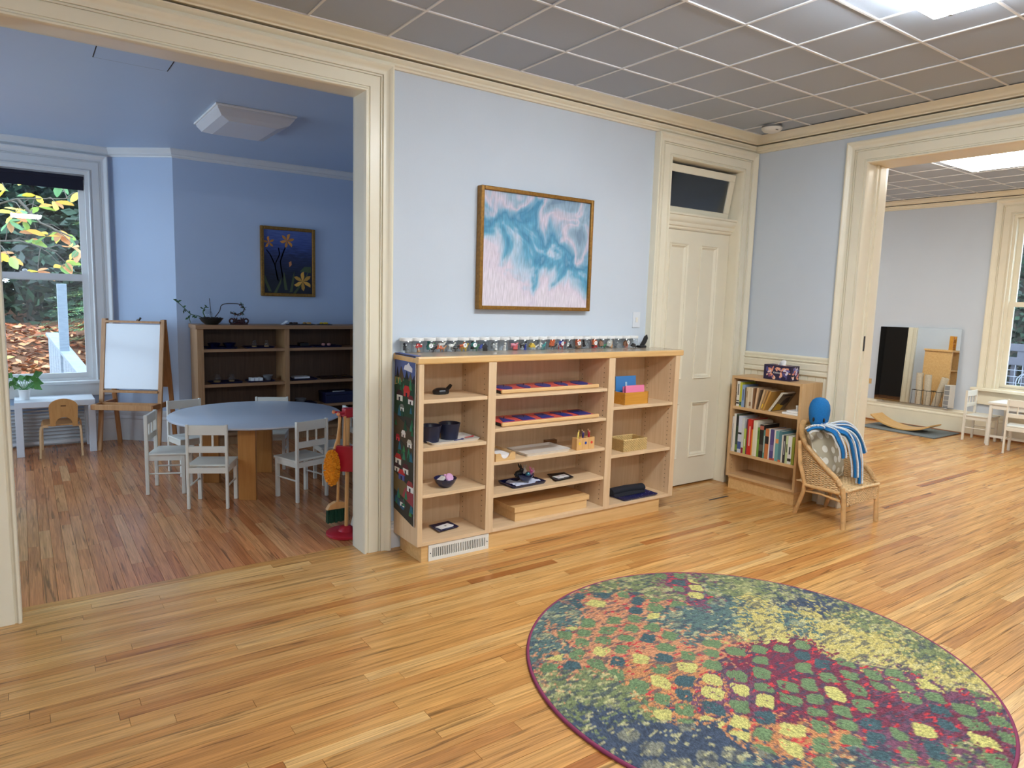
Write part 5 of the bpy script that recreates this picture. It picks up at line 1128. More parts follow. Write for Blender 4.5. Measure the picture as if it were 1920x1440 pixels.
# ---- wicker armchair
wc = thing('wicker_armchair', 'low child-size wicker armchair standing in front of the bookcase', 'armchair', (3.0, -1.06, 0))
M_RAT = mat('rattan_cane', S(210, 168, 114), .4, var=.18, scale=25); M_WICK = mat('woven_wicker', S(222, 190, 142), .55, var=.22, scale=60)
# shell path: from front left arm, round the back, to front right arm
def shell(s):       # s 0..1 -> (x, y, top z, bottom z)
    a = s*2-1; pts = [(-1, 2.79, -1.215), (-.72, 2.785, -1.06), (-.45, 2.81, -.92), (-.22, 2.89, -.845), (0, 3.0, -.83), (.22, 3.11, -.85), (.45, 3.19, -.93), (.72, 3.205, -1.07), (1, 3.20, -1.23)]
    for (p, q) in zip(pts, pts[1:]):
        if a <= q[0]+1e-9:
            f = (a-p[0])/(q[0]-p[0]); f = max(0, f); x = p[1]+(q[1]-p[1])*f; y = p[2]+(q[2]-p[2])*f; break
    e = abs(a); zt = .655-.10*max(0, e-.15)-.165*max(0, e-.45)*1.1 if e < .80 else None
    zt = .66-.42*max(0, e-.12)**1.15 if e < .86 else .66-.42*(.74)**1.15-.9*(e-.86)**1.3
    return Vector((x, y, 0)), zt, .235
sm = lambda s: sum((shell(min(1, max(0, s+k*.02)))[0] for k in (-2, -1, 0, 1, 2)), Vector())/5
def flare(s, z):     # the shell leans outward a little with height
    p = sm(s); c = Vector((3.0, -1.12, 0)); return Vector((p.x, p.y, z))+((p-c).normalized()*(.03*(z-.25)/.4))
NS = 132
wv = MB(); zb = .238
for k in range(0, NS+1, 3):       # upright stakes
    s = k/NS; zt = shell(s)[1]; wv.tube([flare(s, zb+(zt-zb)*j/4) for j in range(5)], .0032, 4, caps=False)
row = 0; z = zb+.004
while z < .66:
    run = []
    for k in range(NS+1):
        s = k/NS; zt = shell(s)[1]
        if z < zt-.004:
            p = flare(s, z); c = Vector((3.0, -1.12, z)); n_ = (p-c); n_.z = 0; n_.normalize(); run.append(p+n_*(.0042*math.sin(PI*k/3+PI*row)))
        else:
            if len(run) > 2: wv.tube(run, .0036, 4, caps=False)
            run = []
    if len(run) > 2: wv.tube(run, .0036, 4, caps=False)
    z += .0078; row += 1
wv.build('woven_shell', M_WICK, wc, smooth=60, kind='stuff')
rim = [flare(k/66, shell(k/66)[1]+.004) for k in range(67)]
rim = [flare(0, .02+.0)]+[flare(0, .20), flare(0, .30)]+rim+[flare(1, .30), flare(1, .20), flare(1, 0)]
MB().tube(rim[2:-2], .016, 10).build('rolled_rim', M_WICK, wc, smooth=60)
wr_ = MB()
for i in range(2, len(rim)-3):     # binding wrapped slantwise round the rim
    a, b = Vector(rim[i]), Vector(rim[i+1]); d = (b-a)
    if d.length < 1e-6: continue
    d.normalize(); u = d.orthogonal().normalized(); w_ = d.cross(u)
    for q in range(3):
        c = a.lerp(b, q/3); wr_.tube([c+d*(.006*j/10)+(u*math.cos(2*PI*j/10)+w_*math.sin(2*PI*j/10))*.0172 for j in range(11)], .0026, 4, caps=False)
wr_.build('rim_binding', M_RAT, wc, smooth=60, kind='stuff')
# seat and woven apron
st_ = MB()
for r_ in range(34):
    y = -1.245+.0118*r_; hw = .205 if y < -.95 else .205-(y+.95)*.9
    st_.tube([(3.0-hw+2*hw*j/40, y, .262+.004*math.sin(PI*j/2+PI*r_)-.006*math.sin(PI*j/40)) for j in range(41)], .0058, 4, caps=False)
for j in range(21): st_.tube([(2.80+.4*j/20, -1.24, .262), (2.80+.4*j/20, -.87, .260)], .004, 4, caps=False)
st_.build('woven_seat', M_WICK, wc, smooth=60, kind='stuff')
ap = MB()
for r_ in range(12): ap.tube([(2.80+.40*j/60, -1.252+.005*math.sin(PI*j/1.5+PI*r_), .172+.0085*r_+.005*math.sin(j*.2)) for j in range(61)], .0046, 4, caps=False)
for j in range(26): ap.tube([(2.805+.39*j/25, -1.252, .168), (2.805+.39*j/25, -1.252, .272)], .0042, 4, caps=False)
ap.build('front_apron', M_WICK, wc, smooth=60, kind='stuff')
MB().tube([(2.79, -1.254, .270), (3.0, -1.258, .274), (3.205, -1.256, .270)], .010, 8).build('seat_edge', M_WICK, wc, smooth=60)
for pts, rr_ in (([(2.795, -1.243, 0), (2.79, -1.235, .2), (2.785, -1.222, .285)], .0165), ([(3.197, -1.262, 0), (3.20, -1.248, .2), (3.208, -1.238, .285)], .0165), ([(2.852, -.842, 0), (2.80, -.93, .19), (2.79, -.94, .26), (2.775, -.90, .40), (2.80, -.87, .55)], .0145), ([(3.208, -.872, 0), (3.20, -.93, .19), (3.205, -.92, .3), (3.20, -.90, .5)], .0145)):
    MB().tube(pts, rr_, 10).build('leg', M_RAT, wc, smooth=60)
MB().tube([(2.785, -1.21, .245), (2.785, -.95, .245)], .013, 8).build('side_rail', M_RAT, wc, smooth=60); MB().tube([(2.79, -1.21, .19), (2.80, -1.05, .205), (2.81, -.93, .195)], .009, 8).build('stretcher', M_RAT, wc, smooth=60)
MB().tube([(3.2, -1.21, .245), (3.2, -.93, .245)], .013, 8).build('side_rail', M_RAT, wc, smooth=60); MB().tube([(2.81, -.93, .195), (3.19, -.93, .195)], .009, 8).build('stretcher', M_RAT, wc, smooth=60)
MB().tube([(2.79, -1.235, .15), (2.83, -1.18, .20), (2.90, -1.10, .225)], .008, 8).build('brace', M_RAT, wc, smooth=60)
# spotted cushion
def dots():
    m, nt, N, L, b = new_mat('taupe_spotted_cotton'); tc = N.new('ShaderNodeTexCoord')
    v = N.new('ShaderNodeTexVoronoi'); v.voronoi_dimensions = '2D'; v.inputs['Scale'].default_value = 13.5; v.inputs['Randomness'].default_value = .55
    cmb = N.new('ShaderNodeSeparateXYZ'); L.new(tc.outputs['Object'], cmb.inputs[0]); c2 = N.new('ShaderNodeCombineXYZ'); L.new(cmb.outputs[0], c2.inputs[0]); L.new(cmb.outputs[2], c2.inputs[1]); L.new(c2.outputs[0], v.inputs['Vector'])
    mr = N.new('ShaderNodeMapRange'); mr.inputs[1].default_value = .33; mr.inputs[2].default_value = .30; L.new(v.outputs['Distance'], mr.inputs[0])
    mx = N.new('ShaderNodeMix'); mx.data_type = 'RGBA'; mx.inputs[6].default_value = (*S(172, 164, 142), 1); mx.inputs[7].default_value = (*S(222, 220, 208), 1); L.new(mr.outputs[0], mx.inputs[0]); L.new(mx.outputs[2], b.inputs['Base Color']); b.inputs['Roughness'].default_value = .85; return m
cu = thing('spotted_cushion', 'taupe cushion with white spots propped in the wicker armchair', 'cushion', (2.985, -1.0, .27))
def pillow(w, h, t, s_):
    def fn(u, v):
        a, b = u*2-1, v*2-1; e = max(0, 1-abs(a)**2.6)**.55*max(0, 1-abs(b)**2.6)**.55
        k = 1-.05*(1-abs(a)**2)*(abs(b) > .99)-.0
        return (a*w/2*(1-.07*(1-b*b)**.0*(abs(b)**4)*.0), s_*t/2*e, h/2+b*h/2*(1-.06*(1-a*a)*0)-.02*a*a*(b > .8))
    return fn
T = Matrix.Translation((2.975, -1.035, .292)) @ Matrix.Rotation(math.radians(-19), 4, 'X') @ Matrix.Rotation(math.radians(7), 4, 'Z')
MB(T).surf(pillow(.38, .40, .15, 1), 20, 20).surf(pillow(.38, .40, .15, -1), 20, 20).build('cushion_cover', dots(), cu, smooth=80)
MB(T).tube([(-.19, 0, .0), (.19, 0, 0), (.19, 0, .385), (0, 0, .40), (-.19, 0, .385)], .005, 6, closed=True).build('piping', mat('taupe_piping', S(186, 178, 158), .85), cu, smooth=60)
# crocheted octopus
M_OCT = mat('blue_crochet_yarn', S(20, 112, 178), .85, var=.12, scale=90, bump=.9, bscale=160, stretch=(1, 1, 3)); M_FRIL = mat('white_crochet_yarn', S(226, 230, 232), .85, bump=.6, bscale=200)
oc = thing('crochet_octopus', 'blue crocheted octopus with white frilled arms draped over the cushion', 'soft toy', (2.86, -1.02, .67))
OC = Vector((2.920, -.930, .698))
hd = MB(Matrix.Translation(OC)); hd.lathe([(.040, -.045), (.054, -.03), (.064, 0), (.070, .04), (.072, .08), (.067, .115), (.052, .145), (.030, .162), (.001, .168)], 28).build('head', M_OCT, oc, smooth=70)
vd = (CAM-OC); vd.z = 0; vd.normalize(); vr = Vector((-vd.y, vd.x, 0))
for s_ in (-1, 1):
    p = OC+vd*.060+vr*(s_*.034)+Vector((0, 0, .012)); MB().ball(p, .008, .008, .016, 10, 8).build('eye', M_BLACK, oc, smooth=60)
cushion_front = lambda x, z: -1.12-.05*0
arms = [[(2.81, -1.07, .672), (2.80, -1.125, .660), (2.815, -1.15, .61), (2.835, -1.17, .55), (2.845, -1.175, .49)],
        [(2.86, -1.08, .668), (2.90, -1.14, .650), (2.94, -1.165, .59), (2.965, -1.18, .50), (2.98, -1.19, .42), (2.985, -1.195, .34)],
        [(2.90, -1.08, .665), (2.96, -1.14, .640), (3.00, -1.17, .58), (3.03, -1.185, .48), (3.045, -1.19, .38), (3.04, -1.20, .29)],
        [(2.93, -1.05, .672), (3.03, -1.09, .668), (3.11, -1.11, .62), (3.165, -1.12, .55), (3.20, -1.13, .48)],
        [(2.93, -1.02, .678), (3.06, -1.04, .685), (3.15, -1.06, .645), (3.21, -1.08, .57), (3.235, -1.09, .50)],
        [(2.79, -1.03, .676), (2.75, -1.03, .684), (2.71, -1.01, .680), (2.685, -.99, .66)]]
def resample(pts, step):
    P = [Vector(p) for p in pts]; out = []
    for i in range(len(P)-1):
        p0, p1, p2, p3 = P[max(0, i-1)], P[i], P[i+1], P[min(len(P)-1, i+2)]; n = max(2, int((p2-p1).length/step))
        for k in range(n):
            t_ = k/n; out.append(.5*((2*p1)+(p2-p0)*t_+(2*p0-5*p1+4*p2-p3)*t_**2+(3*p1-p0-3*p2+p3)*t_**3))
    return out+[P[-1]]
for arm in arms:
    Q = resample([(OC.x+(arm[0][0]-2.87)*.25, OC.y-.03, .655)]+[(a_, b_, c_-.010) for a_, b_, c_ in arm], .0085); n = len(Q)
    ao = MB().tube(Q, [.023-.006*k/n for k in range(n)], 8, flat=.6).build('arm', M_OCT, oc, smooth=60)
    for s_ in (-1, 1):
        fr1 = MB()
        for k in range(1, n-1):
            d = (Q[k+1]-Q[k-1]).normalized(); sd_ = d.cross(vd).normalized(); r_ = .023-.006*k/n
            fr1.ball(Q[k]+sd_*s_*(r_+.002)+vd*.002, .0064, n=6, m=4)
        fr1.build('frill', M_FRIL, ao, smooth=70)

# ================================================================== BAY ROOM
# ---- round table
M_TABTOP = mat('pale_grey_blue_laminate', S(196, 202, 212), .3)
M_TLEG = wood('golden_plywood', S(176, 116, 56), S(194, 134, 70), 'z', .4)
rt = thing('round_table', 'low round table with pale grey top on wooden slab legs', 'table', (-.262, 1.82, 0))
MB().lathe([(.001, .540), (.622, .540), (.632, .546), (.632, .556), (.626, .561), (.001, .561)], 72).build('tabletop', M_TABTOP, rt, smooth=40, local=True)
for (lx, ly) in ((-.443, 1.413), (-.119, 2.142), (-.56, 2.02)):
    a = math.atan2(ly-1.82, lx+.262); c_, s_ = math.cos(a), math.sin(a)
    T = Matrix.Translation((lx, ly, 0)) @ Matrix.Rotation(math.radians(-33), 4, 'Z')
    MB(T).box(-.062, .062, -.018, .018, 0, .54).build('leg', M_TLEG, rt, bevel=.003)
MB().tube([(-.443, 1.44, .52), (-.119, 2.12, .52)], .018, 6).build('stretcher', M_TLEG, rt)
# ---- white children's chairs
M_CHW = mat('off_white_chair_paint', S(222, 218, 206), .42, var=.02, scale=10)
def kid_chair(label, loc, rz):
    # local: backrest at -y, sitter faces +y; origin at the seat's floor centre
    t = thing('child_chair', label, 'chair', loc, rz, group='white chairs round the low table')
    W, D, H, SH = .136, .135, .590, .305
    for sx in (-1, 1):
        MB().box(sx*W-.018 if sx > 0 else -W-.001, sx*W+.001 if sx > 0 else -W+.018, -D-.0, -D+.026, 0, H).build('back_post', M_CHW, t, local=True, bevel=.004)
        x0 = W-.026 if sx > 0 else -W+.0; MB().box(x0, x0+.026, D-.026, D, 0, SH-.014).build('front_leg', M_CHW, t, local=True, bevel=.003)
        MB().box(sx*(W-.012)-.008, sx*(W-.012)+.008, -D+.026, D-.026, SH-.052, SH-.014).build('side_rail', M_CHW, t, local=True)
        MB().tube([(sx*(W-.012), -D+.02, .155), (sx*(W-.012), D-.013, .155)], .0065, 8).build('stretcher', M_CHW, t, local=True, smooth=50)
    MB().box(-W+.017, W-.017, -D+.004, -D+.022, H-.072, H-.004).build('top_rail', M_CHW, t, local=True, bevel=.003)
    MB().box(-W+.017, W-.017, -D+.004, -D+.022, .395, .440).build('lower_rail', M_CHW, t, local=True, bevel=.003)
    for x in (-.038, .038): MB().tube([(x, -D+.013, .438), (x, -D+.013, H-.070)], .0075, 8).build('spindle', M_CHW, t, local=True, smooth=50)
    MB().box(-W+.017, W-.017, -D+.002, -D+.020, SH-.052, SH-.014).build('back_apron', M_CHW, t, local=True); MB().box(-W+.026, W-.026, D-.022, D-.004, SH-.052, SH-.014).build('front_apron', M_CHW, t, local=True)
    MB().box(-W-.004, W+.004, -D+.027, D+.012, SH-.013, SH+.003).build('seat', M_CHW, t, local=True, bevel=.004)
    return t
def face(rx, ry): return math.atan2(ry, rx)-PI/2
chairs = [('white child chair nearest the viewer with its slatted back turned, left of the table leg', (-.676, 1.428), (.46, .89)),
          ('white child chair at the right front of the round table, back turned', (-.082, 1.315), (-.30, .95)),
          ('white child chair side-on at the left edge of the round table', (-.868, 1.955), (.93, -.37)),
          ('white child chair behind the table on the left, under the easel side', (-.63, 2.44), (.20, -.98)),
          ('white child chair behind the table centre, before the dark shelves', (-.02, 2.32), (-.40, -.92)),
          ('white child chair at the far right of the table beside the broom stand', (.285, 1.62), (-1, .06))]
k0 = None
for lb_, (x, y), (fx, fy) in chairs:
    if k0 is None: k0 = kid_chair(lb_, (x, y, 0), face(fx, fy))
    else: dup(k0, (x, y, 0), face(fx, fy), label=lb_)

# ---- whiteboard easel
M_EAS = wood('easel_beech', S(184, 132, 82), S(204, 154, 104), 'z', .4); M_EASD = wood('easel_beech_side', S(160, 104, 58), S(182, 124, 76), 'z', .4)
th = math.radians(33); ed = Vector((math.sin(th), math.cos(th), 0)); ew = Vector((-ed.y, ed.x, 0))
RL = Vector((-.995, 3.93, 0)); EW_, EDp, EH = .53, .36, 1.21
FL = RL-ed*EDp; FR = FL-ew*EW_; RR = RL-ew*EW_
apL = (FL+RL)/2+Vector((0, 0, EH)); apR = (FR+RR)/2+Vector((0, 0, EH))
es = thing('easel', 'wooden A-frame easel with whiteboard beside the bay window', 'easel', tuple((FL+RR)/2))
def bar(a, b, w, d, up_hint):          # rectangular bar from a to b
    a, b = Vector(a), Vector(b); z = (b-a).normalized(); x = up_hint.cross(z).normalized(); y = z.cross(x)
    q = [(-w, -d), (w, -d), (w, d), (-w, d)]
    return [tuple(a+x*i+y*j) for i, j in q], [tuple(b+x*i+y*j) for i, j in q]
tilt = ed*.012
for a, b, m_ in ((FL, apL-tilt, M_EAS), (FR, apR-tilt, M_EAS), (RL, apL+tilt, M_EASD), (RR, apR+tilt, M_EASD)):
    MB().hexa(*bar(a, b, .019, .011, ed)).build('leg', m_, es, bevel=.002)
fz = lambda s, z, off=0: (FL+(FR-FL)*s)+((apL+(apR-apL)*s)-tilt-(FL+(FR-FL)*s))*(z/EH)-ed*off
MB().hexa(*bar(fz(.03, 1.185), fz(.97, 1.185), .010, .024, ed)).build('top_rail', M_EAS, es, bevel=.002)
MB().hexa(*bar(fz(.03, .545), fz(.97, .545), .010, .024, ed)).build('bottom_rail', M_EAS, es, bevel=.002)
a_, b_, c_, d_ = fz(.035, .57), fz(.965, .57), fz(.965, 1.165), fz(.035, 1.165)
MB().hexa([a_-ed*.004, b_-ed*.004, b_+ed*.004, a_+ed*.004], [d_-ed*.004, c_-ed*.004, c_+ed*.004, d_+ed*.004]).build('whiteboard', mat('glossy_whiteboard', S(226, 228, 232), .12), es)
rz_ = lambda s, z, off=0: (RL+(RR-RL)*s)+((apL+(apR-apL)*s)+tilt-(RL+(RR-RL)*s))*(z/EH)+ed*off
a_, b_, c_, d_ = rz_(.035, .57), rz_(.965, .57), rz_(.965, 1.165), rz_(.035, 1.165)
MB().hexa([a_-ed*.004, b_-ed*.004, b_+ed*.004, a_+ed*.004], [d_-ed*.004, c_-ed*.004, c_+ed*.004, d_+ed*.004]).build('rear_board', M_EASD, es)
# pencil tray
zt_ = .42
for s in (0.0, 1.0):
    p = fz(s, zt_); MB().hexa(*bar(p-ed*.16, rz_(s, zt_), .010, .022, Vector((0, 0, 1)))).build('tray_side', M_EASD, es)
for off in (-.155, -.005): MB().hexa(*bar(fz(0, zt_)+ed*off, fz(1, zt_)+ed*off, .008, .024, Vector((0, 0, 1)))).build('tray_rail', M_EAS, es, bevel=.002)
q0, q1 = fz(0, zt_-.018), fz(1, zt_-.018); MB().hexa([q0-ed*.15, q1-ed*.15, q1, q0], [Vector(p)+Vector((0, 0, .006)) for p in (q0-ed*.15, q1-ed*.15, q1, q0)]).build('tray_floor', M_EAS, es)
cp = thing('bulldog_clip', 'black and silver clip on the top edge of the easel', 'clip', tuple(fz(.6, 1.195)))
MB().tube([fz(.58, 1.19), fz(.62, 1.225)], [.012, .016], 8, flat=.6).build('jaw', M_BLACK, cp, smooth=40); MB().tube([fz(.55, 1.20), fz(.585, 1.212)], .007, 6).build('lever', mat('bright_steel', S(210, 214, 220), .2, metal=1), cp, smooth=40)

# ---- white side table, plywood chair, potted plant
M_LACK = mat('white_foil_table', S(222, 226, 232), .35)
st_ = thing('side_table', 'square white side table under the bay window', 'table', (-1.51, 3.84, 0))
MB().box(-1.812, -1.212, 3.622, 4.03, .432, .482).build('tabletop', M_LACK, st_, bevel=.002)
for x in (-1.812, -1.267):
    for y in (3.622, 3.975): MB().box(x, x+.055, y, y+.055, 0, .432).build('leg', M_LACK, st_, bevel=.002)
M_PLY = wood('bent_plywood', S(196, 140, 80), S(212, 158, 98), 'z', .35); M_PLYE = wood('plywood_leg', S(214, 172, 122), S(226, 188, 142), 'z', .4)
pc = thing('plywood_chair', 'small bentwood plywood chair with rounded back pushed under the white table', 'chair', (-1.47, 3.68, 0))
def backp():
    pts = []
    for k in range(13): a = PI*k/12; pts.append((.108*math.cos(a), .170+.075*math.sin(a)))
    return [(.102, 0)]+pts+[(-.102, 0)]
hole = [(.062*math.cos(PI*k/10), .012+.060*math.sin(PI*k/10)) for k in range(11)]
T = Matrix.Translation((-1.462, 3.515, .275)) @ Matrix.Rotation(math.radians(6), 4, 'X') @ Matrix.Rotation(-.06, 4, 'Z')
outer = backp(); mb = MB(T)
# back panel with arched cut-out: strips between hole and outline
ring_o = [(.102, .0)]+[(.108*math.cos(PI*k/12)*1.0, .170+.075*math.sin(PI*k/12)) for k in range(13)]+[(-.102, 0)]
ring_i = [(.062, 0)]+[(.062*math.cos(PI*k/12), .022+.056*math.sin(PI*k/12)) for k in range(13)]+[(-.062, 0)]
for k in range(len(ring_o)-1):
    q = [ring_o[k], ring_o[k+1], ring_i[k+1], ring_i[k]]; mb.prism(q, -.006, .006, lambda a, b, h: (a, h, b))
mb.build('backrest', M_PLY, pc)
MB(T).box(-.020, .020, -.0066, -.006, .176, .188).build('maker_mark', mat('burnt_mark', S(110, 66, 30), .6), pc)
T2 = Matrix.Translation((-1.478, 3.69, .275)) @ Matrix.Rotation(-.06, 4, 'Z')
MB(T2).prism([(-.125, -.16), (.125, -.16), (.145, .15), (.10, .175), (-.10, .175), (-.145, .15)], 0, .012).build('seat', M_PLY, pc, bevel=.003)
for sx, (y0, y1) in ((-1, (-.15, -.02)), (1, (-.15, -.02)), (-1, (.02, .15)), (1, (.02, .15))):
    yf = -.19 if y0 < 0 else .19; xs_ = .125
    path = [(sx*.09, y0 if y0 < 0 else y1, .272), (sx*.132, y0 if y0 < 0 else y1, .270), (sx*.148, (y0 if y0 < 0 else y1)*1.05, .245), (sx*.155, yf, 0)]
    P = resample(path, .02); m2 = MB(T2 @ Matrix.Translation((0, 0, -.275)))
    for a, b in zip(P, P[1:]):
        dz = (b-a).normalized(); nx = dz.cross(Vector((0, 1, 0))).normalized()*.008; ny = Vector((0, .017, 0))
        m2.hexa([a-nx-ny, a+nx-ny, a+nx+ny, a-nx+ny], [b-nx-ny, b+nx-ny, b+nx+ny, b-nx+ny])
    m2.build('leg', M_PLYE, pc)
pp = thing('potted_plant', 'small trailing green plant in a white pot on the side table', 'plant', (-1.735, 3.80, .482))
MB().lathe([(.001, 0), (.036, 0), (.045, .090), (.048, .094), (.044, .095), (.036, .012), (.001, .012)], 24).build('pot', M_LID, pp, smooth=40, local=True)
MB().lathe([(.001, .082), (.042, .082)], 20).build('soil', mat('potting_soil', S(60, 42, 30), .9), pp, local=True)
rr = random.Random(8)
PL = mat('plant_leaf_green', S(82, 138, 66), .45, var=.25, scale=30)
for k in range(22):
    a = rr.uniform(0, 2*PI); e = rr.uniform(.2, 1.25); R_ = rr.uniform(.06, .15); top = Vector((math.cos(a)*R_*math.cos(e)*1.1, math.sin(a)*R_*math.cos(e), .09+R_*math.sin(e)*1.15))
    if k < 3: top = Vector((.02+.02*k, 0, .22-.03*k))
    MB().tube([(0, 0, .08), top*.6+Vector((0, 0, .03)), top], .0022, 5).build('stem', PL, pp, local=True)
    s = rr.uniform(.045, .075); d = Vector((math.cos(a), math.sin(a)*.4, rr.uniform(-.7, .5))).normalized(); sd_ = d.cross(Vector((.3*rr.uniform(-1, 1), 1, .5))).normalized()
    MB().add([top, top+d*s*.5+sd_*s*.55+Vector((0, 0, .006)), top+d*s*1.2, top+d*s*.5-sd_*s*.55+Vector((0, 0, .006)), top+d*s*.55-Vector((0, 0, .003))], [(0, 1, 4), (1, 2, 4), (2, 3, 4), (3, 0, 4)]).build('leaf', PL, pp, local=True, smooth=80)
ht_ = thing('wall_heater', 'low white louvred heater cover below the bay window', 'heater', (-1.75, BY-.05, 0))
MB().box(-2.45, -1.235, BY-.060, BY-.027, .02, .05).build('bottom_rail', M_TRIMW, ht_); MB().box(-2.45, -1.235, BY-.065, BY-.027, .36, .40).build('top_rail', M_TRIMW, ht_, bevel=.004)
for x in (-2.45, -1.275): MB().box(x, x+.04, BY-.060, BY-.027, .05, .36).build('stile', M_TRIMW, ht_)
for k in range(9): MB(Matrix.Translation((0, BY-.045, .068+.033*k)) @ Matrix.Rotation(math.radians(-35), 4, 'X')).box(-2.41, -1.275, -.016, .016, -.002, .002).build('slat', M_TRIMW, ht_)

# ---- shelf unit at the back wall
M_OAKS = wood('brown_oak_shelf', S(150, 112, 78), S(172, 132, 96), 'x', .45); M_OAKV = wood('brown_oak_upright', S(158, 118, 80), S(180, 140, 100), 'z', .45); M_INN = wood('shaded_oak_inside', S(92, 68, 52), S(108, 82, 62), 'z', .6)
s2 = thing('back_shelf_unit', 'brown oak shelf unit in the shade below the lily picture', 'shelf', (.5, 3.5, 0))
Y0, Y1 = 3.34, 3.655
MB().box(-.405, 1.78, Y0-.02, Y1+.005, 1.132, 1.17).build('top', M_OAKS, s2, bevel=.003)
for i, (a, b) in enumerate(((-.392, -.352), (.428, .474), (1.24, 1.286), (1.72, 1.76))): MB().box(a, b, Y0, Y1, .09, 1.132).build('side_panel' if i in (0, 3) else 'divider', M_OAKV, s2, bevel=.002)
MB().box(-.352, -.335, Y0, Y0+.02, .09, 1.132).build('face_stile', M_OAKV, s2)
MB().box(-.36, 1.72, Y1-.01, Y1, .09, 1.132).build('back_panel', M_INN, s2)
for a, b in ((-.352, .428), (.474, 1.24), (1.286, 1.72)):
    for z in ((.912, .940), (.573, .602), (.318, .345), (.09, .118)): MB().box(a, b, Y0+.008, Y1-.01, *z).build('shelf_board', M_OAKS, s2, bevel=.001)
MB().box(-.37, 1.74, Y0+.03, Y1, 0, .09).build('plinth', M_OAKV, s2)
# things on its shelves
M_NTR = mat('cobalt_tray_dark', S(18, 24, 62), .35)
def shallow_bowl(label, x, y, z, r, m, h=.045): return lathe_thing('bowl', label, 'bowl', (x, y, z), [(.001, .002), (r*.5, .002), (r*.55, 0), (r*.97, h), (r, h+.002), (r*.94, h), (r*.5, .007), (.001, .006)], m, 'bowl_wall', n=20)
tray('cobalt tray with two bowls on the upper left back shelf', -.16, 3.47, .940, .30, .20, .014, M_NTR)
shallow_bowl('navy bowl, left of two on the upper left cobalt tray', -.215, 3.47, .945, .062, M_NTR); shallow_bowl('navy bowl, right of two on the upper left cobalt tray', -.075, 3.47, .945, .062, M_NTR)
tray('cobalt tray with two small glasses on the upper left back shelf', .20, 3.47, .940, .28, .20, .014, M_NTR)
M_GL2 = glass('drinking_glass', (.94, .95, .95), .02, .8, .02)
def tumbler(label, x, y, z, r=.030, h=.07, bulge=1.0):
    t = thing('glass_jar', label, 'glass', (x, y, z)); MB().lathe([(r*.8, 0), (r*bulge, h*.3), (r*bulge, h*.6), (r*.72, h*.82), (r*.78, h)], 18).build('glass_wall', M_GL2, t, local=True, smooth=60)
    MB().lathe([(.001, .003), (r*.7, .003), (r*.8, h*.2), (.001, h*.22)], 14).build('contents', mat('amber_beads', S(206, 170, 120), .4), t, local=True, smooth=60)
tumbler('small glass, left on the upper cobalt tray in the back shelf', .16, 3.46, .945); tumbler('small glass, right on the upper cobalt tray in the back shelf', .28, 3.46, .945)
tray('cobalt tray with two round glass jars on the second back shelf', -.12, 3.47, .602, .30, .20, .014, M_NTR); tumbler('round glass jar, left on the second back shelf', -.20, 3.45, .608, .042, .085, 1.1); tumbler('round glass jar, right on the second back shelf', -.06, 3.47, .608, .036, .075, 1.1)
tray('cobalt tray of white blocks on the second back shelf', .21, 3.47, .602, .27, .19, .014, M_NTR)
for k in range(6): tag(MB().box(.11+.042*(k % 3), .146+.042*(k % 3), 3.42+.05*(k//3), 3.455+.05*(k//3), .608, .640).build('white_block', M_LID, bevel=.003), 'white block, %s in the %s row on the second back shelf' % (['left', 'middle', 'right'][k % 3], ['front', 'rear'][k//3]), 'block', 'white blocks on a tray')
shallow_bowl('grey bowl beside the white blocks on the second back shelf', .29, 3.47, .608, .05, mat('grey_stoneware', S(130, 130, 132), .5), .05)
tray('dark tray with a black case on the upper right back shelf', .60, 3.47, .940, .26, .20, .014, M_NTR); tag(MB().box(.61, .70, 3.42, 3.52, .946, .985).build('black_case', M_BLACK, bevel=.006), 'small black case on the upper right back shelf', 'case')
tray('dark tray with pink shells on the upper right back shelf', .90, 3.47, .940, .30, .20, .014, M_NTR)
for k, x in enumerate((.86, .92)): tag(MB().ball((x, 3.44, .965), .022, .018, .016, 12, 8).build('pink_shell', mat('pink_shell_gloss', S(200, 140, 136), .3), smooth=60), 'pink shell, %s of two on the upper right back shelf' % ['left', 'right'][k], 'shell')
tray('dark tray with a white book on the second right back shelf', .64, 3.47, .602, .28, .20, .014, M_NTR); tag(MB().box(.54, .70, 3.40, 3.52, .618, .636).build('white_book', M_LID, bevel=.001), 'white book lying on the second right back shelf', 'book')
tray('long dark tray with metal spoons on the second right back shelf', 1.0, 3.47, .602, .36, .22, .016, mat('dark_brown_tray', S(54, 34, 28), .4))
for k in range(2): tag(MB().ball((.98+.10*k, 3.42, .626), .03, .014, .006, 12, 6).build('metal_spoon', mat('brushed_brass', S(200, 186, 120), .2, metal=1), smooth=60), 'shiny metal scoop, %s of two on the long dark tray' % ['left', 'right'][k], 'scoop')
bb = thing('blue_box', 'cobalt lidded box on the lower right back shelf', 'box', (1.02, 3.46, .345)); MB().box(.86, 1.18, 3.37, 3.58, .345, .43).build('box_body', M_NTR, bb, bevel=.004); MB().box(.855, 1.185, 3.365, 3.585, .431, .462).build('lid', M_NTR, bb, bevel=.004); MB().box(.95, 1.08, 3.40, 3.42, .462, .466).build('label_strip', M_LID, bb)
tray('dark tray with a bowl on the lower right back shelf', .62, 3.46, .345, .30, .2, .014, M_NTR); shallow_bowl('dark grey bowl on the lower right back shelf', .62, 3.46, .351, .06, mat('grey_stoneware', S(130, 130, 132), .5), .05)
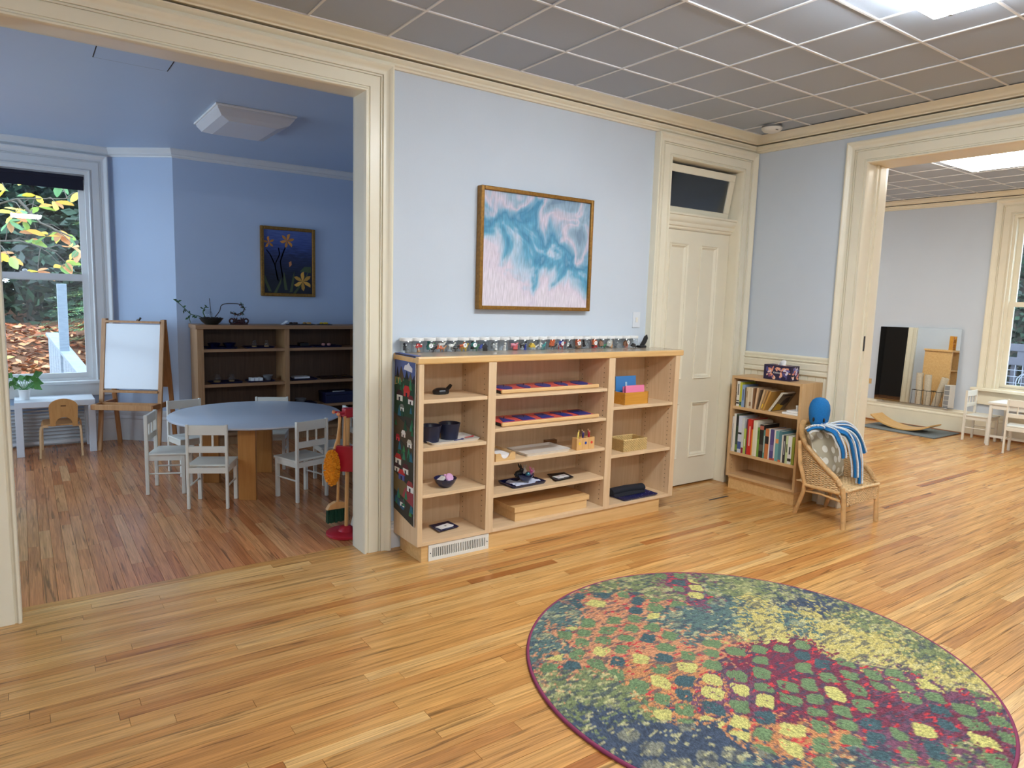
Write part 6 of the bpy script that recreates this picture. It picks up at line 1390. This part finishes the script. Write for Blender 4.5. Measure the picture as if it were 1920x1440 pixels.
# on top: glass planter, scroll candle holder, paper, little mats
gp = thing('glass_planter', 'dark glass bowl planted with trailing vine and a curled bare branch', 'planter', (-.235, 3.47, 1.17))
M_SMOKE = mat('smoked_glass_bowl', S(38, 38, 36), .12, spec=.8)
MB().lathe([(.001, .002), (.05, .002), (.055, 0), (.085, .026), (.108, .058), (.112, .064), (.105, .06), (.08, .03), (.05, .01), (.001, .01)], 28).build('bowl', M_SMOKE, gp, local=True, smooth=50)
MB().lathe([(.001, .055), (.10, .055)], 20).build('pebble_bed', mat('dark_pebbles', S(54, 44, 38), .6, var=.4, scale=120, bump=1, bscale=120), gp, local=True)
for k in range(16): a = k*2.4; r_ = .085*math.sqrt((k+.5)/16); MB().ball((r_*math.cos(a), r_*math.sin(a), .062), .014, .012, .010, 8, 6).build('pebble', mat('dark_pebbles', S(54, 44, 38), .6), gp, local=True, smooth=60)
MB().lathe([(.030, .055), (.042, .08), (.040, .11), (.022, .135), (.018, .15)], 18, (-.03, -.02, 0)).build('glass_vial', M_GL2, gp, local=True, smooth=60)
M_VINE = mat('vine_green', S(58, 92, 54), .5); M_TWIG = mat('dark_twig', S(52, 36, 32), .7)
def vine(pts, r, m, nm='stem'): MB().tube(resample(pts, .012), r, 6).build(nm, m, gp, local=True, smooth=60)
vine([(-.07, -.03, .06), (-.13, -.04, .085), (-.19, -.05, .10), (-.24, -.05, .15), (-.29, -.05, .20), (-.335, -.05, .235)], .0035, M_VINE)
vine([(-.06, -.03, .07), (-.08, -.04, .12), (-.06, -.04, .165), (-.03, -.04, .16)], .0045, M_VINE)
vine([(-.19, -.05, .10), (-.205, -.06, .06), (-.195, -.06, .02)], .003, M_VINE)
vine([(-.0, 0, .06), (-.005, 0, .14), (-.012, 0, .25)], .003, M_TWIG, 'branch')
vine([(.02, -.02, .06), (.07, -.03, .13), (.085, -.03, .18), (.12, -.03, .20), (.18, -.03, .205), (.25, -.03, .20), (.30, -.03, .165), (.28, -.03, .12), (.22, -.03, .10), (.17, -.03, .115)], .0045, M_TWIG, 'branch')
rr = random.Random(2)
def small_leaf(p, s, m):
    a = rr.uniform(0, 2*PI); d = Vector((math.cos(a), -.3, math.sin(a))).normalized(); q = d.orthogonal().normalized(); p = Vector(p)
    MB().add([p, p+d*s*.5+q*s*.3, p+d*s, p+d*s*.5-q*s*.3], [(0, 1, 2, 3)]).build('leaf', m, gp, local=True)
for p in ((-.335, -.05, .235), (-.32, -.05, .22), (-.30, -.05, .215), (-.26, -.05, .16), (-.25, -.05, .15), (-.25, -.05, .14), (-.20, -.05, .09), (-.195, -.05, .10), (-.21, -.05, .07), (-.15, -.04, .09), (-.13, -.04, .08), (-.08, -.04, .12), (-.075, -.04, .15), (-.04, -.04, .165)): small_leaf(p, .04, M_VINE)
for k in range(44):
    a = rr.uniform(-2.6, 1.3); small_leaf((.235+.065*math.cos(a)+rr.uniform(-.01, .01), -.03+rr.uniform(-.02, .02), .152+.052*math.sin(a)), rr.uniform(.018, .03), rr.choice([M_TWIG, M_VINE, mat('rust_buds', S(104, 52, 40), .7)]))
sc_ = thing('scroll_stand', 'dark red carved scroll ornament beside the glass planter', 'ornament', (.02, 3.47, 1.17))
M_MAH = mat('dark_red_lacquer', S(62, 24, 22), .3)
MB().lathe([(.001, 0), (.07, 0), (.072, .008), (.05, .016), (.001, .018)], 24, sx=1.2, sy=.7).build('base', M_MAH, sc_, local=True, smooth=40)
for s_ in (-1, 1):
    MB().tube([(s_*(.066+.022*math.cos(a)*(1-.05*a)), 0, .036+.022*math.sin(a)*(1-.05*a)) for a in [k*.45-2.2 for k in range(15)]], .008, 8).build('scroll', M_MAH, sc_, local=True, smooth=60)
    MB().prism([(s_*.012, .015), (s_*.05, .02), (s_*.046, .07), (s_*.030, .055), (s_*.018, .072)][::s_], -.012, .012, lambda a, b, h: (a, h, b)).build('leaf_carving', M_MAH, sc_, local=True, bevel=.003)
MB().lathe([(.012, .015), (.020, .03), (.012, .045), (.006, .05)], 12).build('finial', M_MAH, sc_, local=True, smooth=60)
pw = MB(); pw.surf(lambda u, v: (.36+.13*u, 3.42+.09*v, 1.172+.05*max(0, u-.55)**1.3*2.2+.012*(1-u)**3), 14, 4)
tag(pw.build('curled_paper', mat('white_paper', S(236, 236, 238), .7), smooth=70), 'curled white paper lying on the back shelf top', 'paper')
for k, (x, c, nm) in enumerate(((.56, (70, 50, 44), 'brown'), (.70, (206, 160, 90), 'golden'), (.88, (232, 196, 40), 'yellow'))):
    t = thing('flower_mat', 'small dark mat with %s dried flowers on the back shelf top' % nm, 'mat', (x, 3.46, 1.17))
    MB().lathe([(.001, 0), (.085, 0), (.088, .004), (.06, .010), (.001, .010)], 20, sx=1, sy=.7).build('mat_disc', mat('dark_mat_felt', S(44, 40, 42), .9), t, local=True)
    for q in range(7): MB().ball((.035*math.cos(q*2.3)*(q > 0), .025*math.sin(q*2.3), .017), .016, .014, .010, 8, 5).build('flower', mat('dried_%s' % nm, S(*c), .7), t, local=True, smooth=60)
# lily picture
lp = thing('lily_picture', 'gold-framed dark blue picture of orange lilies on the shaded wall', 'picture', (.573, 3.68, 1.81))
QX0, QX1, QZ0, QZ1, QW = .290, .856, 1.455, 2.165, .034
for a, b in (((QX0, QX0+QW), (QZ0, QZ1)), ((QX1-QW, QX1), (QZ0, QZ1)), ((QX0+QW, QX1-QW), (QZ0, QZ0+QW)), ((QX0+QW, QX1-QW), (QZ1-QW, QZ1))):
    MB().box(*a, 3.652, 3.69, *b).build('frame_side', M_GOLD, lp, bevel=.007)
def lilybg():
    m, nt, N, L, b = new_mat('painted_dusk_sky'); tc = N.new('ShaderNodeTexCoord'); sp2 = N.new('ShaderNodeSeparateXYZ'); L.new(tc.outputs['Object'], sp2.inputs[0])
    mp = N.new('ShaderNodeMapping'); mp.inputs['Scale'].default_value = (6, 1, 60); L.new(tc.outputs['Object'], mp.inputs[0]); n = N.new('ShaderNodeTexNoise'); n.inputs['Scale'].default_value = 1.6; n.inputs['Detail'].default_value = 4; L.new(mp.outputs[0], n.inputs['Vector'])
    ma = N.new('ShaderNodeMath'); ma.operation = 'MULTIPLY_ADD'; ma.inputs[1].default_value = .35; L.new(n.outputs[0], ma.inputs[0]); L.new(sp2.outputs[2], ma.inputs[2])
    r = N.new('ShaderNodeValToRGB'); cr = r.color_ramp; cr.elements[0].position = 0; cr.elements[0].color = (*S(26, 28, 40), 1); cr.elements[1].position = .55; cr.elements[1].color = (*S(92, 112, 176), 1)
    e = cr.elements.new(.22); e.color = (*S(40, 48, 84), 1); e = cr.elements.new(.36); e.color = (*S(66, 84, 146), 1)
    L.new(ma.outputs[0], r.inputs[0]); L.new(r.outputs[0], b.inputs['Base Color']); b.inputs['Roughness'].default_value = .4; return m
MB().box(QX0+QW, QX1-QW, 3.668, 3.675, QZ0+QW, QZ1-QW).build('canvas', lilybg(), lp)
def lily(name, poly, c, lift): MB().col(S(*c)).prism([(QX0+QW+u*(QX1-QX0-2*QW), QZ0+QW+v*(QZ1-QZ0-2*QW)) for u, v in poly], 3.668-lift, 3.6675, lambda a, b, h: (a, h, b)).build(name, vcol('oil_paint', .4), lp)
def petals(u, v, s, c, n=6, a0=0):
    for k in range(n):
        a = a0+2*PI*k/n; d = (math.cos(a)*s, math.sin(a)*s*.78); q = (-math.sin(a)*s*.22, math.cos(a)*s*.22*.78)
        lily('painted_petal', [(u, v), (u+d[0]*.35+q[0]*.8, v+d[1]*.35+q[1]*.8), (u+d[0]*.65+q[0]*1.1, v+d[1]*.65+q[1]*1.1), (u+d[0]*.88+q[0]*.75, v+d[1]*.88+q[1]*.75), (u+d[0]*1.02+q[0]*.5*(-1)**k, v+d[1]*1.02+q[1]*.5*(-1)**k), (u+d[0]*.8-q[0]*.5, v+d[1]*.8-q[1]*.5), (u+d[0]*.45-q[0]*.7, v+d[1]*.45-q[1]*.7)], c if k % 2 else tuple(int(x*.85) for x in c), .0008+.0001*k)
def stemp(pts, w, c): 
    for (a, b), (c2, d2) in zip(pts, pts[1:]): lily('painted_stem', [(a-w, b), (a+w, b), (c2+w, d2), (c2-w, d2)], c, .0005)
stemp([(.28, .2), (.22, .45), (.12, .62), (.05, .68)], .012, (40, 44, 40)); stemp([(.38, .25), (.33, .5), (.40, .66), (.45, .75)], .012, (44, 46, 40)); stemp([(.22, .45), (.32, .62), (.30, .72)], .010, (44, 46, 40)); stemp([(.8, .2), (.7, .05)], .012, (40, 48, 36))
for (u, v, h, dx) in ((.12, .02, .28, -.08), (.22, .0, .26, .1), (.55, .02, .34, .05), (.62, .0, .45, .25), (.45, .05, .3, -.03)): lily('painted_leaf', [(u-.03, v), (u+.03, v), (u+dx+.02, v+h*.6), (u+dx*1.4, v+h), (u+dx-.03, v+h*.55)], (72, 82, 48), .0006)
petals(.10, .80, .12, (216, 140, 50), 5, .4); petals(.48, .84, .15, (222, 148, 60), 6, .2); petals(.80, .20, .20, (226, 170, 70), 6, .5); lily('painted_bud', [(.52, .42), (.57, .46), (.56, .52), (.51, .50)], (200, 130, 80), .0008)
lily('painted_hill', [(.74, .36), (.98, .34), (.98, .44), (.84, .44)], (70, 84, 50), .0004)

# ---- child's cleaning stand
M_RED = mat('red_lacquer', S(176, 24, 44), .35); M_HAND = wood('broom_handle', S(204, 150, 92), S(218, 168, 110), 'z', .4)
cs = thing('cleaning_stand', 'red round-based stand with wooden pole and pegs beside the opening', 'stand', (-.118, .365, 0))
MB().lathe([(.001, 0), (.118, 0), (.124, .006), (.124, .018), (.116, .024), (.05, .026), (.034, .05), (.020, .056), (.001, .056)], 36).build('base', M_RED, cs, local=True, smooth=40)
MB().tube([(0, 0, .05), (.012, 0, .78)], .0125, 12).build('pole', M_HAND, cs, local=True, smooth=50)
MB().box(-.022, .046, -.026, .026, .745, .805).build('hub', M_RED, cs, local=True, bevel=.010)
for a in (2.6, 3.6, .6, 5.4):
    MB().tube([(.012+.02*math.cos(a), .02*math.sin(a), .772), (.012+.082*math.cos(a), .082*math.sin(a), .775)], .007, 8).build('peg', M_RED, cs, local=True, smooth=50); MB().ball((.012+.088*math.cos(a), .088*math.sin(a), .776), .012, n=10, m=8).build('peg_knob', mat('natural_knob', S(226, 150, 110), .4), cs, local=True, smooth=60)
du = thing('orange_duster', 'fluffy orange duster hanging from the red stand', 'duster', (-.185, .34, .40))
MB().tube([(-.170, .33, .755), (-.185, .335, .62), (-.205, .34, .56)], [.007, .010, .009], 8).build('handle', M_HAND, du, smooth=50); MB().tube([(-.170, .33, .75), (-.160, .335, .772), (-.168, .34, .75)], .002, 5).build('cord', M_RED, du)
fz_ = MB(); rr = random.Random(6)
c0 = Vector((-.222, .335, .445))
for k in range(420):
    d = Vector((rr.gauss(0, 1), rr.gauss(0, 1), rr.gauss(0, 1))).normalized(); p = c0+Vector((d.x*.034, d.y*.034, d.z*.098)); q = p+Vector((d.x, d.y, d.z*.4)).normalized()*.016; m_ = p.lerp(q, .6)+Vector((rr.uniform(-.006, .006), rr.uniform(-.006, .006), rr.uniform(-.006, .006)))
    fz_.tube([p, m_, q], [.004, .0045, .003], 4)
fz_.ball(c0, .036, .036, .10, 12, 10); fz_.build('chenille_head', mat('orange_chenille', S(232, 150, 20), .8), du, smooth=70)
dp = thing('dustpan', 'red metal dustpan hanging on the cleaning stand', 'dustpan', (-.14, .30, .5))
T = Matrix.Translation((-.142, .325, .415)) @ Matrix.Rotation(math.radians(-40), 4, 'Z')
MB(T).prism([(-.075, .0), (.075, 0), (.075, .13), (.045, .165), (-.045, .165), (-.075, .13)], -.004, .0, lambda a, b, h: (a, h, b)).build('pan', M_RED, dp, bevel=.001)
for x in (-.075, .071): MB(T).box(x, x+.004, -.040, -.004, 0, .13).build('pan_side', M_RED, dp)
MB(T).box(-.045, .045, -.040, -.004, .158, .165).build('pan_back', M_RED, dp); MB(T).tube([(0, -.01, .16), (0, -.005, .26), (0, 0, .345)], [.012, .010, .008], 8).build('handle', M_HAND, dp, smooth=50)
br = thing('small_broom', 'child broom with green bristles hanging behind the red stand', 'broom', (-.13, .43, .1))
MB().tube([(-.150, .425, .20), (-.148, .40, .75)], .009, 8).build('handle', M_HAND, br, smooth=50)
MB().prism([(-.075, 0), (.075, 0), (.055, .03), (.02, .046), (-.02, .046), (-.055, .03)], -.018, .018, lambda a, b, h: (-.150+a, .43+h, .155+b)).build('broom_head', M_HAND, br, bevel=.003)
bq = MB(); rr = random.Random(10)
for k in range(160): x = -.22+.14*rr.random(); y = .416+.028*rr.random(); bq.tube([(x, y, .158), (x+rr.uniform(-.006, .006), y+rr.uniform(-.008, .008), .068)], .0022, 4)
bq.build('bristles', mat('green_bristles', S(20, 70, 50), .6), br, kind='stuff')
mp_ = thing('string_mop', 'little white string mop half hidden behind the opening', 'mop', (-.05, .33, .1))
MB().tube([(-.045, .335, .16), (-.03, .35, .74)], .009, 8).build('handle', M_HAND, mp_, smooth=50); mq = MB()
for k in range(40): a = k*2.4; mq.tube([(-.045, .335, .165), (-.045+.035*math.cos(a), .335+.035*math.sin(a), .12), (-.045+.05*math.cos(a), .335+.05*math.sin(a), .062)], .004, 4)
mq.build('strings', mat('white_cotton_string', S(220, 220, 214), .9), mp_, smooth=60)

# ================================================================== RIGHT-HAND ROOM
mr_ = thing('wall_mirror', 'low frameless rectangular mirror standing against the right-hand wall', 'mirror', (XM-.02, .61, .30))
m_, nt, N, L, b = new_mat('silvered_mirror'); b.inputs['Base Color'].default_value = (.86, .88, .87, 1); b.inputs['Metallic'].default_value = 1; b.inputs['Roughness'].default_value = .01
MB().hexa([(7.700, .110, .305), (7.700, 1.098, .295), (7.706, 1.098, .295), (7.706, .110, .305)], [(7.726, .117, 1.290), (7.726, 1.105, 1.277), (7.732, 1.105, 1.277), (7.732, .117, 1.290)]).build('glass_plate', m_, mr_)
for y in (.2, 1.0): MB().box(7.698, XM, y-.02, y+.02, .286, .296).build('clip', mat('clear_clip', S(200, 200, 200), .3), mr_)
ol = tag(MB().box(XM-.006, XM, 1.178, 1.238, .49, .56).build('wall_outlet', mat('tan_outlet', S(206, 172, 120), .4), bevel=.002), 'small tan outlet plate on the wall left of the mirror', 'outlet')
gm = thing('floor_mat', 'grey felt mat under the curved balance board', 'mat', (7.38, .45, 0)); MB().prism([(7.02, .01), (7.70, .01), (7.70, .93), (7.06, .93)], 0, .014).build('mat_pad', mat('grey_felt', S(112, 120, 122), .95, var=.15, scale=90, bump=.5, bscale=300), gm, bevel=.004)
wb_ = thing('balance_board', 'curved plywood balance board rocking on the grey mat', 'board', (7.33, .53, .014))
def bb_(u, v):
    a = (u-.5)*1.62; R_ = .54; return (7.18+.30*v+.02*math.cos(3*u), .50-R_*math.sin(a)*.95, .022+R_*(1-math.cos(a))*.62+.03*(.5-u)*1.0)
mb = MB(); Nn = 24
for k in range(Nn):
    u0, u1 = k/Nn, (k+1)/Nn; t_ = Vector((0, 0, .016)); mb.hexa([Vector(bb_(u0, 0)), Vector(bb_(u0, 1)), Vector(bb_(u1, 1)), Vector(bb_(u1, 0))], [Vector(bb_(u0, 0))+t_, Vector(bb_(u0, 1))+t_, Vector(bb_(u1, 1))+t_, Vector(bb_(u1, 0))+t_])
mb.build('curved_plywood', wood('balance_plywood', S(206, 160, 96), S(222, 180, 116), 'y', .35), wb_, smooth=40)
ct_ = thing('white_table', 'small white children\'s table below the right-hand window', 'table', (7.42, -.72, 0))
MB().box(7.19, 7.68, -1.05, -.44, .475, .50).build('tabletop', M_WHITE, ct_, bevel=.004)
for x in (7.20, 7.64):
    for y in (-1.035, -.485): MB().box(x, x+.03, y, y+.03, 0, .475).build('leg', M_WHITE, ct_, bevel=.003)
MB().box(7.215, 7.655, -.475, -.46, .425, .475).build('apron', M_WHITE, ct_); MB().box(7.205, 7.22, -1.03, -.46, .425, .475).build('apron', M_WHITE, ct_)
MB().box(7.21, 7.225, -1.02, -.46, .10, .125).build('foot_rail', M_WHITE, ct_)
c2 = dup(k0, (7.43, -.30, 0), face(0, -1), label='white child chair between the mirror and the small white table'); c2['group'] = 'white chairs in the right-hand room'
c3 = dup(k0, (7.0, -.86, 0), face(1, .15), label='white child chair in front of the small white table at the picture edge'); c3['group'] = 'white chairs in the right-hand room'
# things that only the mirror shows
t = thing('trim_8', 'cream casing round the dark doorway reflected in the mirror', 'casing', (3.5, 3.1, 0), kind='structure')
casing(t, lambda a, z, d: (3.498+d, a, z), 2.70, 3.5, 2.1)
cbt = thing('tall_cabinet', 'light wooden cabinet reflected in the mirror', 'cabinet', (3.7, 1.98, 0))
MB().box(3.86, 3.90, 1.75, 2.2, 0, 1.0).build('end_panel', M_EDGE, cbt, bevel=.003); MB().box(3.51, 3.55, 1.75, 2.2, 0, 1.0).build('end_panel', M_EDGE, cbt); MB().box(3.55, 3.86, 2.18, 2.2, 0, 1.0).build('back_panel', M_INN, cbt)
for z in (.05, .35, .66): MB().box(3.55, 3.86, 1.76, 2.18, z, z+.022).build('shelf_board', M_EDGE, cbt)
MB().box(3.50, 3.92, 1.735, 2.21, 1.0, 1.035).build('top', M_EDGE, cbt, bevel=.004)
wt = thing('wooden_toy', 'orange wooden tower toy on the reflected cabinet', 'toy', (3.80, 1.80, 1.035))
for x in (3.74, 3.86): MB().box(x-.012, x+.012, 1.77, 1.83, 1.035, 1.28).build('upright', M_HONEY, wt)
for z in (1.06, 1.14, 1.22): MB().box(3.752, 3.848, 1.775, 1.825, z, z+.015).build('ramp', M_HONEY, wt); MB().ball((3.79, 1.80, z+.03), .015).build('bead', M_RED, wt, smooth=60)
bsk = thing('wire_basket', 'black wire basket holding rolled mats, reflected in the mirror', 'basket', (4.2, 1.9, 0))
for z in (.03, .30): MB().tube([(4.07, 1.66, z), (4.33, 1.66, z), (4.33, 2.14, z), (4.07, 2.14, z)], .006, 6, closed=True).build('wire_ring', M_BLACK, bsk)
for k in range(7):
    for x in (4.07, 4.33): MB().tube([(x, 1.66+.08*k, .03), (x, 1.66+.08*k, .30)], .003, 5).build('wire', M_BLACK, bsk)
M_ROLL = mat('beige_rolled_rug', S(206, 194, 172), .9, var=.1, scale=40)
for k, (y0_, y1_, h) in enumerate(((2.07, 2.10, .60), (1.93, 1.96, .58), (1.80, 1.68, .55))):
    t = thing('rolled_rug', 'beige rolled rug in the wire basket, %s' % ['leaning left in the reflection', 'in the middle', 'leaning right in the reflection'][k], 'rug', (4.2, y0_, .03), group='rolled rugs in the basket')
    MB().tube([(4.2, y0_, .035), (4.2, y1_, h)], .055, 16).build('roll', M_ROLL, t, smooth=50)
    MB().tube([(4.2, y1_, h-.001), (4.2, y1_+(y1_-y0_)*.01, h+.002)], .03, 14).build('roll_core', mat('roll_core_shadow', S(150, 136, 112), .9), t, smooth=50)
dw = thing('drawer_tower', 'narrow white drawer tower reflected in the mirror', 'drawers', (4.2, 1.58, 0)); MB().box(4.05, 4.33, 1.53, 1.625, 0, .44).build('body', M_WHITE, dw, bevel=.003)
for k in range(5): MB().box(4.33, 4.334, 1.54, 1.615, .02+.084*k, .09+.084*k).build('drawer_front', mat('grey_drawer_front', S(150, 152, 154), .4), dw)
